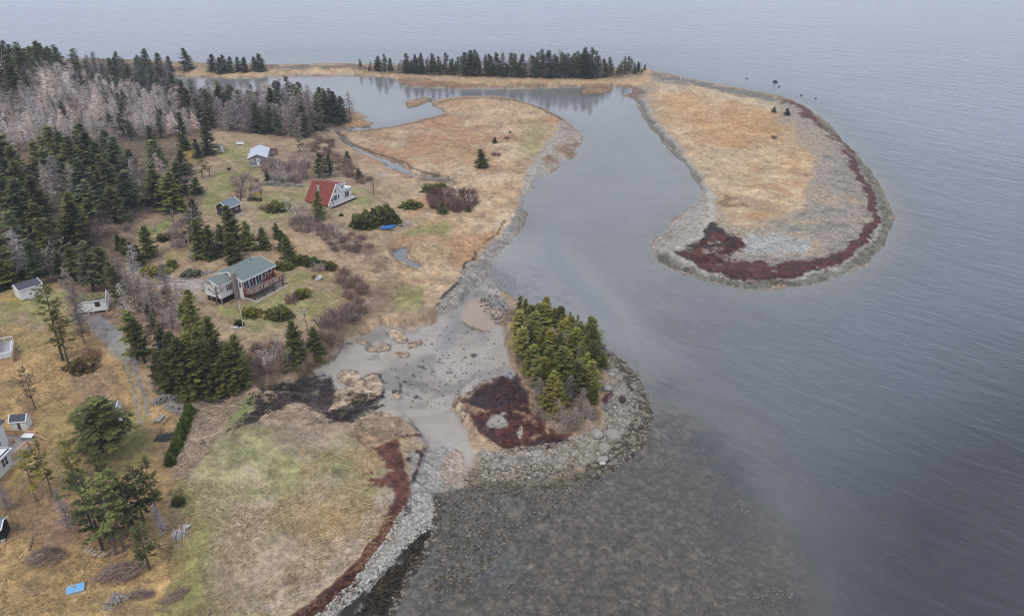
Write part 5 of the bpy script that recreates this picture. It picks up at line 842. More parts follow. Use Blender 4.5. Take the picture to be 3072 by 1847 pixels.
def railing(parent, pts, h=.9, post='dkwood', top='cedar', step=.5, name='railing', pr=.06, solid=False):
    p, t = PM(), PM()
    for a, b in zip(pts, pts[1:]):
        a, b = np.array(a, float), np.array(b, float); L = np.linalg.norm(b - a); t.bar(a + [0, 0, h], b + [0, 0, h], .07); t.bar(a + [0, 0, .12], b + [0, 0, .12], .035)
        for i in range(int(L / 1.8) + 2): q = a + (b - a) * min(1, i * 1.8 / L); p.bar(q, q + [0, 0, h - .04], pr)
        if solid: t.bar(a + [0, 0, h * .55], b + [0, 0, h * .55], .03); 
        for i in range(1, int(L / step)): q = a + (b - a) * i * step / L; t.bar(q + [0, 0, .12], q + [0, 0, h], .016)
    o = t.make(name, top, parent); p.make('posts', post, o); return o
# ---- green roofed house with a raised deck
g = 5.0
hs = thing('green_roofed_house', 'white and rust brown house with green roof and raised timber deck', 'house', -53.27, 140.47, g, 61)
w = PM(); w.box(.3, 8.8, 3.9, 7.3, 0, 4.2).box(.3, .5, .75, 3.9, 0, 4.2).box(8.6, 8.8, .75, 3.9, 0, 4.2); w.poly([(.3, .75, 4.2), (.3, 7.3, 4.2), (.3, 4.0, 5.28)]).poly([(8.8, .75, 4.2), (8.8, 4.0, 5.28), (8.8, 7.3, 4.2)]); w.make('wall', 'white', hs)
PM().box(.297, 8.803, .5, .75, 0, 4.22).make('front_wall', 'brown', hs)
r = PM(); r.slab([(0, 0, 4.3), (9.1, 0, 4.3), (9.1, 3.9, 5.5), (0, 3.9, 5.5)], .16).slab([(0, 3.9, 5.5), (9.1, 3.9, 5.5), (9.1, 7.8, 4.3), (0, 7.8, 4.3)], .16); ro = r.make('roof', 'green', hs)
f = PM(); f.box(-.03, 9.13, -.06, -.003, 4.06, 4.3)
for x in (-.06, 9.103): f.slab([(x, 0, 4.32), (x + .057, 0, 4.32), (x + .057, 3.9, 5.52), (x, 3.9, 5.52)], .24).slab([(x, 3.9, 5.52), (x + .057, 3.9, 5.52), (x + .057, 7.8, 4.32), (x, 7.8, 4.32)], .24)
f.make('fascia', 'trim', ro)
vp = PM(); vp.cyl((1.6, 3.2, 5.2), (1.6, 3.2, 5.75), .12).cyl((5.4, 3.6, 5.3), (5.4, 3.6, 5.75), .1); vp.make('roof_vent', 'alu', ro); PM().cyl((6.6, 4.4, 5.3), (6.6, 4.4, 6.5), .04).make('mast', 'dark', ro)
wg = PM(); wg.box(-3.5, .29, 2.8, 7.2, 1.25, 4.1).poly([(-3.5, 2.8, 4.1), (-3.5, 7.2, 4.1), (-3.5, 5.0, 4.85)]); wg.make('wing_wall', 'white', hs); PM().box(-3.3, .28, 3.0, 7.0, -.3, 1.25).make('under_floor_shade', 'dark', hs); sk = PM(); [sk.bar((-3.45, y, -.2), (-3.45, y, 1.25), .06) for y in np.arange(2.9, 7.2, 1.4)]; sk.bar((-3.4, 2.84, -.2), (-3.4, 2.84, 1.25), .07); sk.make('skirting', 'silver', hs)  # recessed dark box stands in for the shade under the raised wing
wr = PM(); wr.slab([(-3.75, 2.5, 4.15), (.02, 2.5, 4.15), (.02, 5.0, 5.0), (-3.75, 5.0, 5.0)], .14).slab([(-3.75, 5.0, 5.0), (.02, 5.0, 5.0), (.02, 7.5, 4.15), (-3.75, 7.5, 4.15)], .14); wo = wr.make('wing_roof', 'green', hs)
f = PM(); f.box(-3.78, .0, 2.44, 2.497, 3.95, 4.16).slab([(-3.81, 2.5, 4.17), (-3.753, 2.5, 4.17), (-3.753, 5.0, 5.02), (-3.81, 5.0, 5.02)], .22).slab([(-3.81, 5.0, 5.02), (-3.753, 5.0, 5.02), (-3.753, 7.5, 4.17), (-3.81, 7.5, 4.17)], .22); f.make('fascia', 'trim', wo)
ch = PM(); ch.box(-.62, -.02, 1.75, 2.4, 0, 5.7).box(-.68, .04, 1.69, 2.46, 5.7, 5.82); co = ch.make('chimney', flat_mat('chimney_block', (158, 146, 138), .9, .12, 5, stripe=(2, .25, .2)), hs); PM().cyl((-.3, 2.07, 5.8), (-.3, 2.07, 6.1), .13).make('flue', 'alu', co)
window(hs, 'y', 2.8, -1.9, -.7, 2.3, 3.5, -1, 3)
for u0, u1, z0, z1, b in ((.45, 1.7, 2.0, 3.95, 2), (2.1, 3.6, 2.0, 3.95, 2), (3.8, 5.2, 2.0, 3.95, 2), (5.6, 6.3, 2.6, 3.9, 1), (7.1, 8.1, 3.0, 3.9, 1)): window(hs, 'y', .5, u0, u1, z0, z1, -1, b)
window(hs, 'x', .3, 1.0, 1.5, 2.5, 3.7, -1, 1); window(hs, 'y', .5, 3.0, 4.4, .4, 1.4, -1, 2)
D = [(.25, .45), (-.25, -.6), (.7, -1.9), (8.7, -1.9), (8.7, .45)]; dk = PM().slab([(x, y, 1.8) for x, y in D], .06).make('deck', 'deckg', hs); PM().slab([(x * .998 + .01, y * .99, 1.735) for x, y in D], .2).make('rim_joist', 'dkwood', dk)
for i, x in enumerate((.71, 3.3, 5.98, 8.6)): PM().box(x - .09, x + .09, -1.85, -1.67, -.15, 1.54).make('deck_post', 'dkwood', hs)
railing(hs, [(.3, .3, 1.8), (-.2, -.6, 1.8), (.72, -1.86, 1.8), (3.3, -1.86, 1.8), (5.98, -1.86, 1.8), (8.62, -1.86, 1.8), (8.62, .4, 1.8)], .9)
PM().slab([(.3, -2.6, .06), (9.3, -2.3, .06), (9.3, .49, .06), (.3, .49, .06)], .2).make('patio', 'conc', hs); q = PM(); q.bar((.2, .5, .5), (.35, -2.9, .1), .14).bar((8.9, -.4, .35), (10.4, -1.2, .2), .12); q.make('retaining_wall', 'conc', hs)
# ---- red roofed A-frame
g = 4.0
af = thing('red_roofed_cottage', 'white cottage with steep red roof, side dormer and pale deck', 'house', -47.39, 197.31, g, 59.2)
B, A_, X0, X1, YF, YB = .6, 5.35, .0, 7.0, 2.0, 10.2; xa = 3.5
w = PM(); w.poly([(X0 + .15, YF, B), (X1 - .15, YF, B), (xa, YF, A_ - .2)]).poly([(X0 + .15, YB - .2, B), (xa, YB - .2, A_ - .2), (X1 - .15, YB - .2, B)]); w.make('front_wall', 'white', af)
r = PM(); r.slab([(X0 - .15, YF - .3, B - .1), (xa, YF - .3, A_), (xa, YB, A_), (X0 - .15, YB, B - .1)], .14).slab([(xa, YF + .12, A_), (X1 + .15, YF + .12, B - .1), (X1 + .15, YB, B - .1), (xa, YB, A_)], .14); ro = r.make('roof', 'red', af)
f = PM(); f.bar((X0 - .15, YF - .36, B - .1), (xa, YF - .36, A_ - .06), .09).bar((xa, YF - .08, A_ - .06), (X1 + .15, YF - .08, B - .1), .07); f.make('bargeboard', 'trim', ro)
dm = PM().slab([(xa - .1, YF - .1, A_ + .08), (7.3, YF - .1, A_ - .62), (7.3, 7.4, A_ - .62), (xa - .1, 7.4, A_ + .08)], .16).make('dormer_roof', 'red', af); PM().bar((xa - .1, YF - .16, A_), (7.3, YF - .16, A_ - .7), .08).bar((7.36, YF - .16, A_ - .7), (7.36, 7.4, A_ - .7), .07).make('fascia', 'trim', dm)
PM().slab([(xa + .1, YF + .04, A_ - .1), (7.05, YF + .04, A_ - .78), (7.05, 7.2, A_ - .78), (xa + .1, 7.2, A_ - .1)], 1.75).make('dormer_wall', 'white', af)
window(af, 'y', YF + .05, 5.9, 6.55, A_ - 1.75, A_ - 1.05, -1, 2, .06)
PM().box(5.2, 9.6, 2.12, 7.0, B, 2.95).make('lean_to_wall', 'white', af); PM().slab([(4.8, 1.9, 3.35), (9.85, 1.9, 3.0), (9.85, 7.2, 3.0), (4.8, 7.2, 3.35)], .16).make('lean_to_roof', 'trim', af)
window(af, 'y', 2.12, 7.0, 8.6, B + .05, 2.3, -1, 2, .08, name='sliding_door'); PM().box(9.1, 9.3, 2.0, 2.12, 2.1, 2.4).make('wall_lamp', 'dark', af)
window(af, 'y', YF, 2.4, 3.8, B + .55, B + 1.75, -1, 1, .1, hbar=True); window(af, 'y', YF, 4.2, 4.7, B + .6, B + 1.8, -1, 1, .08); window(af, 'y', YF, 1.55, 2.05, B + .45, B + 1.45, -1, 1, .08); window(af, 'y', YF, 2.95, 3.6, B + 2.7, B + 3.4, -1, 1, .07, hbar=True)
PM().slab([(0, 0, B), (9.5, 0, B), (9.5, 2.1, B), (5.2, 2.1, B), (5.2, 1.98, B), (0, 1.98, B)], .12).make('deck', 'palewood', af); q = PM(); q.box(.1, 9.4, .1, 1.9, -.3, .47); q.make('under_deck_shade', 'dark', af)  # dark box under the boards puts the shade there into colour
q = PM(); [q.box(-.35 - .3 * i, -.05 - .3 * i, .3, 1.7, B - .25 - .15 * i, B - .18 - .15 * i) for i in range(3)]; q.make('steps', 'silver', af); PM().cyl((.3, .2, B), (.3, .2, 2.0), .05).make('post', 'dark', af)
ch = PM().box(1.5, 2.0, 6.2, 6.7, 2.2, 5.0).make('chimney', 'pstone', af); PM().cyl((1.75, 6.45, 5.0), (1.75, 6.45, 5.6), .14).make('flue', 'dark', ch)
# ---- grey cottage
g = 5.0
gc = thing('grey_cottage', 'grey sided cottage with pale metal roof and white trim', 'house', -79.74, 231.74, g, 11)
w = PM().box(0, 5.2, 0, 10.2, .3, 2.85); w.poly([(0, 0, 2.85), (5.2, 0, 2.85), (2.6, 0, 3.8)]).poly([(0, 10.2, 2.85), (2.6, 10.2, 3.8), (5.2, 10.2, 2.85)]); w.make('wall', 'grey', gc)
r = PM(); r.slab([(-.35, -.3, 2.8), (2.6, -.3, 3.95), (2.6, 10.5, 3.95), (-.35, 10.5, 2.8)], .12).slab([(2.6, -.3, 3.95), (5.55, -.3, 2.8), (5.55, 10.5, 2.8), (2.6, 10.5, 3.95)], .12); ro = r.make('roof', 'metal', gc)
f = PM(); f.bar((-.35, -.35, 2.74), (2.6, -.35, 3.88), .09).bar((2.6, -.35, 3.88), (5.55, -.35, 2.74), .09); f.box(-.06, -.002, -.06, 0.06, .3, 2.8).box(5.202, 5.27, -.06, .06, .3, 2.8).box(3.05, 3.13, -.03, -.003, .3, 3.6); f.make('trim', 'trim', gc); PM().box(-.02, 5.22, -.05, 10.2, .1, .3).make('base_board', 'trim', gc); PM().box(.3, 4.9, .2, 10, -.3, .1).make('under_floor_shade', 'dark', gc)  # shade below the cottage floor is a dark coloured box
window(gc, 'y', 0, .6, 1.25, 1.55, 2.2, -1, 2, .09, hbar=True); dr = PM().box(2.2, 3.0, -.06, -.003, .35, 2.4).make('door', 'trim', gc); PM().box(2.45, 2.75, -.09, -.061, 1.5, 2.1).make('pane', 'glass', dr); q = PM(); q.box(2.1, 3.1, -.7, -.07, .0, .15).box(2.1, 3.1, -.4, -.07, .15, .3); q.make('steps', 'silver', gc)
PM().box(5.25, 8.35, -.3, 4.5, .28, .4).make('deck', 'palewood', gc); q = PM(); q.box(6.9, 8.3, -.28, -.22, .45, 1.3).box(8.26, 8.32, -.2, 1.2, .45, 1.3); q.make('rail_panel', 'trim', gc); PM().bar((6.9, 4.4, .4), (6.9, 4.4, 1.2), .06).bar((8.25, 4.4, .4), (8.25, 4.4, 1.2), .06).bar((6.9, 4.4, 1.2), (8.25, 4.4, 1.2), .05).make('back_rail', 'trim', gc)
# ---- maroon garden shelter
x, y, z = map(float, at(655.5, 376)); gz = thing('garden_shelter', 'small open maroon timber shelter beside the grey cottage', 'shelter', x - 1.4, y, z, 6)
for px_ in (0, 2.8):
    for py_ in (0, 2.0): PM().box(px_ - .08, px_ + .08, py_ - .08, py_ + .08, -.2, 1.75).make('post', 'maroon', gz)
q = PM(); q.bar((-.1, 0, 1.75), (2.9, 0, 1.75), .1).bar((-.1, 2, 1.75), (2.9, 2, 1.75), .1).bar((0, 0, 1.75), (0, 2, 1.75), .1).bar((2.8, 0, 1.75), (2.8, 2, 1.75), .1).bar((0, 0, .7), (0, 2, .7), .06).bar((2.8, 0, .7), (2.8, 2, .7), .06); q.make('frame', 'maroon', gz); PM().box(.1, 2.7, 1.9, 1.98, .1, 1.65).make('back_panel', 'screen', gz); PM().box(.4, 2.4, .9, 1.8, .35, .45).make('bench', 'screen', gz); PM().box(.9, 1.9, -.4, .4, .1, .22).make('step', 'screen', gz)
def gable_shed(name, label, x, y, g, ang, L, Dp, he, hr, wall, roof, cat='shed', ov=.2, ridge=None, base=0.0, axis='x', trim=True):
    o = thing(name, label, cat, x, y, g, ang); yr = Dp / 2 if ridge is None else ridge
    if axis == 'x':
        w = PM().box(0, L, 0, Dp, base, he); [w.poly([(xx, 0, he), (xx, Dp, he), (xx, yr, hr - .1)]) for xx in (0, L)]
        r = PM().slab([(-ov, -ov, he), (L + ov, -ov, he), (L + ov, yr, hr + .05), (-ov, yr, hr + .05)], .1).slab([(-ov, yr, hr + .05), (L + ov, yr, hr + .05), (L + ov, Dp + ov, he), (-ov, Dp + ov, he)], .1)
        tr_ = [((xx, -ov, he - .06), (xx, yr, hr)) for xx in (-ov - .04, L + ov + .04)] + [((xx, yr, hr), (xx, Dp + ov, he - .06)) for xx in (-ov - .04, L + ov + .04)] + [((-ov, -ov - .05, he - .05), (L + ov, -ov - .05, he - .05))]
    else:
        xr = L / 2; w = PM().box(0, L, 0, Dp, base, he); [w.poly([(0, yy, he), (L, yy, he), (xr, yy, hr - .1)]) for yy in (0, Dp)]
        r = PM().slab([(-ov, -ov, he), (xr, -ov, hr + .05), (xr, Dp + ov, hr + .05), (-ov, Dp + ov, he)], .1).slab([(xr, -ov, hr + .05), (L + ov, -ov, he), (L + ov, Dp + ov, he), (xr, Dp + ov, hr + .05)], .1)
        tr_ = [((-ov, yy, he - .06), (xr, yy, hr)) for yy in (-ov - .04, Dp + ov + .04)] + [((xr, yy, hr), (L + ov, yy, he - .06)) for yy in (-ov - .04, Dp + ov + .04)] + [((L + ov + .05, -ov, he - .05), (L + ov + .05, Dp + ov, he - .05))]
    w.make('wall', wall, o); ro = r.make('roof', roof, o)
    if trim: f = PM(); [f.bar(a, b, .06) for a, b in tr_]; f.make('fascia', 'trim', ro)
    return o
bs = gable_shed('brown_shed', 'dark brown shed with blue grey roof and white trim', -74.3, 186.9, 6.0, -24.5, 3.7, 4.3, 2.4, 3.75, 'aub', 'slate', axis='y', ov=.3)
window(bs, 'x', 3.7, 2.7, 3.5, 1.2, 2.1, 1, 2, .1); PM().slab([(3.72, .4, .14), (5.6, .8, .14), (5.6, 4.0, .14), (3.72, 4.0, .14)], .25).make('side_deck', 'silver', bs); PM().box(-.15, 3.6, -.5, -.01, -.3, .12).make('front_sill', 'silver', bs); PM().slab([(-1.2, 1.8, .1), (-.02, 1.8, .1), (-.02, 3.0, .1), (-1.2, 3.0, .1)], .2).make('ramp', 'silver', bs)
wl_ = gable_shed('white_shed', 'white shed with dark sloping roof at the wood edge', -92.4, 132.2, 9.2, 51, 4.1, 2.8, 2.05, 2.7, 'white', 'char', ridge=1.9, ov=.08); q = PM(); q.box(1.1, 2.6, -.05, -.003, .1, 1.75); dr = q.make('door', 'trim', wl_); PM().box(1.84, 1.87, -.062, -.051, .1, 1.75).make('door_gap', 'screen', dr); PM().slab([(1.0, -.9, .06), (2.8, -.9, .06), (2.8, -.06, .16), (1.0, -.06, .16)], .08).make('ramp', 'silver', wl_)
wm = gable_shed('mossy_shed', 'white shed with yellow moss on its dark roof beside the track', -80.2, 128.4, 8.2, 17, 5.1, 3.1, 2.4, 3.1, 'white', 'moss', ridge=1.75, base=.25, ov=.1); PM().box(.2, 4.9, .15, 2.9, -.2, .25).make('under_floor_shade', 'dark', wm); q = PM(); [q.box(xx, xx + .3, .0, .12, -.2, .24) for xx in (.1, 1.6, 2.4, 4.7)]; q.make('pier', 'conc', wm)  # dark box between the piers stands in for shade beneath the shed
PM().slab([(5.21, -.1, 2.5), (5.3, -.1, 2.5), (5.3, 1.75, 3.55), (5.21, 1.75, 3.55)], 2.2).slab([(5.21, 1.75, 3.55), (5.3, 1.75, 3.55), (5.3, 3.2, 2.5), (5.21, 3.2, 2.5)], 2.2).make('gable_panel', 'trim', wm); window(wm, 'y', 0, 3.3, 3.95, 1.25, 1.95, -1, 1, .1, mat='dkwood', hbar=True)
ss = gable_shed('white_shed', 'tiny white shed with worn slate roof behind the timber decked house', -73.0, 93.8, 7.0, 8, 2.1, 1.7, 1.6, 2.3, 'white', 'char', ov=.08); PM().box(.95, 1.3, -.04, -.003, .05, 1.4).make('door', 'dkwood', ss); 
ts = gable_shed('white_shed', 'white shed half hidden behind the large dark green tree', -63.6, 99.6, 5.0, 2, 2.9, 2.0, 2.0, 2.6, 'white', 'char', axis='x', ov=.1); PM().slab([(2.92, -.7, .5), (4.2, -.7, .25), (4.2, .9, .25), (2.92, .9, .5)], .1).make('ramp', 'palewood', ts)
x, y, z = map(float, at(6, 1312)); ds = gable_shed('dark_shed', 'small black shed with grey roof cut by the frame edge', x - 2.6, y, z - .1, 12, 2.6, 2.2, 2.1, 2.6, 'dark', 'slate', ov=.12); PM().box(2.3, 2.75, -.25, .1, 0, .5).make('step', 'conc', ds)
# ---- yellow hut
x, y, z = map(float, at(617, 471.5)); yh = gable_shed('yellow_hut', 'tiny yellow hut with grey roof above a clipped hedge', x - .95, y, z, 5, 1.9, 1.3, 1.1, 1.65, 'yellow', 'screen', cat='hut', ov=.1, trim=False); PM().box(.7, 1.2, -.03, -.003, 0, .9).make('door', 'yellow', yh)
x, y, z = map(float, at(614, 484)); b = TB(); rg = np.random.default_rng(5); q = rg.uniform(-1, 1, (700, 3)); q[np.arange(700), rg.integers(0, 3, 700)] = np.sign(rg.normal(size=700)); q[:, 2] = np.abs(q[:, 2]); b.kite(q * [1.75, .42, .75], q + rg.normal(0, .4, q.shape), rg.normal(size=q.shape) + [0, 0, .6], .32, .13, rg.random(700))
hm = b.mesh('clipped_hedge', NEED); o = bpy.data.objects.new('clipped_hedge', hm); COL.objects.link(o); o.location = (x, y, z - .05); o.color = (*C3((76, 92, 44)), 1); tag(o, 'short clipped dark green hedge in front of the yellow hut', 'hedge')
# ---- timber decked house at the left edge
g = 6.5
lh = thing('timber_decked_house', 'white house with new pine deck cut by the frame edge', 'house', -69.2, 80.0, g, -3)
PM().box(-9, 0, -4, 6.5, 0, 2.9).make('wall', 'white', lh); PM().slab([(-9, -4.3, 3.0), (.35, -4.3, 2.85), (.35, 6.7, 2.85), (-9, 6.7, 3.0)], .1).make('porch_roof', 'char', lh); PM().bar((.4, -4.3, 2.78), (.4, 6.75, 2.78), .09).bar((-2.1, 6.76, 2.8), (.4, 6.76, 2.78), .08).make('fascia', 'trim', lh)
PM().box(-9, -2.2, -4, 9.6, 2.7, 5.2).box(-9, -2.2, 6.52, 9.6, .9, 2.7).make('upper_wall', 'white', lh); PM().slab([(-9, -4.3, 6.4), (-1.8, -4.3, 5.2), (-1.8, 9.9, 5.2), (-9, 9.9, 6.4)], .14).make('roof', 'char', lh); window(lh, 'x', 0, 4.7, 5.9, 1.0, 2.2, 1, 2, .12, hbar=True); window(lh, 'x', 0, 2.6, 3.8, 1.0, 2.2, 1, 2, .12, hbar=True); window(lh, 'x', -2.2, 7.2, 8.2, 2.2, 3.4, 1, 1, .1)
PM().slab([(-4.5, 6.52, 1.0), (.62, 6.52, 1.0), (.62, 12.0, 1.0), (-4.5, 12.0, 1.0)], .1).make('deck', 'pinefl', lh); PM().box(-4.4, .55, 6.53, 11.9, -.2, .89).make('deck_skirt', 'trim', lh)
railing(lh, [(-4.4, 11.9, 1.0), (.5, 11.9, 1.0), (.55, 11.4, 1.0)], .9, 'pine', 'pine', .14); railing(lh, [(.55, 9.6, 1.0), (.55, 6.7, 1.0)], .9, 'pine', 'pine', .14); railing(lh, [(-3.3, 10.3, 1.0), (-2.0, 10.3, 1.0), (-2.0, 9.65, 1.0)], .7, 'pine', 'pine', .2)
st = PM(); [st.box(.64 + .3 * i, .96 + .3 * i, 9.75, 11.3, .72 - .17 * i, .78 - .17 * i) for i in range(6)]; st.bar((.64, 9.7, .8), (2.5, 9.7, -.2), .1).bar((.64, 11.35, .8), (2.5, 11.35, -.2), .1); st.make('steps', 'pine', lh); railing(lh, [(.62, 9.7, .9), (2.4, 9.7, -.1)], .9, 'pine', 'pine', .22); railing(lh, [(.62, 11.35, .9), (2.4, 11.35, -.1)], .9, 'pine', 'pine', .3)
hx = thing('hot_tub', 'grey covered hot tub on the new pine deck', 'hot tub', -69.05, 91.3, g + 1.0, -3); PM().box(-.75, .75, -.45, .45, 0, .55).make('tub', 'tub', hx); PM().slab([(-.8, -.5, .64), (.8, -.5, .64), (.8, .5, .64), (-.8, .5, .64)], .08).make('cover', 'trim', hx)
# ---- white decked cottage at the left edge
g = 8.3
uc = thing('white_cottage', 'white cottage with railed deck cut by the frame edge above the orange slope', 'house', -81.97, 111.01, g, 117.3)
PM().slab([(-.1, .05, 1.25), (5.7, .05, 1.25), (5.7, 6, 1.25), (-.1, 6, 1.25)], .1).make('deck', 'palewood', uc); PM().box(0, 5.6, .15, 5.9, -.4, 1.14).make('deck_skirt', 'pine', uc); railing(uc, [(5.6, 3.2, 1.25), (5.6, .12, 1.25)], 1.0, 'trim', 'trim', .25); railing(uc, [(4.2, .12, 1.25), (0, .12, 1.25), (0, 3, 1.25)], .9, 'trim', 'trim', .25)
PM().box(.6, 9, 3.2, 9, 1.26, 4.2).make('wall', 'white', uc); PM().slab([(.3, 2.9, 4.2), (9.2, 2.9, 4.2), (9.2, 9.2, 5.6), (.3, 9.2, 5.6)], .14).make('roof', 'char', uc); window(uc, 'y', 3.2, 2, 3.4, 2.0, 3.5, -1, 2)
# ---- small things
x, y, z = map(float, at(531, 367)); oh = thing('outhouse', 'narrow white outhouse with open door beside the tall spruce', 'outhouse', x - .5, y, z, -12); PM().box(0, 1.0, 0, 1.1, 0, 2.1).make('wall', 'white', oh); PM().slab([(-.1, -.1, 2.1), (1.1, -.1, 2.1), (1.1, 1.2, 2.3), (-.1, 1.2, 2.3)], .08).make('roof', 'silver', oh); PM().box(1.02, 2.0, -.2, -.14, .1, .9).make('door', 'trim', oh)
x, y, z = map(float, at(579, 350)); bn = thing('white_bench', 'long low white bench on the grass above the grey cottage', 'bench', x, y, z, 0); PM().box(-1.2, 1.2, -.25, .25, .42, .48).make('seat', 'trim', bn); [PM().box(sx - .05, sx + .05, -.2, .2, -.1, .42).make('leg', 'trim', bn) for sx in (-1.0, 1.0)]; PM().box(-1.2, 1.2, .26, .31, .5, .95).make('backrest', 'trim', bn)
x, y, z = map(float, at(553, 410)); fp = thing('fire_pit', 'small dark open firebox on the grey cottage lawn', 'fire pit', x, y, z, 8); [PM().box(sx - .1, sx + .1, -.4, .4, -.1, .6).make('side', 'pstone', fp) for sx in (-.65, .65)]; PM().box(-.55, .55, .3, .4, -.1, .6).make('back', 'dark', fp); PM().box(-.75, .75, -.42, .42, .6, .66).make('lid', 'dkwood', fp)
def picnic(u, v, ang, label, mat='silver'):
    x, y, z = map(float, at(u, v)); t = thing('picnic_table', label, 'table', x, y, z, ang); PM().box(-.38, .38, -.9, .9, .7, .76).make('tabletop', mat, t); [PM().box(sx - .14, sx + .14, -.9, .9, .42, .47).make('bench_seat', mat, t) for sx in (-.72, .72)]
    for yy in (-.6, .6): q = PM(); q.bar((-.8, yy, -.1), (-.28, yy, .7), .05).bar((.8, yy, -.1), (.28, yy, .7), .05).bar((-.85, yy, .4), (.85, yy, .4), .045); q.make('leg_frame', mat, t)
picnic(388, 1016, -8, 'weathered picnic table between the driftwood heap and the track'); picnic(230, 1055, 62, 'white picnic table under the large dark green tree', 'trim')
x, y, z = map(float, at(239, 1075)); cart = thing('garden_cart', 'white flat garden cart below the large dark green tree', 'cart', x, y, z, 8); PM().box(-.75, .75, -.35, .35, .45, .53).make('bed', 'trim', cart); [PM().cyl((sx, sy, .22), (sx, sy + .1, .22), .22, n_=12).make('wheel', 'rubber', cart) for sx in (-.5, .5) for sy in (-.4, .3)]; PM().bar((.75, 0, .5), (1.3, 0, .7), .03).make('handle', 'trim', cart)
x, y, z = map(float, at(183, 1420)); bp_ = thing('blue_platform', 'bright blue low board platform lying on the brown grass', 'platform', x, y, z, 24); PM().box(-.95, .95, -.62, .62, .2, .28).make('top_board', 'blue', bp_); q = PM(); q.box(-.9, .9, -.6, -.55, -.05, .2).box(-.9, .9, .55, .6, -.05, .2).box(-.9, -.85, -.55, .55, -.05, .2).box(.85, .9, -.55, .55, -.05, .2); q.make('frame', 'blue', bp_); PM().box(-.35, .05, .1, .4, .282, .33).make('loose_board', 'silver', bp_); PM().box(-.95, .95, -.66, -.625, .18, .29).make('edge_strip', 'pstone', bp_)
def pole(u, vb, vt, label, name, r, cat, mat):
    x, y, z = map(float, at(u, vb)); h = top_z(y, vt) - z; o = thing(name, label, cat, x, y, z); PM().cyl((0, 0, -.5), (0, 0, h), r, r * .7).make('shaft', mat, o); return o, (x, y, z + h)
fl, _ = pole(586, 787, 725, 'bare white flagpole with stones at its foot on the lawn', 'flagpole', .07, 'flagpole', 'trim'); PM().cyl((0, 0, -.1), (0, 0, .1), .14).make('foot', 'trim', fl)
p1, t1 = pole(205, 577, 527, 'wooden utility pole with a lamp at the dark wood edge', 'utility_pole', .16, 'utility pole', 'silver'); h1 = t1[2] - p1.location.z; PM().bar((0, 0, h1 - .6), (-1.0, -.2, h1 - .3), .05).make('arm', 'alu', p1); PM().cyl((-1.0, -.2, h1 - .45), (-1.0, -.2, h1 - .2), .3, .12).make('lamp_head', 'trim', p1)
p2, t2 = pole(464, 632, 561, 'tall bare grey pole beside the spruce cluster behind the house', 'utility_pole', .15, 'utility pole', 'silver'); PM().bar((-.5, 0, t2[2] - p2.location.z - .5), (.5, 0, t2[2] - p2.location.z - .5), .06).make('crossarm', 'silver', p2)
p3, t3 = pole(146, 690, 672, 'short grey pole stub in the grove by the white shed', 'utility_pole', .14, 'utility pole', 'silver')
hm_ = hs.matrix_basis @ __import__('mathutils').Vector((6.6, 4.4, 6.5))
def wire(a, b, sag, label):
    q = PM(); P = [np.array(a) * (1 - t) + np.array(b) * t - [0, 0, sag * 4 * t * (1 - t)] for t in np.linspace(0, 1, 17)]; [q.bar(P[i], P[i + 1], .02) for i in range(16)]; tag(q.make('power_line', 'dark'), label, 'power line')
wire(t1, (-115, 128, 20), 1.2, 'thin wire running from the lamp pole over the dark wood'); wire(t2, tuple(hm_), .6, 'thin wire from the tall grey pole to the green roof mast'); wire(t1, t2, 1.5, 'thin wire between the lamp pole and the tall grey pole')
for u, v, h, lb in [(373, 944, 1.3, 'lone grey wooden post at the track side near the driftwood heap'), (538, 337, 2.0, 'thin post beside the tall spruce above the grey cottage')]: x, y, z = map(float, at(u, v)); tag(PM().box(x - .09, x + .09, y - .09, y + .09, z - .2, z + h).make('wooden_post', 'silver'), lb, 'post')
# ---- covered boat and trailer
x, y, z = map(float, at(937, 554)); bt = thing('covered_boat', 'small boat under a blue tarp beside the evergreen thicket', 'boat', x, y, z, 16); st = np.linspace(-2.0, 2.0, 15); q = PM(); K = 10; ring = []
for s_ in st:
    t = (s_ + 2) / 4; bw = .78 * (1 - max(0, (t - .45) / .55) ** 2.2) * (.86 + .14 * min(1, t * 4)) + .02; keel = .32 + .3 * max(0, t - .6) ** 1.5 * 2; top = .95 + .22 * math.sin(t * 3.1) + .12 * t
    for k in range(K): a = 2 * math.pi * k / K; yy = bw * math.cos(a); zz = (keel + top) / 2 + (top - keel) / 2 * math.sin(a) * (1.0 if math.sin(a) < 0 else .75 + .25 * abs(math.sin(a))); q.v.append((s_, yy, zz))
for i in range(14):
    for k in range(K): q.f.append((i * K + k, i * K + (k + 1) % K, (i + 1) * K + (k + 1) % K, (i + 1) * K + k))
q.f += [tuple(range(K - 1, -1, -1)), tuple(range(14 * K, 15 * K))]; q.make('tarp_cover', 'tarp', bt, True); hl = PM(); [hl.v.append((a * .96, b_ * .9, c - .09)) for a, b_, c in q.v]; hl.f = list(q.f); hl.make('hull', 'trim', bt, True)
for sx in (-1.3, 1.2): PM().bar((sx, -.5, -.1), (sx, -.35, .5), .06).bar((sx, .5, -.1), (sx, .35, .5), .06).bar((sx, -.5, .3), (sx, .5, .3), .05).make('cradle', 'silver', bt)
x, y, z = map(float, at(975, 543)); tl = thing('boat_trailer', 'empty galvanised boat trailer next to the blue tarp boat', 'trailer', x, y, z, 16); q = PM(); q.bar((-1.8, -.7, .5), (.9, -.7, .5), .06).bar((-1.8, .7, .5), (.9, .7, .5), .06).bar((.9, -.7, .5), (2.3, 0, .45), .06).bar((.9, .7, .5), (2.3, 0, .45), .06); [q.bar((sx, -.7, .5), (sx, .7, .5), .05) for sx in (-1.7, -.6, .5)]; q.make('frame', 'alu', tl)
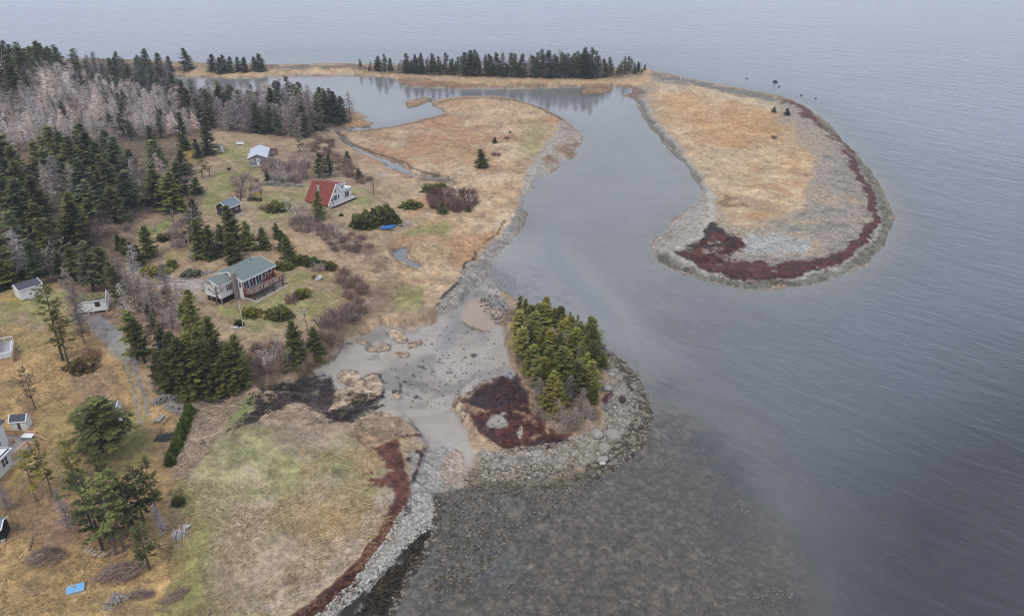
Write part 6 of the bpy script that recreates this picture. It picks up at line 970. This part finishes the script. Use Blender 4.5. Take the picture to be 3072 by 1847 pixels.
for sy in (-.85, .75): PM().cyl((-.9, sy, .3), (-.9, sy + .15, .3), .3, n_=14).make('wheel', 'rubber', tl); PM().box(-1.3, -.5, sy - .02, sy + .17, .62, .67).make('mudguard', 'trim', tl)
PM().bar((1.6, 0, .5), (1.6, 0, 1.1), .05).make('winch_post', 'alu', tl)
# ---- wood heaps, logs, brush piles
def log_heap(u, v, L, Wd, H, n_, ang, label, mat='silver', r=.11, name='log_pile', cat='log pile', ll=1.6):
    x, y, z = map(float, at(u, v)); q = PM(); rr = random.Random(int(u * 7 + v))
    for i in range(n_):
        a = rr.uniform(-1, 1); b_ = rr.uniform(-1, 1); hh = H * max(0, 1 - a * a * .9) * max(0, 1 - b_ * b_ * .8) * rr.random() ** .5; cx_, cy_ = a * L / 2, b_ * Wd / 2; an = rr.gauss(1.3, .45); e = rr.uniform(-.15, .15); k = ll * rr.uniform(.35, .6)
        q.cyl((cx_ - math.cos(an) * k, cy_ - math.sin(an) * k, hh - e + .06), (cx_ + math.cos(an) * k, cy_ + math.sin(an) * k, hh + e + .06), r * rr.uniform(.6, 1.2), n_=6)
    o = q.make(name, mat); o.location = (x, y, z - .03); o.rotation_euler = (0, 0, R(ang)); return tag(o, label, cat)
log_heap(652, 445, 4.8, 1.4, 1.0, 110, 4, 'long grey stacked woodpile at the brush edge, the one nearer the grey cottage'); log_heap(692, 447, 3.6, 1.2, .8, 80, 8, 'shorter grey woodpile beside the long one at the brush edge'); log_heap(722, 449, 2.6, 1.0, .5, 40, 10, 'low scattered woodpile nearest the red roofed cottage')
log_heap(398, 966, 4.2, 1.3, 1.1, 150, 28, 'arched grey driftwood heap, its left arm towards the track', r=.07, ll=1.5); log_heap(428, 985, 2.2, 4.6, 1.1, 190, 70, 'arched grey driftwood heap, its larger arm beside the cedar hedge', r=.07, ll=1.5)
log_heap(222, 1333, 3.6, .8, .45, 60, -10, 'short row of pale cut firewood beside the pine grove', 'cut', .07, ll=.6); log_heap(432, 1290, 1.8, 1.4, .5, 16, 20, 'bleached driftwood roots beside the mown track', 'pstone', .07, 'driftwood', 'driftwood', 1.6); log_heap(447, 1270, .7, .7, .4, 6, 60, 'bleached stump at the edge of the mown track', 'pstone', .09, 'driftwood', 'driftwood', 1.0)
log_heap(270, 1455, 3.0, 1.0, .4, 40, 65, 'scattered broken branches at the bottom of the brown slope', 'silver', .05, 'branch_heap', 'branches'); log_heap(420, 1045, .8, 2.2, .3, 14, 70, 'few loose planks between ash heap and cedar hedge', 'cut', .05, 'plank_heap', 'planks')
def brush(u, v, L, Wd, H, n_, ang, label, butt=True):
    x, y, z = map(float, at(u, v)); b = TB(); rg = np.random.default_rng(int(u)); n_ = int(n_ * .55); H *= 1.25; P = rg.uniform(-1, 1, (n_, 2)); P = P[(P ** 2).sum(1) < 1]; hh = H * (1 - (P ** 2).sum(1)) * rg.random(len(P)) ** .6; c = np.stack([P[:, 0] * L / 2, P[:, 1] * Wd / 2, hh + .05], 1)
    d = rg.normal(0, .35, c.shape) + [.9, .1, .12]; ln = rg.uniform(.4, 1.3, len(c))[:, None]; b.rib(c - d * ln * .5, c + d * ln * .5, .04, .02, rg, rg.random(len(c))); 
    for k in range(2): b.rib(c, c + rg.normal(0, .4, c.shape) + [0, 0, .12], .018, .01, rg, rg.random(len(c)))
    o = thing('brush_pile', label, 'brush pile', x, y, z, ang); bo = bpy.data.objects.new('branches', b.mesh('branches', TWIG)); COL.objects.link(bo); bo.parent = o; bo.color = (*C3((150, 130, 116)), 1)
    if butt: PM().cyl((-L * .55, 0, .28), (L * .1, 0, .3), .3, .2, 10).make('trunk', 'log', o); PM().cyl((-L * .55 - .01, 0, .28), (-L * .55 - .04, 0, .28), .28, n_=10).make('cut_end', 'cut', o)
    return o
brush(112, 1345, 4.0, 2.6, 1.3, 900, 10, 'dark rounded brush pile left of the blue platform'); brush(288, 1385, 5.6, 2.6, 1.3, 1100, 28, 'long brush pile with a thick sawn trunk right of the blue platform'); brush(262, 1296, 3.2, 2.0, .9, 500, 20, 'dark brush heap under the pine grove', False); brush(340, 1437, 2.8, 1.4, .7, 320, 12, 'small grey brush heap below the long one', False); brush(420, 1440, 3.2, 1.6, .6, 300, 40, 'grey brush heap at the side of the mown track near the frame bottom', False)
def log(u1, v1, u2, v2, r, label, mat='log', name='log', cat='log', lift=0.0):
    a = np.array(at(u1, v1), float); b_ = np.array(at(u2, v2), float); a[2] += r * .7; b_[2] += r * .7 + lift; tag(PM().cyl(a, b_, r, r * .7).make(name, mat), label, cat)
for a in [(71,1327,79,1295,.14,'grey log standing out on the red brown slope'),(86,1283,98,1288,.12,'short pale log near the dark shed'),(45,1265,57,1275,.16,'thick sawn log beside the black shed'),(15,1310,40,1298,.06,'thin white pole leaning by the black shed'),(378,1467,410,1474,.2,'fallen log at the bottom of the mown track'),(502,1470,505,1482,.2,'log end at the bottom frame edge'),(415,1058,432,1030,.12,'pale bent log beside the ash heap'),(240,1453,262,1456,.08,'thin stick at the bottom of the brown slope'),(220,1176,255,1175,.07,'fallen pole below the half bare pine'),(290,1078,310,1072,.07,'pole on the ground below the large dark tree'),(268,1042,296,1049,.09,'white plank at the right of the large dark tree')]: log(*a)
for a in [(1420,985,1350,1020,.12,'long white fallen trunk at the south end of the wooded islet','silver'),(1378,930,1372,880,.08,'white leaning trunk in the middle of the islet stand','silver'),(1490,1010,1445,975,.08,'bleached fallen tree on the islet shingle','silver'),(1430,862,1455,866,.08,'dead branch reaching over the islet shore','silver'),(1240,830,1225,812,.1,'grey fallen trunk on the lagoon side of the islet','silver'),(1400,1040,1425,1005,.09,'bleached root at the islet corner','silver'),(1040,738,1044,746,.12,'pale driftwood plank on the mudflat sand','pstone'),(765,853,774,851,.12,'pale log lying at the mudflat bank','pstone'),(1642,186,1640,196,.25,'white driftwood log on the far shingle of the spit','pstone'),(1385,515,1410,509,.15,'pale driftwood by the birch thicket','pstone')][:9]: log(*a[:6], mat=a[6], name='driftwood', cat='driftwood', lift=.3)
for i, (pts, lb) in enumerate([([(362,668),(380,672),(400,675),(420,679),(445,680)],'lowest curved log of the garden terrace'),([(380,662),(405,669),(430,673),(460,672),(480,667)],'second curved log of the garden terrace'),([(440,660),(470,664),(500,660),(520,655)],'upper curved log of the garden terrace'),([(455,655),(480,659),(510,654),(525,650)],'topmost curved log of the garden terrace')]):
    q = PM(); P = [np.array(at(u, v), float) + [0, 0, .15] for u, v in pts]; [q.cyl(P[j], P[j + 1], .16) for j in range(len(P) - 1)]; tag(q.make('terrace_log', 'silver'), lb, 'log')
x, y, z = map(float, at(400, 1053)); log_heap(396, 1054, 2.6, 1.5, .45, 90, 15, 'round heap of dark ash and charred sticks', 'ash', .06, 'ash_heap', 'ash heap', .9)
for k, (u, v) in enumerate([(275,1050),(281,1058),(284,1066),(272,1068),(262,1072),(268,1088),(296,1062)]): x, y, z = map(float, at(u, v)); tag(PM().cyl((x - .12, y, z + .12), (x + .16, y + .1, z + .14), .14).make('log_round', 'cut'), 'pale sawn log round lying under the large dark green tree', 'log', 'sawn log rounds under the dark tree')
# ---- stones
def rock_mesh(seed, sub=2, flat=.6):
    import bmesh
    bm = bmesh.new(); bmesh.ops.create_icosphere(bm, subdivisions=sub, radius=1); rg = np.random.default_rng(seed); ax = rg.normal(size=(9, 3)); ax /= np.linalg.norm(ax, axis=1)[:, None]; of = rg.uniform(.55, .95, 9)
    for v in bm.verts:
        p_ = np.array(v.co)
        for a, o_ in zip(ax, of):
            d = p_ @ a
            if d > o_: p_ = p_ - a * (d - o_) * .85
        v.co = p_ * [1, .8, flat] * (1 + rg.normal(0, .02))
    return bm
def boulder(u, v, r, label, mat='stone', name='boulder', group=None, seed=1):
    x, y, z = map(float, at(u, v)); bm = rock_mesh(seed + int(u)); me = bpy.data.meshes.new(name); bm.to_mesh(me); bm.free(); me.materials.append(M[mat]); o = bpy.data.objects.new(name, me); COL.objects.link(o); o.location = (x, y, z + r * .2); o.scale = (r, r, r); o.rotation_euler = (0, 0, u); return tag(o, label, 'rock', group)
for a in [(768,672,1.1,'big white boulder on the lawn beside the small bush','pstone'),(1438,1049,1.3,'rounded brown boulder at the islet corner'),(1478,1056,1.7,'largest angular boulder on the islet shingle'),(1466,1046,.7,'small boulder touching the largest one on the islet'),(1456,1082,1.2,'flat boulder seaward of the rounded brown one'),(1452,1108,1.0,'broad boulder in the wet stones south of the islet'),(1452,1117,.55,'pale angular stone among wet stones south of the islet','pstone'),(1462,937,1.0,'square block on the upper islet shingle'),(1500,965,.9,'dark tilted block at the tide edge of the islet','dstone'),(1102,947,.5,'solitary rock on the open mudflat'),(1868,199,1.6,'largest dark rock awash off the spit','dstone'),(1877,210,.8,'small dark rock awash between the spit and the largest one','dstone'),(1932,231,.7,'dark rock close to the bend of the spit','dstone'),(1966,238,.6,'outermost dark rock off the bend of the spit','dstone'),(1800,190,.7,'dark rock far off the shingle bar','dstone'),(568,791,.6,'grey stone at the foot of the flagpole','pstone')]: boulder(*a)
for u, v in [(560,790),(573,788),(580,790)]: boulder(u, v, .35, 'small grey stone of the heap at the flagpole foot', 'pstone', 'stone', 'stones at the flagpole foot')
def stones(name, polys, n_, r0, r1, seed, cols, label, cat='stones', zmin=-9, clump=None):
    rg = np.random.default_rng(seed); import bmesh; base = []
    for i in range(6): bm = rock_mesh(seed + i, 1, .5); bm.verts.ensure_lookup_table(); bm.verts.index_update(); base.append((np.array([v.co for v in bm.verts]), np.array([[v.index for v in f.verts] for f in bm.faces]))); bm.free()
    Vs, Fs, Cs, k = [], [], [], 0
    for poly, wgt in polys:
        a = np.array(poly, float); got = 0; tgt = int(n_ * wgt)
        U = np.stack([rg.uniform(a[:, 0].min(), a[:, 0].max(), tgt * 8), rg.uniform(a[:, 1].min(), a[:, 1].max(), tgt * 8)], 1); U = U[[inside(poly, *q) for q in U]]
        X, Y, Zz = at(U[:, 0], U[:, 1]); ok = Zz > zmin
        if clump: ok &= fbm(X, Y, clump[0], seed, 3) > clump[1]
        for x, y, z in list(zip(X[ok], Y[ok], Zz[ok]))[:tgt]:
            v, f = base[rg.integers(6)]; r = r0 + (r1 - r0) * rg.random() ** 3; t = rg.random() * 6.28; c, s = math.cos(t), math.sin(t); P = v * r; P = np.stack([P[:, 0] * c - P[:, 1] * s + x, P[:, 0] * s + P[:, 1] * c + y, P[:, 2] + z + r * .12], 1)
            Vs.append(P); Fs.append(f + k); k += len(P); Cs.append(np.tile(alb(cols[rg.integers(len(cols))]) * rg.uniform(.85, 1.15), (len(P), 1)))
    me = np_mesh(name, np.vstack(Vs), np.vstack(Fs), False); add_col(me, 'albedo', np.vstack(Cs)); me.materials.append(STM); o = bpy.data.objects.new(name, me); COL.objects.link(o); o['kind'] = 'stuff'; tag(o, label, cat)
STM = terrain_mat('shore_stone', 2.0, .12, 6, .12, .3, .05, .85)
PALE = [(166,156,140),(150,140,126),(178,170,156),(130,120,104),(148,130,110)]; WETC = [(96,88,76),(74,68,60),(120,110,96),(86,78,58),(140,132,118)]
stones('shore_stones', [(ribbon(IB), 1.0)], 4200, .09, .36, 301, PALE, 'pale stones covering the beach around the wooded islet'); stones('shore_stones', [(ribbon([(1450,840,14),(1500,885,26),(1540,940,36),(1550,1000,44),(1530,1060,50),(1480,1105,44),(1420,1140,40)]), 1.0)], 1800, .14, .62, 311, WETC + [(140,130,116)], 'dark wet weed covered stones along the tide edge of the islet')
stones('shore_stones', [(GRV, 1.0)], 2600, .08, .3, 321, [(184,180,168),(168,162,152),(194,190,180),(148,140,130)], 'white cobbles between red and black seaweed of the south shore')
stones('shallow_stones', [([(1060,1195),(1140,1130),(1300,1120),(1440,1120),(1500,1100),(1420,1200),(1250,1280),(1150,1400),(1000,1484),(1040,1380)], 1.0)], 4200, .08, .32, 331, WETC + [(112,104,94),(128,120,108)], 'dark stones and weed in the shallow water south of the islet', clump=(2.5, -.4)); stones('shallow_stones', [([(1100,1200),(1500,1050),(1640,1000),(1900,1340),(1940,1484),(960,1484)], 1.0)], 3200, .05, .22, 341, [(120,112,102),(130,122,110),(146,136,116),(104,98,90),(136,120,104)], 'scattered pale stones on the shallow sea bed')
stones('shore_stones', [(ribbon([(1062,1200,26),(1056,1240,22),(1048,1285,20),(1020,1335,20),(975,1400,22),(935,1484,24)]), 1.0)], 900, .1, .45, 371, WETC + [(60,56,52)], 'dark wet stones along the low water edge of the south shore')
stones('mud_clods', [([(1130,715),(1190,705),(1225,735),(1225,790),(1190,780),(1150,735)], .5), ([(940,880),(1120,840),(1180,900),(1060,990),(960,960)], .25), ([(1180,640),(1300,700),(1220,720),(1120,700)], .2), ([(900,800),(1200,770),(1215,880),(1100,990),(960,980),(880,900)], .3)], 620, .08, .3, 351, [(70,60,58),(92,78,74),(110,96,86)], 'dark weed clods strewn on the mudflat near the islet', 'weed clods')
# ---- fibrous reed debris and straw
def straw(name, polys, n_, seed, ln, cols, label, cat, ang=None, wd=.03):
    rg = np.random.default_rng(seed); Vs, Cs = [], []; b = TB(); C = []
    for poly, wgt in polys:
        a = np.array(poly, float); t = int(n_ * wgt); c0 = a.mean(0); a = c0 + (a - c0) * 1.12; U = np.stack([rg.uniform(a[:, 0].min(), a[:, 0].max(), t * 5), rg.uniform(a[:, 1].min(), a[:, 1].max(), t * 5)], 1); U = U[[inside([tuple(p) for p in a], *q) for q in U]]; X, Y, Zz = at(U[:, 0], U[:, 1]); ok = (fbm(X, Y, 5.0, seed + 9, 4) > -.08 + rg.normal(0, .2, len(X))) & (Zz > .05); X, Y, Zz = X[ok][:t], Y[ok][:t], Zz[ok][:t]
        A = np.stack([X, Y, Zz + .04], 1); fl_ = fbm(X, Y, 3.5, seed, 3) * 3 + (ang or 0); th = fl_ + rg.normal(0, .5, len(X)); L = rg.uniform(*ln, len(X)); b.rib(A, A + np.stack([np.cos(th) * L, np.sin(th) * L, rg.uniform(.02, .28, len(X)) * L], 1), wd, wd * .5, rg, rg.random(len(X))); C.append(np.repeat(np.array([alb(cols[i]) for i in rg.integers(len(cols), size=len(X))]), 4, 0))
    v, f, t = b.arr(); me = np_mesh(name, v, f, False); add_val(me, 'tint', t); add_col(me, 'hue', np.vstack(C)); me.materials.append(MASSM); o = bpy.data.objects.new(name, me); COL.objects.link(o); o['kind'] = 'stuff'; tag(o, label, cat)
straw('reed_debris', [(TANW, .6), ([(870,1010),(945,1003),(1000,1045),(900,1050),(850,1040)], .2), ([(690,985),(790,1010),(760,1015),(640,1012)], .2)], 5200, 401, (.5, 1.6), [(196,174,150),(176,152,128),(150,128,108),(210,190,166)], 'pale matted reed debris behind the cedar hedge row', 'reed debris')
straw('dry_grass', [(ell(795,1240,125,70,5), .35), ([(840,1085),(900,1090),(920,1120),(880,1140),(850,1120)], .12), ([(740,1080),(840,1100),(880,1160),(800,1190),(720,1160)], .2), ([(960,600),(1010,590),(1090,600),(1080,640),(1020,670),(960,660)], .23)], 6000, 411, (.3, .9), [(196,172,130),(184,160,118),(166,146,104),(204,184,146)], 'long straw coloured grass lying in swirls on the meadow', 'grass')

LF = [(0,800),(160,770),(300,830),(350,990),(420,1160),(440,1484),(-60,1484),(-60,820)]
straw('dry_tufts', [(LF, .5), ([(430,1180),(900,1180),(940,1280),(740,1470),(430,1484)], .3), ([(660,560),(940,560),(1100,600),(1000,700),(820,780),(700,660)], .2)], 26000, 431, (.15, .5), [(176,146,108),(150,122,92),(126,102,78),(190,164,126),(146,138,92)], 'short dry grass tufts and litter over the open ground', 'grass', wd=.035)

straw('seaweed_strands', [(ribbon(RW), .25), (SWR, .12), (ribbon([(x, y, w * 1.15) for x, y, w in SW[6:]]), .28), (IW, .15)], 8500, 441, (.3, .9), [(80, 44, 36), (62, 38, 34), (98, 58, 44), (50, 42, 42), (112, 80, 62)], 'loose rust and black seaweed strands lying on the wrack bands', 'seaweed', wd=.06)
straw('seaweed_strands', [([(1044,1276),(1052,1290),(1018,1340),(968,1410),(926,1486),(840,1500),(880,1440),(940,1370),(990,1320),(1025,1288)], .6), (BLK, .4)], 5000, 451, (.3, .8), [(58, 52, 46), (44, 42, 40), (78, 68, 52), (92, 80, 58), (36, 34, 36)], 'loose black and olive seaweed strands over the black weed beds', 'seaweed', wd=.06)

# ------------------------------------------------------------------ the air over the bay
hz = PM().box(-16000, 16000, -400, 9500, -14, 92); hmat = bpy.data.materials.new('haze'); hmat.use_nodes = True; hn = hmat.node_tree.nodes; hn.remove(hn['Principled BSDF'])
pv = hn.new('ShaderNodeVolumePrincipled'); pv.inputs['Color'].default_value = (.86, .91, 1.0, 1); pv.inputs['Density'].default_value = .0002; pv.inputs['Anisotropy'].default_value = .2
hmat.node_tree.links.new(pv.outputs[0], hn['Material Output'].inputs['Volume']); ho = hz.make('haze', hmat); ho['kind'] = 'stuff'; tag(ho, 'thin pale haze in the air over the bay', 'haze')
